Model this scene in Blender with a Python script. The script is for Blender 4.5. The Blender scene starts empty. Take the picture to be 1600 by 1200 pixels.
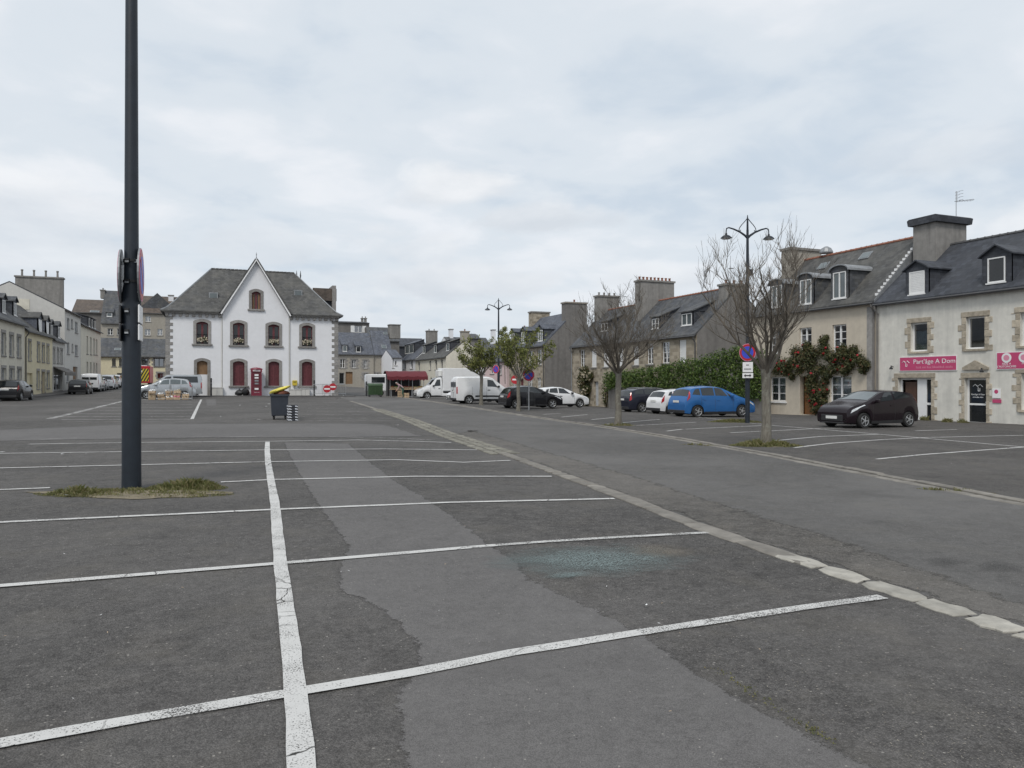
import bpy, bmesh, math, random
from mathutils import Vector, Matrix
sc = bpy.context.scene
C = sc.collection
rnd = random.Random(11)
PI = math.pi
# ------------------------------------------------------------------ camera
F, HV, EYE = 1155.0, 597.0, 1.6            # focal length in photo pixels, horizon row, eye height
TH = math.atan(.40)                        # the street grid is turned 21.8 degrees to the view
CO, SI = math.cos(TH), math.sin(TH)
cam = bpy.data.cameras.new('camera')
cam.sensor_width = 36; cam.lens = 36*F/1600; cam.shift_y = -3/1600
cam.clip_start = .05; cam.clip_end = 6000
camo = bpy.data.objects.new('camera', cam); C.objects.link(camo)
camo.location = (0, 0, EYE); camo.rotation_euler = (PI/2, 0, -TH)
sc.camera = camo
# ------------------------------------------------------------------ sky, sun, exposure
SUN_EL, SUN_AZ = math.radians(52), math.radians(220)      # azimuth clockwise from +Y
w = bpy.data.worlds.new('World'); sc.world = w; w.use_nodes = True
def build_sky():
    nt = w.node_tree; N = nt.nodes; L = nt.links; N.clear()
    def n(t, **k):
        x = N.new(t)
        for a, b in k.items(): setattr(x, a, b)
        return x
    def mth(op, a, b=None, cl=False):
        x = n('ShaderNodeMath', operation=op); x.use_clamp = cl
        for i, v in enumerate((a, b)):
            if v is None: continue
            if isinstance(v, (int, float)): x.inputs[i].default_value = v
            else: L.new(v, x.inputs[i])
        return x.outputs[0]
    def noise(vec, scale, detail=6, rough=.55, dist=0):
        x = n('ShaderNodeTexNoise'); L.new(vec, x.inputs['Vector'])
        x.inputs['Scale'].default_value = scale; x.inputs['Detail'].default_value = detail
        x.inputs['Roughness'].default_value = rough; x.inputs['Distortion'].default_value = dist
        return x.outputs['Fac']
    def ramp(f, pts):
        x = n('ShaderNodeValToRGB'); L.new(f, x.inputs[0]); e = x.color_ramp.elements
        while len(e) < len(pts): e.new(.5)
        for i, (p, c) in enumerate(pts): e[i].position = p; e[i].color = (*c, 1) if not isinstance(c, (int, float)) else (c, c, c, 1)
        x.color_ramp.interpolation = 'EASE'
        return x.outputs[0]
    def mix(f, a, b):
        x = n('ShaderNodeMix', data_type='RGBA')
        if isinstance(f, (int, float)): x.inputs[0].default_value = f
        else: L.new(f, x.inputs[0])
        for i, v in ((6, a), (7, b)):
            if isinstance(v, tuple): x.inputs[i].default_value = (*v, 1)
            else: L.new(v, x.inputs[i])
        return x.outputs[2]
    tc = n('ShaderNodeTexCoord'); sep = n('ShaderNodeSeparateXYZ'); L.new(tc.outputs['Generated'], sep.inputs[0])
    z = mth('MAXIMUM', sep.outputs[2], 0.0)
    zi = mth('ADD', z, .16)
    cmb = n('ShaderNodeCombineXYZ'); L.new(mth('DIVIDE', sep.outputs[0], zi), cmb.inputs[0]); L.new(mth('DIVIDE', sep.outputs[1], zi), cmb.inputs[1])
    cmb.inputs[2].default_value = 3.7
    plane = cmb.outputs[0]
    # physically based blue sky under the cloud sheet
    sky = n('ShaderNodeTexSky'); sky.sky_type = 'NISHITA'; sky.sun_disc = False
    sky.sun_elevation = SUN_EL; sky.sun_rotation = SUN_AZ; sky.dust_density = 2.5
    sk = n('ShaderNodeVectorMath', operation='SCALE'); L.new(sky.outputs[0], sk.inputs[0]); sk.inputs['Scale'].default_value = .085
    # high thin sheet with streaks
    sheet = noise(plane, 2.6, 7, .52, .25)
    soft = noise(plane, .75, 4, .5, .3)
    cov = mth('ADD', mth('MULTIPLY', sheet, .5), mth('MULTIPLY', soft, .5))
    shade = ramp(cov, [(.37, (.485, .55, .62)), (.49, (.585, .63, .675)), (.61, (.685, .705, .735))])
    col = mix(.92, sk.outputs[0], shade)
    # low heaped clouds in a band above the horizon: puffy noise in azimuth / height
    az = mth('ARCTAN2', sep.outputs[0], sep.outputs[1])
    c2 = n('ShaderNodeCombineXYZ'); L.new(mth('MULTIPLY', az, 1.0), c2.inputs[0]); L.new(mth('MULTIPLY', z, 2.3), c2.inputs[1]); c2.inputs[2].default_value = 1.3
    puff = noise(c2.outputs[0], 3.1, 8, .55, .25)
    c3 = n('ShaderNodeCombineXYZ'); L.new(az, c3.inputs[0]); L.new(mth('MULTIPLY', mth('ADD', z, .035), 2.3), c3.inputs[1]); c3.inputs[2].default_value = 1.3
    puff2 = noise(c3.outputs[0], 3.1, 8, .55, .25)
    band = mth('MULTIPLY', ramp(z, [(.0, 1.0), (.16, .85), (.34, 0.0)]), 1.0)
    m = ramp(mth('ADD', puff, mth('MULTIPLY', mth('SUBTRACT', band, 1.0), .35)), [(.455, 0.0), (.52, 1.0)])
    lit = mth('ADD', mth('MULTIPLY', mth('SUBTRACT', puff, puff2), 4.5), .5, True)
    ccol = mix(lit, (.49, .525, .575), (.69, .705, .725))
    col = mix(mth('MULTIPLY', m, .55), col, ccol)
    # a few single heaped clouds: (photo column, row, half width, half height)
    for cu, cv, cw, chh, op in ((700, 300, 120, 52, .95), (850, 338, 110, 42, .7), (715, 445, 190, 46, .95), (1000, 440, 110, 36, .85), (400, 385, 150, 40, .5), (560, 470, 130, 30, .5), (80, 300, 170, 60, .35), (1450, 250, 190, 55, .35)):
        r_ = Vector((CO*(cu-800)/F+SI, CO-SI*(cu-800)/F, (597-cv)/F)).normalized(); a0 = math.atan2(r_.x, r_.y); k_ = 1/(1+((cu-800)/F)**2)
        dx = mth('DIVIDE', mth('SUBTRACT', az, a0), cw/F*k_); dz = mth('DIVIDE', mth('SUBTRACT', z, r_.z), chh/F*k_**.5)
        dz = mth('MULTIPLY', dz, mth('ADD', 1.0, mth('MULTIPLY', mth('LESS_THAN', dz, 0.0), .5)))
        e_ = mth('SQRT', mth('ADD', mth('MULTIPLY', dx, dx), mth('MULTIPLY', dz, dz)))
        mm = ramp(mth('ADD', mth('SUBTRACT', 1.0, e_), mth('MULTIPLY', mth('SUBTRACT', noise(c2.outputs[0], 7.0, 7, .55, .2), .5), 2.2)), [(.05, 0.0), (.60, 1.0)])
        tone = mth('ADD', mth('MULTIPLY', dz, .42), mth('ADD', .42, mth('MULTIPLY', mth('SUBTRACT', puff, puff2), 3.0)), True)
        col = mix(mth('MULTIPLY', mm, op), col, mix(tone, (.50, .535, .58), (.70, .715, .735)))
    # paler, greyer air towards the horizon
    hz = ramp(z, [(.0, .65), (.10, .25), (.25, 0.0)])
    col = mix(hz, col, (.53, .58, .635))
    bg = n('ShaderNodeBackground'); L.new(col, bg.inputs[0]); bg.inputs[1].default_value = 1.0
    out = n('ShaderNodeOutputWorld'); L.new(bg.outputs[0], out.inputs[0])
build_sky()
sun = bpy.data.lights.new('sun', 'SUN'); sun.energy = 1.5; sun.angle = math.radians(16); sun.color = (1, .96, .9)
suno = bpy.data.objects.new('sun', sun); C.objects.link(suno)
sd = Vector((math.sin(SUN_AZ)*math.cos(SUN_EL), math.cos(SUN_AZ)*math.cos(SUN_EL), math.sin(SUN_EL)))
suno.rotation_euler = sd.to_track_quat('Z', 'Y').to_euler(); suno.location = sd*50
vs = sc.view_settings; vs.view_transform = 'Standard'; vs.look = 'None'; vs.exposure = 0.38; vs.gamma = 1; vs.use_curve_mapping = False

# ------------------------------------------------------------------ terrain height and pixel -> place
def S(a, b, t):
    t = min(1, max(0, (t-a)/(b-a))); return t*t*(3-2*t)
def g(X, Y):
    Xc = min(45, max(-40, X))
    z = -.0075*Xc + .27*S(25, 73, Y)*(1-S(12, 30, X)) + .9*S(73, 130, Y)*(1-S(22, 36, X)) - .5*S(18, 34, X)*S(18, 65, Y)
    return z
def ray(u, v):
    k = (u-800)/F
    return Vector((CO*k+SI, CO-SI*k, (HV-v)/F))       # per metre of depth
def G(u, v):
    r = ray(u, v); z = 0.0; d = 10
    for _ in range(25):
        d = (z-EYE)/r.z if r.z < -1e-4 else 200
        d = min(d, 260); z = g(r.x*d, r.y*d)
    return Vector((r.x*d, r.y*d, z))
def at(u, v, d):
    r = ray(u, v); return Vector((r.x*d, r.y*d, EYE+r.z*d))
def ground(u, d):
    p = at(u, HV, d); p.z = g(p.x, p.y); return p

# ------------------------------------------------------------------ mesh builder
class MB:
    def __init__(s): s.v = []; s.f = []
    def add(s, vs, fs):
        o = len(s.v); s.v += [tuple(x) for x in vs]; s.f += [tuple(i+o for i in f) for f in fs]; return s
    def box(s, x0, x1, y0, y1, z0, z1):
        return s.add([(x0,y0,z0),(x1,y0,z0),(x1,y1,z0),(x0,y1,z0),(x0,y0,z1),(x1,y0,z1),(x1,y1,z1),(x0,y1,z1)],
                     [(0,3,2,1),(4,5,6,7),(0,1,5,4),(1,2,6,5),(2,3,7,6),(3,0,4,7)])
    def cbox(s, x0, x1, y0, y1, z0, z1, b=.02):      # chamfered box
        vs = []; 
        for z, i in ((z0, b), (z0+b, 0), (z1-b, 0), (z1, b)):
            for (px, py, qx, qy) in ((x0,y0,1,1),(x1,y0,-1,1),(x1,y1,-1,-1),(x0,y1,1,-1)):
                a = (px+qx*(i+b), py+qy*i, z); c = (px+qx*i, py+qy*(i+b), z)
                vs += [c, a] if qx*qy > 0 else [a, c]
        fs = []
        for l in range(3):
            for k in range(8): a = l*8+k; c = l*8+(k+1) % 8; fs.append((a, c, c+8, a+8))
        fs.append(tuple(range(7, -1, -1))); fs.append(tuple(range(24, 32)))
        return s.add(vs, fs)
    def quad(s, a, b, c, d): return s.add([a, b, c, d], [(0, 1, 2, 3)])
    def poly(s, pts): return s.add(pts, [tuple(range(len(pts)))])
    def prism(s, pts, ax, a0, a1):                   # 2D polygon extruded along axis ax
        n = len(pts)
        def P(p, t): return (t, p[0], p[1]) if ax == 'x' else ((p[0], t, p[1]) if ax == 'y' else (p[0], p[1], t))
        vs = [P(p, a0) for p in pts]+[P(p, a1) for p in pts]
        fs = [tuple(range(n-1, -1, -1)), tuple(range(n, 2*n))]+[(i, (i+1) % n, (i+1) % n+n, i+n) for i in range(n)]
        return s.add(vs, fs)
    def tube(s, pts, rs, n=6, cap=True):
        pts = [Vector(p) for p in pts]; m = len(pts)
        if isinstance(rs, (int, float)): rs = [rs]*m
        vs = []; ref = None
        for i, p in enumerate(pts):
            t = (pts[min(i+1, m-1)]-pts[max(i-1, 0)])
            if t.length < 1e-7: t = Vector((0, 0, 1))
            t.normalize()
            if ref is None: ref = Vector((1, 0, 0)) if abs(t.x) < .8 else Vector((0, 1, 0))
            a = (ref-t*ref.dot(t)); a = a.normalized() if a.length > 1e-5 else t.orthogonal().normalized(); ref = a; b = t.cross(a)
            for k in range(n):
                q = 2*PI*k/n; vs.append(p+(a*math.cos(q)+b*math.sin(q))*rs[i])
        fs = [(i*n+k, i*n+(k+1) % n, (i+1)*n+(k+1) % n, (i+1)*n+k) for i in range(m-1) for k in range(n)]
        if cap: fs += [tuple(range(n-1, -1, -1)), tuple((m-1)*n+k for k in range(n))]
        return s.add(vs, fs)
    def lathe(s, prof, n=12, cx=0, cy=0, cz=0, axis='z', cap=True):
        vs = []
        for r, h in prof:
            for k in range(n):
                q = 2*PI*k/n; a, b = r*math.cos(q), r*math.sin(q)
                vs.append((cx+a, cy+b, cz+h) if axis == 'z' else ((cx+a, cy+h, cz+b) if axis == 'y' else (cx+h, cy+a, cz+b)))
        m = len(prof); fs = []
        for i in range(m-1):
            for k in range(n):
                f = (i*n+k, i*n+(k+1) % n, (i+1)*n+(k+1) % n, (i+1)*n+k); fs.append(f if axis != 'y' else f[::-1])
        if cap: fs += [tuple(range(n-1, -1, -1)), tuple((m-1)*n+k for k in range(n))]
        return s.add(vs, fs)
    def mesh(s, name, mat, smooth=False):
        m = bpy.data.meshes.new(name); m.from_pydata(s.v, [], s.f)
        if mat: m.materials.append(mat)
        if smooth:
            m.polygons.foreach_set('use_smooth', [True]*len(m.polygons))
            try: m.set_sharp_from_angle(angle=math.radians(smooth if smooth is not True else 38))
            except Exception: pass
        m.update(); return m
    def build(s, name, mat, parent=None, smooth=False, loc=None):
        o = bpy.data.objects.new(name, s.mesh(name, mat, smooth)); C.objects.link(o)
        if parent is not None: o.parent = parent
        if loc is not None: o.location = loc
        return o
def tag(o, label=None, cat=None, group=None, kind=None):
    if label: o['label'] = label
    if cat: o['category'] = cat
    if group: o['group'] = group
    if kind: o['kind'] = kind
    return o
def empty(name, loc, rz=0, label=None, cat=None, group=None):
    o = bpy.data.objects.new(name, None); C.objects.link(o); o.location = loc; o.rotation_euler = (0, 0, rz); o.empty_display_size = .3
    return tag(o, label, cat, group)
def copy_tree(o, parent=None):
    c = o.copy(); C.objects.link(c)
    if parent is not None: c.parent = parent
    for ch in list(kids.get(o.name, [])) or [x for x in C.objects if x.parent == o]: copy_tree(ch, c)
    return c
kids = {}
def share(name, mesh, parent, loc=(0,0,0), rz=0, scl=None):
    o = bpy.data.objects.new(name, mesh); C.objects.link(o); o.parent = parent; o.location = loc; o.rotation_euler = (0, 0, rz)
    if scl: o.scale = scl
    return o
def text_mesh(body, size, mat, align='CENTER', depth=.004, squeeze=1.0):
    cu = bpy.data.curves.new('lettering', 'FONT'); cu.body = body; cu.size = size; cu.align_x = align; cu.align_y = 'CENTER'; cu.extrude = depth; cu.resolution_u = 3
    t = bpy.data.objects.new('lettering', cu); C.objects.link(t)
    dg = bpy.context.evaluated_depsgraph_get(); me = bpy.data.meshes.new_from_object(t.evaluated_get(dg))
    bpy.data.objects.remove(t); bpy.data.curves.remove(cu)
    for v in me.vertices: v.co.x *= squeeze
    me.materials.clear(); me.materials.append(mat); return me

# ------------------------------------------------------------------ materials
class NT:
    def __init__(s, name):
        s.m = bpy.data.materials.new(name); s.m.use_nodes = True; s.t = s.m.node_tree; s.N = s.t.nodes; s.L = s.t.links
        s.N.clear(); s.out = s.n('ShaderNodeOutputMaterial'); s.b = s.n('ShaderNodeBsdfPrincipled'); s.L.new(s.b.outputs[0], s.out.inputs[0])
        s.tc = s.n('ShaderNodeTexCoord')
    def n(s, t, **k):
        x = s.N.new(t)
        for a, b in k.items(): setattr(x, a, b)
        return x
    def put(s, sock, v):
        if isinstance(v, bpy.types.NodeSocket): s.L.new(v, sock)
        elif isinstance(v, tuple) and len(v) == 3 and sock.type == 'RGBA': sock.default_value = (*v, 1)
        else: sock.default_value = v
    def set(s, **k):
        for a, v in k.items(): s.put(s.b.inputs[{'col':'Base Color','rough':'Roughness','metal':'Metallic','spec':'Specular IOR Level','coat':'Coat Weight','normal':'Normal','alpha':'Alpha'}[a]], v)
        return s
    def math(s, op, a, b=None, cl=False):
        x = s.n('ShaderNodeMath', operation=op); x.use_clamp = cl; s.put(x.inputs[0], a)
        if b is not None: s.put(x.inputs[1], b)
        return x.outputs[0]
    def mix(s, f, a, b, mode='MIX'):
        x = s.n('ShaderNodeMix', data_type='RGBA', blend_type=mode); s.put(x.inputs[0], f); s.put(x.inputs[6], a); s.put(x.inputs[7], b); return x.outputs[2]
    def map(s, vec, scale=(1,1,1), loc=(0,0,0), rot=(0,0,0)):
        x = s.n('ShaderNodeMapping'); s.L.new(vec, x.inputs[0]); x.inputs['Scale'].default_value = scale; x.inputs['Location'].default_value = loc; x.inputs['Rotation'].default_value = rot; return x.outputs[0]
    def noise(s, vec, scale, detail=4, rough=.55, dist=0, out=0):
        x = s.n('ShaderNodeTexNoise'); s.L.new(vec, x.inputs['Vector'])
        for a, v in (('Scale', scale), ('Detail', detail), ('Roughness', rough), ('Distortion', dist)): x.inputs[a].default_value = v
        return x.outputs[out]
    def voro(s, vec, scale, feat='F1', out='Distance', rand=1):
        x = s.n('ShaderNodeTexVoronoi', feature=feat); s.L.new(vec, x.inputs['Vector']); x.inputs['Scale'].default_value = scale; x.inputs['Randomness'].default_value = rand; return x.outputs[out]
    def ramp(s, f, pts, mode='LINEAR'):
        x = s.n('ShaderNodeValToRGB'); s.L.new(f, x.inputs[0]); e = x.color_ramp.elements; x.color_ramp.interpolation = mode
        while len(e) < len(pts): e.new(.5)
        for i, (p, c) in enumerate(pts): e[i].position = p; e[i].color = (c, c, c, 1) if isinstance(c, (int, float)) else (*c, 1)
        return x.outputs[0]
    def bump(s, h, strength=.3, dist=.02, prev=None):
        x = s.n('ShaderNodeBump'); s.L.new(h, x.inputs['Height']); x.inputs['Strength'].default_value = strength; x.inputs['Distance'].default_value = dist
        if prev: s.L.new(prev, x.inputs['Normal'])
        return x.outputs[0]
    def facade(s):      # (along the wall, height) from object coordinates and the face's own direction
        sp = s.n('ShaderNodeSeparateXYZ'); s.L.new(s.tc.outputs['Object'], sp.inputs[0])
        sn = s.n('ShaderNodeSeparateXYZ'); s.L.new(s.tc.outputs['Normal'], sn.inputs[0])
        t = s.math('GREATER_THAN', s.math('ABSOLUTE', sn.outputs[0]), s.math('ABSOLUTE', sn.outputs[1]))
        u = s.math('ADD', s.math('MULTIPLY', sp.outputs[0], s.math('SUBTRACT', 1.0, t)), s.math('MULTIPLY', sp.outputs[1], t))
        c = s.n('ShaderNodeCombineXYZ'); s.L.new(u, c.inputs[0]); s.L.new(sp.outputs[2], c.inputs[1]); s.L.new(t, c.inputs[2])
        return c.outputs[0]
    def rand(s): return s.n('ShaderNodeObjectInfo').outputs['Random']
def mul(c, k): return tuple(min(1, x*k) for x in c)
def plain(name, col, rough=.6, var=.12, scale=3., metal=0, spec=.5, coat=0, bump=0, bscale=60, perobj=0):
    a = NT(name); o = a.tc.outputs['Object']
    f = a.noise(o, scale, 5, .6)
    c = a.mix(a.ramp(f, [(.3, 0.), (.7, 1.)]), mul(col, 1-var), mul(col, 1+var))
    if perobj:
        c = a.mix(a.rand(), a.mix(1.0, c, (1-perobj,)*3, 'MULTIPLY'), a.mix(1.0, c, (1+perobj,)*3, 'MULTIPLY'))
    a.set(col=c, rough=rough, metal=metal, spec=spec, coat=coat)
    if bump: a.set(normal=a.bump(a.noise(o, bscale, 3), bump, .01))
    return a.m
def plaster(name, col, dirt=(.25,.24,.22), amount=.35, streak=.5, fine=.12):
    a = NT(name); f = a.facade(); o = a.tc.outputs['Object']
    big = a.noise(o, .55, 5, .62); med = a.noise(o, 3.2, 5, .6); stk = a.noise(a.map(f, (2.0, .13, 1)), 1.0, 6, .68, .3)
    c = a.mix(a.ramp(med, [(.35, 0.), (.68, 1.)]), mul(col, 1-fine), mul(col, 1+fine*.5))
    d = a.math('MULTIPLY', a.ramp(a.math('ADD', a.math('MULTIPLY', stk, streak), a.math('MULTIPLY', big, 1-streak)), [(.46, 0.), (.68, 1.)]), amount)
    c = a.mix(d, c, dirt)
    a.set(col=c, rough=.92, spec=.2, normal=a.bump(a.noise(o, 45, 3), .12, .01))
    return a.m
def slate(name, col=(.075,.08,.09), lichen=(.17,.16,.13), amt=.35, sx=3.6, sz=6.5):
    a = NT(name); f = a.facade(); o = a.tc.outputs['Object']
    br = a.n('ShaderNodeTexBrick'); a.L.new(a.map(f, (sx, sz, 1)), br.inputs['Vector']); br.offset = .5
    br.inputs['Color1'].default_value = (*mul(col, .72), 1); br.inputs['Color2'].default_value = (*mul(col, 1.3), 1); br.inputs['Mortar'].default_value = (*mul(col, .35), 1)
    for k, v in (('Scale', 1.), ('Mortar Size', .025), ('Bias', -.1), ('Brick Width', 1.), ('Row Height', 1.), ('Mortar Smooth', .3)): br.inputs[k].default_value = v
    l = a.math('MULTIPLY', a.ramp(a.noise(o, .9, 7, .68), [(.42, 0.), (.66, 1.)]), amt)
    st = a.math('MULTIPLY', a.ramp(a.noise(a.map(f, (1.6, .2, 1)), 1.2, 5, .6), [(.45, 0.), (.7, 1.)]), .5)
    c = a.mix(l, br.outputs[0], lichen); c = a.mix(st, c, mul(col, .6))
    a.set(col=c, rough=.72, spec=.35, normal=a.bump(br.outputs['Fac'], .35, .02))
    a.b.inputs['Roughness'].default_value = .7
    return a.m
def masonry(name, cols, mortar=(.34,.31,.26), bw=.55, rh=.28, rough=.6):
    a = NT(name); f = a.facade(); o = a.tc.outputs['Object']
    wv = a.mix(.06, f, a.noise(f, 2.6, 3, .6, 0, 1), 'ADD')
    br = a.n('ShaderNodeTexBrick'); a.L.new(wv, br.inputs['Vector']); br.offset = .43; br.squash = .75; br.squash_frequency = 3
    br.inputs['Color1'].default_value = (0, 0, 0, 1); br.inputs['Color2'].default_value = (1, 1, 1, 1); br.inputs['Mortar'].default_value = (.5, .5, .5, 1)
    for k, v in (('Scale', 1.), ('Mortar Size', .018), ('Bias', 0.), ('Brick Width', bw), ('Row Height', rh), ('Mortar Smooth', .4)): br.inputs[k].default_value = v
    tone = a.math('ADD', a.math('MULTIPLY', br.outputs[0], .75), a.math('MULTIPLY', a.noise(o, 2.5, 4), .3))
    n = len(cols); c = a.ramp(tone, [(.1+.8*i/(n-1), k) for i, k in enumerate(cols)])
    c = a.mix(a.math('MULTIPLY', br.outputs['Fac'], .8), c, mortar)
    c = a.mix(a.math('MULTIPLY', a.ramp(a.noise(o, .7, 5, .65), [(.5, 0.), (.75, 1.)]), .35), c, (.12, .11, .09))
    h = a.math('SUBTRACT', a.noise(o, 9, 4), a.math('MULTIPLY', br.outputs['Fac'], 1.2))
    a.set(col=c, rough=.92, spec=.2, normal=a.bump(h, .5, .03)); return a.m
def asphalt(name, dark, light, grain=130., speck=.5, patch=.35, tint=(.16,.145,.12), bumpk=.5, warm=.25, crack=0, mott=1.0, fade=False):
    a = NT(name); o = a.tc.outputs['Object']
    v = a.voro(o, grain, 'F1', 'Color'); sepc = a.n('ShaderNodeSeparateColor'); a.L.new(v, sepc.inputs[0])
    dist = a.voro(o, grain)
    base = a.mix(a.ramp(sepc.outputs[0], [(.1, 0.), (.9, 1.)]), dark, light)
    base = a.mix(a.ramp(dist, [(.25, 0.), (.75, .65)]), base, mul(dark, .45))
    # pale chips
    v2 = a.voro(o, grain*.42, 'F1', 'Color'); s2 = a.n('ShaderNodeSeparateColor'); a.L.new(v2, s2.inputs[0]); d2 = a.voro(o, grain*.42)
    chip = a.math('MULTIPLY', a.math('GREATER_THAN', s2.outputs[1], 1-.035*speck), a.math('LESS_THAN', d2, .33))
    base = a.mix(a.math('MULTIPLY', chip, .8), base, (.36, .34, .31))
    # coarse mottling that still reads from further away
    for sc_, am in ((34, .55), (11, .40), (3.5, .30)):
        nn_ = a.noise(o, sc_, 5, .7, .15); base = a.mix(1.0, base, a.ramp(nn_, [(.30, 1-am*mott), (.50, 1.), (.72, 1+am*mott*.0)]), 'MULTIPLY')
        base = a.mix(a.math('MULTIPLY', a.ramp(nn_, [(.55, 0.), (.78, 1.)]), am*mott*.7), base, mul(light, 1.5))
    # broad wear, dust and damp
    big = a.noise(o, .22, 6, .62, .3); mid = a.noise(o, 1.4, 6, .65, .2)
    base = a.mix(a.math('MULTIPLY', a.ramp(big, [(.40, 0.), (.64, 1.)]), patch), base, mul(light, 1.18))
    base = a.mix(a.math('MULTIPLY', a.ramp(mid, [(.50, 0.), (.72, 1.)]), warm), base, tint)
    base = a.mix(a.math('MULTIPLY', a.ramp(a.noise(o, .8, 5, .7, .6), [(.56, 0.), (.70, 1.)]), .40), base, mul(dark, .62))
    h = a.math('ADD', a.math('MULTIPLY', dist, -1.0), a.math('MULTIPLY', mid, .8))
    a.set(col=base, rough=.88, spec=.3, normal=a.bump(h, bumpk, .012))
    if fade:        # feathered, crumbling edge of a laid strip
        at_ = a.n('ShaderNodeAttribute'); at_.attribute_name = 'edge'
        k = a.ramp(a.math('ADD', at_.outputs['Fac'], a.math('ADD', a.math('MULTIPLY', a.math('SUBTRACT', a.noise(o, 5.5, 5, .6), .5), 1.6), a.math('MULTIPLY', a.math('SUBTRACT', a.noise(o, 60, 3, .6), .5), .9))), [(.40, 0.), (.62, 1.)])
        tr = a.n('ShaderNodeBsdfTransparent'); mx = a.n('ShaderNodeMixShader'); a.L.new(k, mx.inputs[0]); a.L.new(tr.outputs[0], mx.inputs[1]); a.L.new(a.b.outputs[0], mx.inputs[2]); a.L.new(mx.outputs[0], a.out.inputs[0])
    return a.m
def paint_line(name, wear=.5):
    a = NT(name); o = a.tc.outputs['Object']
    f1 = a.noise(o, 95, 4, .65); f2 = a.noise(o, 2.2, 5, .6); f3 = a.voro(a.mix(.15, o, a.noise(o, 3., 4, .6, 0, 1), 'ADD'), 2.6, 'DISTANCE_TO_EDGE')
    k = a.math('ADD', f1, a.math('MULTIPLY', a.math('SUBTRACT', f2, .5), .55))
    keep = a.ramp(k, [(.30+wear*.16, 0.), (.37+wear*.16, 1.)])
    cr = a.ramp(f3, [(.006, 0.), (.018, 1.)])
    keep = a.math('MULTIPLY', keep, a.math('MAXIMUM', cr, a.ramp(a.noise(o, .5, 2), [(.50, 1.), (.58, .0)])))
    white = a.mix(a.noise(o, 6, 4), (.47, .465, .45), (.60, .595, .58))
    a.set(col=white, rough=.7, spec=.3, normal=a.bump(f1, .35, .006))
    tr = a.n('ShaderNodeBsdfTransparent'); mx = a.n('ShaderNodeMixShader'); a.L.new(keep, mx.inputs[0]); a.L.new(tr.outputs[0], mx.inputs[1]); a.L.new(a.b.outputs[0], mx.inputs[2]); a.L.new(mx.outputs[0], a.out.inputs[0])
    return a.m
def glass_mat(name, tint=(.5,.55,.56), refl=.10):
    a = NT(name); fr = a.n('ShaderNodeFresnel'); fr.inputs[0].default_value = 1.5
    gl = a.n('ShaderNodeBsdfGlossy'); gl.inputs['Roughness'].default_value = .03; gl.inputs['Color'].default_value = (.95, .97, 1, 1)
    tr = a.n('ShaderNodeBsdfTransparent'); tr.inputs[0].default_value = (*tint, 1)
    mx = a.n('ShaderNodeMixShader'); a.L.new(a.math('ADD', fr.outputs[0], refl, True), mx.inputs[0]); a.L.new(tr.outputs[0], mx.inputs[1]); a.L.new(gl.outputs[0], mx.inputs[2]); a.L.new(mx.outputs[0], a.out.inputs[0])
    return a.m
def leaf_mat(name, cols, rough=.55):
    a = NT(name); o = a.tc.outputs['Object']
    ge = a.n('ShaderNodeNewGeometry')
    r = ge.outputs['Random Per Island']
    c = a.ramp(a.math('ADD', a.math('MULTIPLY', r, .7), a.math('MULTIPLY', a.noise(o, 1.2, 3), .35)), [(.1+.85*i/(len(cols)-1), k) for i, k in enumerate(cols)])
    a.set(col=c, rough=rough, spec=.35)
    tl = a.n('ShaderNodeBsdfTranslucent'); a.L.new(c, tl.inputs[0]); mx = a.n('ShaderNodeMixShader'); mx.inputs[0].default_value = .25
    a.L.new(a.b.outputs[0], mx.inputs[1]); a.L.new(tl.outputs[0], mx.inputs[2]); a.L.new(mx.outputs[0], a.out.inputs[0])
    return a.m
def bark_mat(name, col, col2):
    a = NT(name); o = a.tc.outputs['Object']; f = a.noise(a.map(o, (9, 9, 2.2)), 1.5, 6, .65)
    f2 = a.noise(o, 4, 5, .7)
    c = a.mix(a.ramp(f, [(.35, 0.), (.65, 1.)]), col, col2); c = a.mix(a.math('MULTIPLY', a.ramp(f2, [(.52, 0.), (.62, 1.)]), .5), c, (.27, .27, .23))
    a.set(col=c, rough=.9, spec=.2, normal=a.bump(f, .7, .02)); return a.m

T = {}
T['asphalt'] = asphalt('worn dark asphalt', (.078, .074, .071), (.158, .150, .143), 120, .8, .30, bumpk=.6)
T['asphalt_smooth'] = asphalt('smooth grey asphalt', (.132, .126, .123), (.172, .165, .161), 160, .35, .25, tint=(.14,.135,.13), bumpk=.3, mott=.45)
T['asphalt_road'] = asphalt('road asphalt', (.108, .104, .100), (.156, .151, .146), 150, .35, .40, tint=(.15,.14,.122), bumpk=.4, mott=.6)
T['asphalt_worn'] = asphalt('worn road edge', (.098, .092, .085), (.172, .161, .148), 110, .7, .40, tint=(.18,.16,.13), bumpk=.5)
T['strip'] = asphalt('relaid strip asphalt', (.132, .126, .123), (.172, .165, .161), 160, .35, .25, tint=(.14,.135,.13), bumpk=.3, mott=.45, fade=True)
T['edge_strip'] = asphalt('worn road edge strip', (.098, .092, .085), (.172, .161, .148), 110, .7, .40, tint=(.18,.16,.13), bumpk=.5, fade=True)
T['asphalt_right'] = asphalt('right lot asphalt', (.080, .075, .071), (.135, .127, .120), 140, .6, .30, bumpk=.5)
T['paint'] = paint_line('white road paint', .36); T['paint_worn'] = paint_line('worn road paint', .75); T['paint_faint'] = paint_line('faded road paint', 1.15)
T['kerb'] = plain('granite kerb', (.185, .172, .152), .9, .25, 5, bump=.6, bscale=28, perobj=.16)
T['kerb_pale'] = plain('pale granite sett', (.32, .305, .27), .9, .25, 7, bump=.9, bscale=22, perobj=.12)
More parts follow.
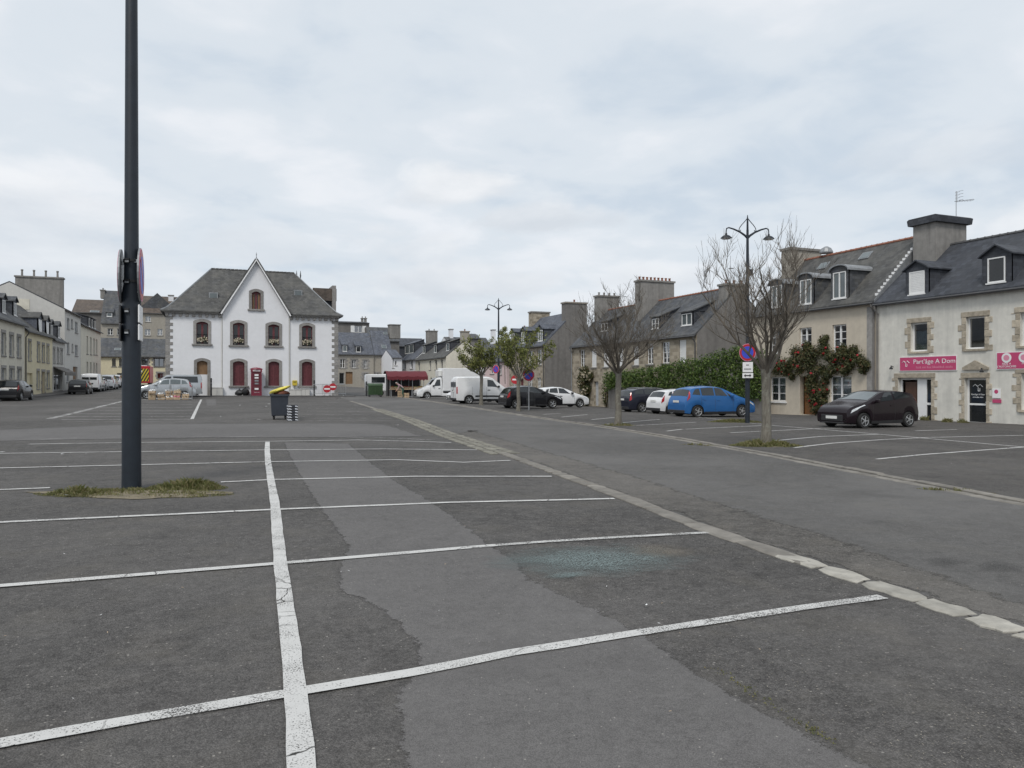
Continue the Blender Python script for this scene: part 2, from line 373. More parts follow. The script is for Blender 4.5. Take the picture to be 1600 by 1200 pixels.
T['sett'] = plain('mossy setts', (.185, .176, .148), .95, .3, 6, bump=.8, bscale=25, perobj=.25)
T['grit'] = plain('loose grit', (.22, .20, .165), .9, .5, 30)
T['glass'] = glass_mat('window glass', (.5, .55, .56), .20); T['glass_dark'] = plain('dark glass', (.018, .02, .022), .06, .3, 1.2, spec=.6)
T['car_glass'] = plain('car glass', (.02, .024, .026), .05, .25, 1, spec=.7); T['car_glass_light'] = plain('pale car glass', (.10, .12, .125), .05, .25, 1.2, spec=.8)
T['white_frame'] = plain('white window paint', (.74, .74, .73), .5, .05); T['grey_frame'] = plain('grey window paint', (.42, .43, .44), .5, .1)
T['curtain'] = plain('white net curtain', (.62, .62, .60), .9, .18, 9); T['curtain_blue'] = plain('blue grey curtain', (.34, .42, .47), .9, .2, 12)
T['zinc'] = plain('zinc', (.27, .28, .29), .5, .2, 4, metal=.4); T['zinc_dark'] = plain('dark gutter', (.07, .07, .072), .6, .2)
T['slate'] = slate('slate roof'); T['slate_new'] = slate('blue black slate', (.055, .060, .072), (.09, .09, .09), .2); T['slate_old'] = slate('lichened slate', (.080, .080, .079), (.165, .158, .140), .45)
T['slate_blue'] = slate('blue slate', (.10, .11, .135), (.15, .15, .15), .3); T['slate_brown'] = slate('brown slate', (.10, .082, .07), (.17, .13, .10), .45)
T['terracotta'] = plain('terracotta', (.24, .105, .070), .85, .3, 6, perobj=.2)
T['granite'] = masonry('granite dressing', [(.22,.20,.17), (.29,.26,.22), (.34,.31,.27)], bw=.45, rh=.32)
T['stone'] = masonry('granite rubble', [(.20,.17,.13), (.30,.26,.20), (.38,.33,.26), (.42,.37,.29)])
T['ochre_stone'] = plain('ochre stone', (.40, .35, .275), .92, .28, 6, bump=.7, bscale=18, perobj=.2)
T['grey_stone'] = plain('grey dressed stone', (.25, .24, .228), .9, .22, 5, bump=.4, bscale=25, perobj=.18)
T['render_white'] = plaster('white render', (.74, .745, .765), (.52, .52, .51), .22, .35, .03)
T['render_shop'] = plaster('weathered white render', (.68, .66, .60), (.36, .355, .33), .55, .55, .09)
T['render_beige'] = plaster('beige render', (.56, .50, .41), (.36, .32, .26), .45, .45, .07)
T['render_cream'] = plaster('cream render', (.64, .61, .52), (.40, .38, .33), .40, .5, .07); T['render_yellow'] = plaster('pale yellow render', (.66, .60, .43), (.42, .38, .29), .35, .5, .06)
T['render_pale'] = plaster('pale render', (.56, .55, .52), (.42, .41, .39), .4, .5, .06); T['render_grey'] = plaster('grey cement render', (.20, .19, .18), (.10, .096, .09), .65, .6, .14)
T['render_tan'] = plaster('tan render', (.36, .335, .29), (.26, .235, .20), .5, .5, .1); T['render_pink'] = plaster('pink render', (.66, .52, .51), (.45, .38, .36), .3, .4, .06)
T['cement'] = plaster('cement chimney', (.26, .25, .235), (.12, .115, .11), .7, .75, .15)
T['black_metal'] = plain('black metal', (.018, .019, .021), .45, .2); T['pole_paint'] = plain('blue grey pole paint', (.013, .019, .028), .5, .22, 5, spec=.45, bump=.08, bscale=30)
T['galv'] = plain('galvanised steel', (.42, .43, .44), .4, .15, 8, metal=.7); T['rubber'] = plain('tyre rubber', (.018, .018, .018), .85, .2); T['rim'] = plain('wheel alloy', (.46, .47, .48), .35, .15, 6, metal=.6)
T['plastic_black'] = plain('black plastic', (.022, .022, .024), .55, .2); T['plate_white'] = plain('plate white', (.70, .70, .68), .4, .05); T['lamp_red'] = plain('red lamp', (.36, .018, .022), .15, .2, 8, spec=.6); T['lamp_clear'] = plain('clear lamp', (.62, .65, .67), .1, .25, 14, spec=.8)
T['red_wood'] = plain('red painted wood', (.125, .030, .036), .6, .22, 7); T['red_box'] = plain('red box paint', (.17, .016, .036), .45, .15); T['brown_board'] = plain('brown board', (.21, .125, .065), .8, .15)
T['dim_hall_brown'] = plain('dim hall brown', (.07, .035, .022), .6, .2, 6)  # dark brown for the doorway panel, the hall's dimness put into the colour
T['wood'] = plain('door wood', (.27, .12, .045), .6, .2, 6); T['crate_wood'] = plain('crate wood', (.50, .37, .24), .85, .3, 9, perobj=.25)
T['magenta'] = plain('magenta sign', (.50, .058, .155), .45, .05); T['sign_white'] = plain('sign white', (.78, .78, .78), .45, .04); T['sign_pink'] = plain('sign pale pink', (.66, .26, .36), .5, .05)
T['sign_red'] = plain('sign red', (.42, .020, .030), .4, .08); T['sign_blue'] = plain('sign blue', (.045, .075, .50), .4, .08); T['ink'] = plain('black print', (.03, .03, .03), .6, .1)
T['bark'] = bark_mat('bare tree bark', (.115, .105, .088), (.20, .185, .155)); T['twig'] = plain('twig bark', (.125, .108, .088), .9, .25, 3)
T['leaf_tree'] = leaf_mat('fresh tree leaves', [(.085, .105, .030), (.170, .190, .055), (.26, .25, .085)]); T['leaf_ivy'] = leaf_mat('ivy leaves', [(.025, .048, .014), (.072, .122, .028), (.165, .225, .05)])
T['leaf_rose'] = leaf_mat('climber leaves', [(.020, .030, .012), (.050, .062, .022), (.10, .105, .040), (.14, .075, .040)]); T['petal_red'] = leaf_mat('red petals', [(.32, .012, .022), (.52, .030, .050)]); T['petal_white'] = leaf_mat('cream petals', [(.55, .48, .36), (.75, .68, .55)])
T['grass'] = leaf_mat('dry grass', [(.085, .105, .030), (.16, .16, .06), (.26, .215, .12)]); T['earth'] = plain('trodden earth', (.17, .145, .10), .95, .35, 7, bump=.8, bscale=40)
def car_paint(name, col, metal=.0, rough=.16):
    return plain(name, col, rough, .05, 2, metal=metal, spec=.28, coat=.10)
T['p_black'] = car_paint('black car paint', (.014, .014, .016)); T['p_plum'] = car_paint('plum black paint', (.014, .009, .012)); T['p_navy'] = car_paint('dark navy paint', (.022, .024, .036)); T['p_blue'] = car_paint('bright blue paint', (.028, .12, .32)); T['p_white'] = car_paint('white car paint', (.72, .725, .73)); T['p_silver'] = car_paint('silver paint', (.42, .44, .46), .35)
# ================================================================== THE GROUND
def axis_pts(a, b, lo, hi):
    p = [float(i) for i in range(a, b+1)]; s = 3.; x = b
    while x < hi: x += s; s *= 1.6; p.append(x)
    s = 3.; x = a
    while x > lo: x -= s; s *= 1.6; p.insert(0, x)
    return p
def build_ground():
    xs = axis_pts(-25, 42, -3000, 3000); ys = axis_pts(-6, 135, -3000, 3500)
    vs = [(x, y, g(x, y)) for y in ys for x in xs]; n = len(xs)
    fs = [(j*n+i, j*n+i+1, (j+1)*n+i+1, (j+1)*n+i) for j in range(len(ys)-1) for i in range(n-1)]
    tag(MB().add(vs, fs).build('ground', T['asphalt'], smooth=True), 'dark worn asphalt of the car park', None, kind='structure')
build_ground()
def sheet(name, pts, dz, mat, label, jit=0, parent=None, thick=0, fine=False):
    """ground sheet following the terrain, its outline slightly uneven"""
    r = random.Random(len(pts)*7+int(dz*1e4)); out = []
    n = len(pts)
    for i in range(n):
        a, b = Vector(pts[i][:2]), Vector(pts[(i+1) % n][:2]); m = max(1, int((b-a).length/.35)) if jit else 1
        for k in range(m):
            p = a.lerp(b, k/m); q = p+(Vector((r.uniform(-1, 1), r.uniform(-1, 1)))*jit if k or jit else Vector((0, 0)))
            out.append(q)
    bm = bmesh.new(); f = bm.faces.new([bm.verts.new((p.x, p.y, 0)) for p in out])
    el = bm.verts.layers.float.new('edge')
    if fine:
        bmesh.ops.recalc_face_normals(bm, faces=bm.faces[:]); outer = set(bm.verts)
        bmesh.ops.inset_region(bm, faces=bm.faces[:], thickness=fine, use_even_offset=True, use_boundary=True)
        for v in bm.verts: v[el] = 0. if v in outer and any(e.is_boundary for e in v.link_edges) else 1.
    bmesh.ops.triangulate(bm, faces=bm.faces[:])
    x0, x1 = min(p.x for p in out), max(p.x for p in out); y0, y1 = min(p.y for p in out), max(p.y for p in out)
    for ax, lo, hi in ((0, x0, x1), (1, y0, y1)):
        for k in range(max(-25 if ax == 0 else -6, math.ceil(lo)), min(42 if ax == 0 else 135, math.floor(hi))+1):
            no = (1, 0, 0) if ax == 0 else (0, 1, 0); co = (k, 0, 0) if ax == 0 else (0, k, 0)
            bmesh.ops.bisect_plane(bm, geom=bm.verts[:]+bm.edges[:]+bm.faces[:], plane_co=co, plane_no=no)
    for v in bm.verts: v.co.z = g(v.co.x, v.co.y)+dz
    bmesh.ops.recalc_face_normals(bm, faces=bm.faces[:])
    for f in bm.faces:
        f.smooth = True
    if bm.faces and sum(f.normal.z for f in bm.faces) < 0: bmesh.ops.reverse_faces(bm, faces=bm.faces[:])
    me = bpy.data.meshes.new(name); bm.to_mesh(me); bm.free(); me.materials.append(mat)
    o = bpy.data.objects.new(name, me); C.objects.link(o)
    if parent is not None: o.parent = parent
    else: tag(o, label, None, kind='structure')
    return o
def resample(pts, step):
    out = [Vector(pts[0][:2])]
    for a, b in zip(pts, pts[1:]):
        a, b = Vector(a[:2]), Vector(b[:2]); n = max(1, int((b-a).length/step))
        out += [a.lerp(b, (k+1)/n) for k in range(n)]
    return out
def PX(*uv): return [G(u, v) for u, v in uv]
# kerb lines of the road (left row of granite setts, right row of kerbstones)
KL = [(5.35, -6.0)]+[tuple(p[:2]) for p in PX((1600, 992), (1400, 925), (1265, 882), (1110, 830), (960, 772), (860, 736), (790, 710), (700, 680), (640, 656), (590, 640), (548, 627))]
KR = [(10.2, -6.0)]+[tuple(p[:2]) for p in PX((1600, 786), (1400, 748), (1200, 710), (1050, 684), (930, 665), (850, 654), (790, 645), (720, 634))]+[(16.5, 72.), (17, 90)]
road = KL+[(12.3, 90.), (17, 90)]+KR[::-1][1:]
sheet('road', road, .006, T['asphalt_road'], 'grey asphalt road crossing the square between two kerb lines')
lw = PX((1600, 935), (1400, 868), (1180, 800), (1000, 745), (860, 706), (740, 672))
sheet('road_edge', KL[:-3]+[tuple(p[:2]) for p in lw[::-1]]+[(7.3, -6.)], .009, T['edge_strip'], 'rougher brownish worn strip along the left road edge', .05, fine=.3)
sheet('parking_ground', KR[:-1]+[(17, 74), (33.5, 74), (33.5, -6)], .006, T['asphalt_right'], 'dark asphalt of the parking area before the right houses')
strip = PX((440, 691), (452, 720), (472, 760), (497, 800), (520, 828), (537, 855), (519, 890), (522, 925), (572, 945), (612, 975), (640, 1015), (645, 1045), (612, 1075), (603, 1120), (618, 1200), (640, 1290)) \
    + PX((1560, 1290), (1380, 1200), (1310, 1165), (1200, 1110), (1130, 1065), (1100, 1050), (1040, 1007), (985, 975), (900, 935), (838, 905), (818, 880), (775, 853), (745, 830), (690, 790), (628, 755), (575, 716), (548, 693))
sheet('relaid_strip', strip, .003, T['strip'], 'smoother paler strip of relaid asphalt running through the parking bays', .012, fine=.11)
sheet('repair_patch', PX((322, 624), (337, 624), (338, 634), (323, 634)), .006, T['asphalt_smooth'], 'small pale square repair in the asphalt near the white building')
sheet('cross_lane', [(-13.5, 22.6), (-13.5, 24.5), *[tuple(p[:2]) for p in PX((0, 672), (200, 664), (420, 662), (560, 662), (600, 664))], *[tuple(p[:2]) for p in PX((660, 682), (540, 683), (300, 684), (60, 688))]], .006, T['asphalt_smooth'], 'grey lane crossing between the two parking areas', .05)
# pavements
sheet('pavement', [(33.4, -6), (33.4, 74), (34.2, 74), (34.2, -6)], .02, T['asphalt_smooth'], 'narrow pavement before the right houses')
def pavement_block(name, x0, x1, y0, y1, h, label):
    m = MB(); n = max(1, int((y1-y0)/2)); nx = max(1, int((x1-x0)/2))
    vs = [(x0+(x1-x0)*i/nx, y0+(y1-y0)*j/n, g(x0+(x1-x0)*i/nx, y0+(y1-y0)*j/n)+h) for j in range(n+1) for i in range(nx+1)]
    m.add(vs, [(j*(nx+1)+i, j*(nx+1)+i+1, (j+1)*(nx+1)+i+1, (j+1)*(nx+1)+i) for j in range(n) for i in range(nx)])
    rim = [(i, 0) for i in range(nx+1)]+[(nx, j) for j in range(1, n+1)]+[(i, n) for i in range(nx-1, -1, -1)]+[(0, j) for j in range(n-1, 0, -1)]
    P = [vs[j*(nx+1)+i] for i, j in rim]
    for a, b in zip(P, P[1:]+P[:1]): m.quad((a[0], a[1], a[2]-.4), (b[0], b[1], b[2]-.4), b, a)
    return tag(m.build(name, T['asphalt_smooth']), label, None, kind='structure')
pavement_block('pavement', -15.2, -13.4, 40, 124, .11, 'raised pavement along the left terrace')
pavement_block('pavement', -5.6, 12.4, 71.3, 73.4, .10, 'raised pavement before the white public building')

# white lines
LN = 0
def line(pts, wd=.105, mat='paint', wob=.004, dz=.0105, world=False, label=None):
    global LN
    P = resample(pts if world else PX(*pts), .25); vs = []; r = random.Random(LN)
    for i, p in enumerate(P):
        t = (P[min(i+1, len(P)-1)]-P[max(i-1, 0)]).normalized(); nn = Vector((-t.y, t.x))
        for s in (-1, 1):
            q = p+nn*s*(wd/2+r.uniform(-wob, wob)); vs.append((q.x, q.y, g(q.x, q.y)+dz+LN*.00002))
    LN += 1
    o = MB().add(vs, [(2*i, 2*i+2, 2*i+3, 2*i+1) for i in range(len(P)-1)]).build('parking_line', T[mat], MARK)
    return o
MARK = empty('bay_markings', (0, 0, 0)); tag(MARK, 'white painted parking bay lines on the asphalt', None, kind='structure')
line([(418, 691), (417.5, 705), (419, 725), (424, 755), (430, 790), (435, 850), (441, 905), (450, 975), (457, 1040), (463, 1088), (469, 1170), (473, 1250), (477, 1380)], .115, dz=.0125)
line([(-260, 1213), (0, 1164), (225, 1124), (445, 1086), (640, 1054), (800, 1022), (1000, 990)], .105); line([(1000, 990), (1150, 967), (1260, 950), (1380, 934)], .10, 'paint_worn')
line([(-250, 937), (0, 917), (430, 882), (600, 868), (775, 853)], .10); line([(775, 853), (860, 847), (940, 842), (1110, 833)], .09, 'paint_worn')
line([(-200, 827), (0, 817), (430, 797), (700, 786), (960, 780)], .10)
line([(345, 754), (430, 750), (650, 745), (740, 745), (862, 745)], .10); line([(-100, 770), (0, 766), (78, 763)], .10)
line([(-100, 735), (0, 732), (420, 722), (620, 719), (725, 723), (797, 720)], .10)
line([(-100, 711), (0, 709), (420, 703.5), (600, 702), (745, 703.5)], .10)
line([(45, 694.5), (200, 692), (420, 690), (560, 688), (650, 690), (705, 692)], .10); line([(0, 706.5), (6, 707)], .1)
line([(275, 684), (330, 683)], .08, 'paint_faint'); line([(340, 683.5), (400, 682.5)], .08, 'paint_faint'); line([(60, 687), (120, 685)], .07, 'paint_faint'); line([(515, 683), (600, 684.5), (680, 688)], .08, 'paint_faint')
# the lot before the white building
line([(78, 654.5), (130, 642), (192, 627), (250, 622.5)], .28, 'kerbpaint' if 'kerbpaint' in T else 'paint_faint')
line([(314.5, 624.5), (308, 638), (300, 655)], .14, wob=.01)
for v, u0 in ((628, 188), (632.5, 172), (637, 152), (641.5, 134), (646.5, 112), (651, 98), (655.5, 96)):
    line([(u0, v+.4), (300, v-.2)], .10, 'paint_worn', .008)
for v, u1 in ((629, 545), (633.5, 560), (638, 575), (643, 590), (648, 603), (653.5, 612)): line([(480, v), (u1, v+.3)], .09, 'paint_faint', .01)
line([(100, 659.5), (300, 658.5), (610, 657)], .06, 'paint_faint')
# the right lot
for pts, m in (([(1370, 718), (1440, 711), (1600, 699), (1680, 694)], 'paint'), ([(1241, 700), (1300, 693), (1377, 687.5), (1450, 684), (1600, 680.5)], 'paint'), ([(1211, 689), (1281, 682.5), (1372, 679)], 'paint'),
               ([(1206, 665), (1364, 678), (1447, 685.5), (1600, 699)], 'paint'), ([(1141, 676.5), (1281, 670), (1360, 668.5)], 'paint'), ([(1430, 673.5), (1495, 671.5)], 'paint'), ([(1071, 671), (1197, 665)], 'paint'),
               ([(1042, 674), (1066, 671)], 'paint'), ([(987, 665.6), (1088, 660)], 'paint_worn'), ([(948, 663), (1031, 655.5)], 'paint'), ([(924, 656), (966, 652)], 'paint'), ([(848, 648), (876, 646)], 'paint_worn'), ([(877, 652), (918, 648)], 'paint'), ([(1090, 652), (1206, 665)], 'paint_worn')):
    line(pts, .10, m)
# kerbstones: single stones laid along the line
def kerb_run(pts, name, piece, lens, wd, h, mat, label, gap=.015, seed=3, s0=0, s1=9999, off=0., root=None):
    r = random.Random(seed)
    if root is None:
        root = empty(name, (0, 0, 0)); tag(root, label, None, kind='structure')
    P = resample(pts, .2); acc = [0]
    for a, b in zip(P, P[1:]): acc.append(acc[-1]+(b-a).length)
    def pos(s):
        s = min(max(s, 0), acc[-1]-1e-4)
        for i in range(len(acc)-1):
            if acc[i+1] >= s: return P[i].lerp(P[i+1], (s-acc[i])/max(1e-6, acc[i+1]-acc[i]))
    s = s0; cnt = 0
    while s < min(s1, acc[-1]-.1) and cnt < 290:
        ln = r.uniform(*lens); a, b = pos(s+gap), pos(s+ln-gap); t = (b-a)
        if t.length < .05: break
        t.normalize(); nn = Vector((-t.y, t.x)); w2 = wd/2*r.uniform(.94, 1.05); hh = h*r.uniform(.8, 1.15); k = .022
        a = a+nn*off; b = b+nn*off
        vs = []
        rough_ = .11 if mat == 'kerb_pale' else .05; ring = []; ll = (b-a).length/2; mid = (a+b)/2
        for sx, sy in ((-1, -.9), (-.5, -1), (0, -1), (.5, -1), (1, -.9), (1.02, 0), (1, .9), (.5, 1), (0, 1), (-.5, 1), (-1, .9), (-1.02, 0)):
            jt = Vector((r.uniform(-1, 1), r.uniform(-1, 1)))*wd*rough_; ring.append((sx*ll, sy*w2, jt))
        for z, ins in ((-.06, 0), (hh-k*.6, 0), (hh, k)):
            for sx, sy, jt in ring:
                p = mid+t*sx*(1-ins/max(ll, .05))+nn*sy*(1-ins/w2)+jt; vs.append((p.x, p.y, g(p.x, p.y)+z+r.uniform(-.003, .003)))
        fs = [(l*12+i, l*12+(i+1) % 12, l*12+12+(i+1) % 12, l*12+12+i) for l in range(2) for i in range(12)]+[tuple(range(24, 36))]
        MB().add(vs, fs).build(piece, T[mat], root, smooth=False); s += ln; cnt += 1
    return root
def arclen(pts, i): return sum((Vector(pts[k+1])-Vector(pts[k])).length for k in range(i))
iA = arclen(KL, 3); iC = arclen(KL, 5); iB = arclen(KL, 7); iD = arclen(KL, 10)
kl = kerb_run(KL, 'kerb', 'kerb_stone', (.34, .62), .23, .022, 'kerb_pale', 'flush row of pale granite kerbstones along the near side of the road', .02, 3, 0, iA)
kerb_run(KL, 'kerb', 'kerb_stone', (.92, 1.08), .25, .024, 'kerb', '', .006, 4, iA, iC, root=kl)
kerb_run(KL, 'kerb', 'kerb_stone', (.28, .5), .24, .026, 'kerb', '', .02, 9, iC, iB, root=kl)
for k in range(3): kerb_run(KL, 'kerb', 'kerb_stone', (.30, .42), .21, .028, 'sett', '', .02, 5+k, iB, iD, off=(k-1)*.25, root=kl)
kerb_run(KL, 'kerb', 'kerb_stone', (.9, 1.1), .26, .03, 'kerb', '', .01, 8, iD, root=kl)
kr = kerb_run(KR, 'kerb', 'kerb_stone', (.9, 1.1), .17, .045, 'kerb', 'low granite kerb along the far side of the road', .008, 6)
kerb_run(KR, 'kerb', 'gutter_stone', (.45, .6), .2, .018, 'kerb', '', .01, 7, off=.2, root=kr)
# spilt green-blue glass dust and sand
def stain(name, u, v, rx, ry, col, label, rot=0, dens=.6, seed=0):
    c = G(u, v); a = NT(name); ge = a.tc.outputs['Object']
    sp = a.map(ge, (1/rx, 1/ry, 0)); ln = a.n('ShaderNodeVectorMath', operation='LENGTH'); a.L.new(sp, ln.inputs[0])
    f = a.math('SUBTRACT', 1.0, ln.outputs['Value'], True)
    nz = a.noise(a.map(ge, (1.2, 2.5, 1)), 2.2, 6, .65, .6); gr = a.noise(ge, 70, 2, .6)
    k = a.math('MULTIPLY', a.ramp(a.math('MULTIPLY', a.math('ADD', f, a.math('SUBTRACT', nz, .5)), 1.0), [(.15, 0.), (.75, 1.)]), a.math('MULTIPLY', a.ramp(gr, [(.40, .15), (.58, 1.)]), dens))
    a.set(col=a.mix(a.noise(ge, 3, 4), mul(col, .75), mul(col, 1.25)), rough=.85)
    tr = a.n('ShaderNodeBsdfTransparent'); mx = a.n('ShaderNodeMixShader'); a.L.new(k, mx.inputs[0]); a.L.new(tr.outputs[0], mx.inputs[1]); a.L.new(a.b.outputs[0], mx.inputs[2]); a.L.new(mx.outputs[0], a.out.inputs[0])
    n = 24; vs = []
    for j in range(5):
        for i in range(n):
            q = 2*PI*i/n; x, y = rx*1.2*j/4*math.cos(q), ry*1.2*j/4*math.sin(q); X = c.x+x*math.cos(rot)-y*math.sin(rot); Y = c.y+x*math.sin(rot)+y*math.cos(rot)
            vs.append((x, y, g(X, Y)-c.z+.010+seed*.0015))
    o = MB().add(vs, [(j*n+i, (j+1)*n+i, (j+1)*n+(i+1) % n, j*n+(i+1) % n) for j in range(4) for i in range(n)]).build(name, a.m, loc=c); o.rotation_euler = (0, 0, rot)
    return tag(o, label, None, kind='structure')
stain('glass_dust', 925, 876, 1.15, .75, (.155, .195, .193), 'blue green stain of crushed glass dust on the asphalt', -.15, 1.0, 0)
stain('glass_dust', 890, 900, .30, .12, (.22, .29, .29), 'small pale glass smear on the asphalt', .1, .5, 2)
stain('sand_stain', 1035, 862, .42, .42, (.25, .215, .168), 'sandy yellow stain beside the blue green stain', .2, .45, 1)
for i, (u, v, a) in enumerate(((1145, 801, .14), (1120, 792, .1), (1560, 888, .2), (1480, 880, .2), (600, 1010, .03))): stain('tar_spot', u, v, a*1.6, a, (.02, .02, .02), ['dark tar spot on the road beside a second one', 'small dark tar spot on the road', 'dark tar smear near the right edge of the road', 'faint dark smear on the road', 'tiny dark spot on the pale strip'][i], .3, .38, 3)
# grass tufts and earth at the foot of the poles and trees
def blades(m, c, rx, ry, n, h, r, rot=0, dens=None):
    for _ in range(n):
        q = r.uniform(0, 2*PI); rr = math.sqrt(r.random()); x, y = rx*rr*math.cos(q), ry*rr*math.sin(q)
        X, Y = c.x+x*math.cos(rot)-y*math.sin(rot), c.y+x*math.sin(rot)+y*math.cos(rot)
        if dens and r.random() > dens(x, y): continue
        if math.sin(X*9.1+1.3*math.sin(Y*7))*math.sin(Y*11.3+2*math.sin(X*5)) < r.uniform(-.9, .5): continue
        z = g(X, Y)+.005; a = r.uniform(0, 2*PI); hh = h*r.uniform(.3, 1.25)*(1.08-rr**1.5); wd = r.uniform(.003, .007)*(1+h*3); l = r.uniform(.1, .9)*hh
        dx, dy = math.cos(a), math.sin(a)
        m.add([(X-dy*wd, Y+dx*wd, z), (X+dy*wd, Y-dx*wd, z), (X+dx*l*.4+dy*wd*.7, Y+dy*l*.4-dx*wd*.7, z+hh*.7), (X+dx*l, Y+dy*l, z+hh)], [(0, 1, 2, 3)])
def soil(c, rx, ry, label, rot, hgt=.03, seed=1, name='bare_earth'):
    r = random.Random(seed); n = 40; vs = []; ph = [r.uniform(0, 6) for _ in range(4)]
    for j in range(7):
        for i in range(n):
            q = 2*PI*i/n; k = (1+.14*math.sin(3*q+ph[0])+.09*math.sin(7*q+ph[1])+.06*math.sin(13*q+ph[2]))*j/6
            x, y = rx*k*math.cos(q), ry*k*math.sin(q); X, Y = c.x+x*math.cos(rot)-y*math.sin(rot), c.y+x*math.sin(rot)+y*math.cos(rot)
            vs.append((X, Y, g(X, Y)+.008+hgt*(1-(j/6)**2)+(r.uniform(-.006, .006) if j < 6 else 0)))
    return tag(MB().add(vs, [(j*n+i, (j+1)*n+i, (j+1)*n+(i+1) % n, j*n+(i+1) % n) for j in range(6) for i in range(n)]).build(name, T['earth'], smooth=60), label, None, kind='structure')
def tuft(c, rx, ry, n, h, label, rot, seed=1, dens=None):
    m = MB(); blades(m, c, rx, ry, n, h, random.Random(seed), rot, dens); return tag(m.build('grass', T['grass']), label, 'grass', kind='stuff')
rotp = -TH
pc = G(205, 764)
e0 = G(210, 772)
soil(e0, 1.30, .40, 'trodden earth patch round the foot of the foreground lamp pole', rotp, .03, 2)
tuft(e0, 1.42, .44, 13000, .075, 'short dry grass round the foreground pole', rotp, 3, lambda x, y: .8 if abs(x) > .8 or y > .12 else .42)
tuft(G(293, 763), .60, .32, 6500, .14, 'taller green grass at the right end of the earth patch', rotp, 4)
tuft(G(125, 772), .5, .28, 3600, .11, 'green grass at the left end of the earth patch', rotp, 5)
t2 = G(1197, 697); soil(t2, .55, .35, 'earth round the foot of the large bare tree', rotp, .02, 6); tuft(t2, 1.0, .45, 6000, .17, 'grass tuft round the foot of the large bare tree', rotp, 7)
t1 = G(966, 665); soil(t1, .35, .3, 'earth round the foot of the rounded bare tree', rotp, .02, 8); tuft(t1, .7, .4, 1800, .14, 'thin grass at the foot of the rounded bare tree', rotp, 9)
tuft(G(1150, 660), 1.3, .42, 4500, .16, 'grass verge at the foot of the two armed street lamp', rotp, 10)
tuft(G(1092, 696), .5, .09, 700, .07, 'weeds along the far kerb', rotp-.5, 11); tuft(G(1490, 768), .6, .08, 800, .06, 'weeds along the far kerb near the right edge', rotp-.5, 12)
for i, (u, v) in enumerate(((1475, 660), (1500, 661), (1440, 657))): tuft(G(u, v)+Vector((.2, 0, 0)), .3, .15, 500, .22, ['weeds at the house wall by the door', 'weeds at the wall left of the glass door', 'weeds at the wall beside the open shop door'][i], 1.57, 20+i)
def seam(pts, n, label, seed):
    P = resample(PX(*pts), .03); m = MB(); r = random.Random(seed)
    for _ in range(n):
        p = P[r.randrange(len(P))]; blades(m, Vector((p.x+r.gauss(0, .02), p.y+r.gauss(0, .02), 0)), .012, .012, 3, .012, r)
    tag(m.build('moss', T['grass']), label, 'moss', kind='stuff')
seam([(1115, 1046), (1150, 1064), (1190, 1092), (1240, 1122), (1300, 1160)], 150, 'moss along the seam of the relaid strip', 31)
# litter
def litter():
    r = random.Random(5); ms = MB(); mg = MB(); root = empty('litter', (0, 0, 0))
    def chip(m, p, s):
        a = r.uniform(0, 6); n = 5; e_ = r.uniform(.25, .6); ca, sa = math.cos(a), math.sin(a); Q = [(s*r.uniform(.6, 1.2)*math.cos(2*PI*i/n)*1.6, s*r.uniform(.5, 1)*math.sin(2*PI*i/n)*e_) for i in range(n)]; vs = [(p.x+Q[i][0]*ca-Q[i][1]*sa, p.y+Q[i][0]*sa+Q[i][1]*ca, p.z+.024+r.uniform(0, s*.35)) for i in range(n)]
        m.add(vs, [(0, 1, 2, 3, 4)])
    for _ in range(46): chip(ms if r.random() < .35 else mg, G(r.uniform(0, 1600), 660+520*r.random()**1.6), r.uniform(.004, .010))
    for u, v, s in ((948, 921, .012), (1010, 950, .014), (1037, 922, .018), (686, 959, .007), (375, 634, .09), (414, 636, .1), (345, 652, .12), (405, 657, .13), (420, 632, .08), (100, 712, .09), (134, 711, .05), (530, 735, .04), (536, 622, .2), (528, 623, .25), (240, 652, .1), (320, 762, .04), (620, 665, .05), (475, 652, .04), (108, 777, .05)): chip(ms, G(u, v), s)
    gt = MB()
    for _ in range(2600):
        u = r.uniform(960, 1640); v = 960+260*r.random()
        if u < 1020+ (v-985)*1.9 or r.random() < .35*(math.sin(u*.013+v*.02)+1): continue
        chip(gt, G(u, v)-Vector((0, 0, .016)), r.uniform(.0025, .006))
    gt.build('grit', T['grit'], root)
    ms.build('paper_scrap', T['sign_white'], root); mg.build('dead_leaf', T['crate_wood'], root)
    tag(root, 'scraps of litter and dead leaves strewn over the car park', 'litter', kind='stuff')
litter()
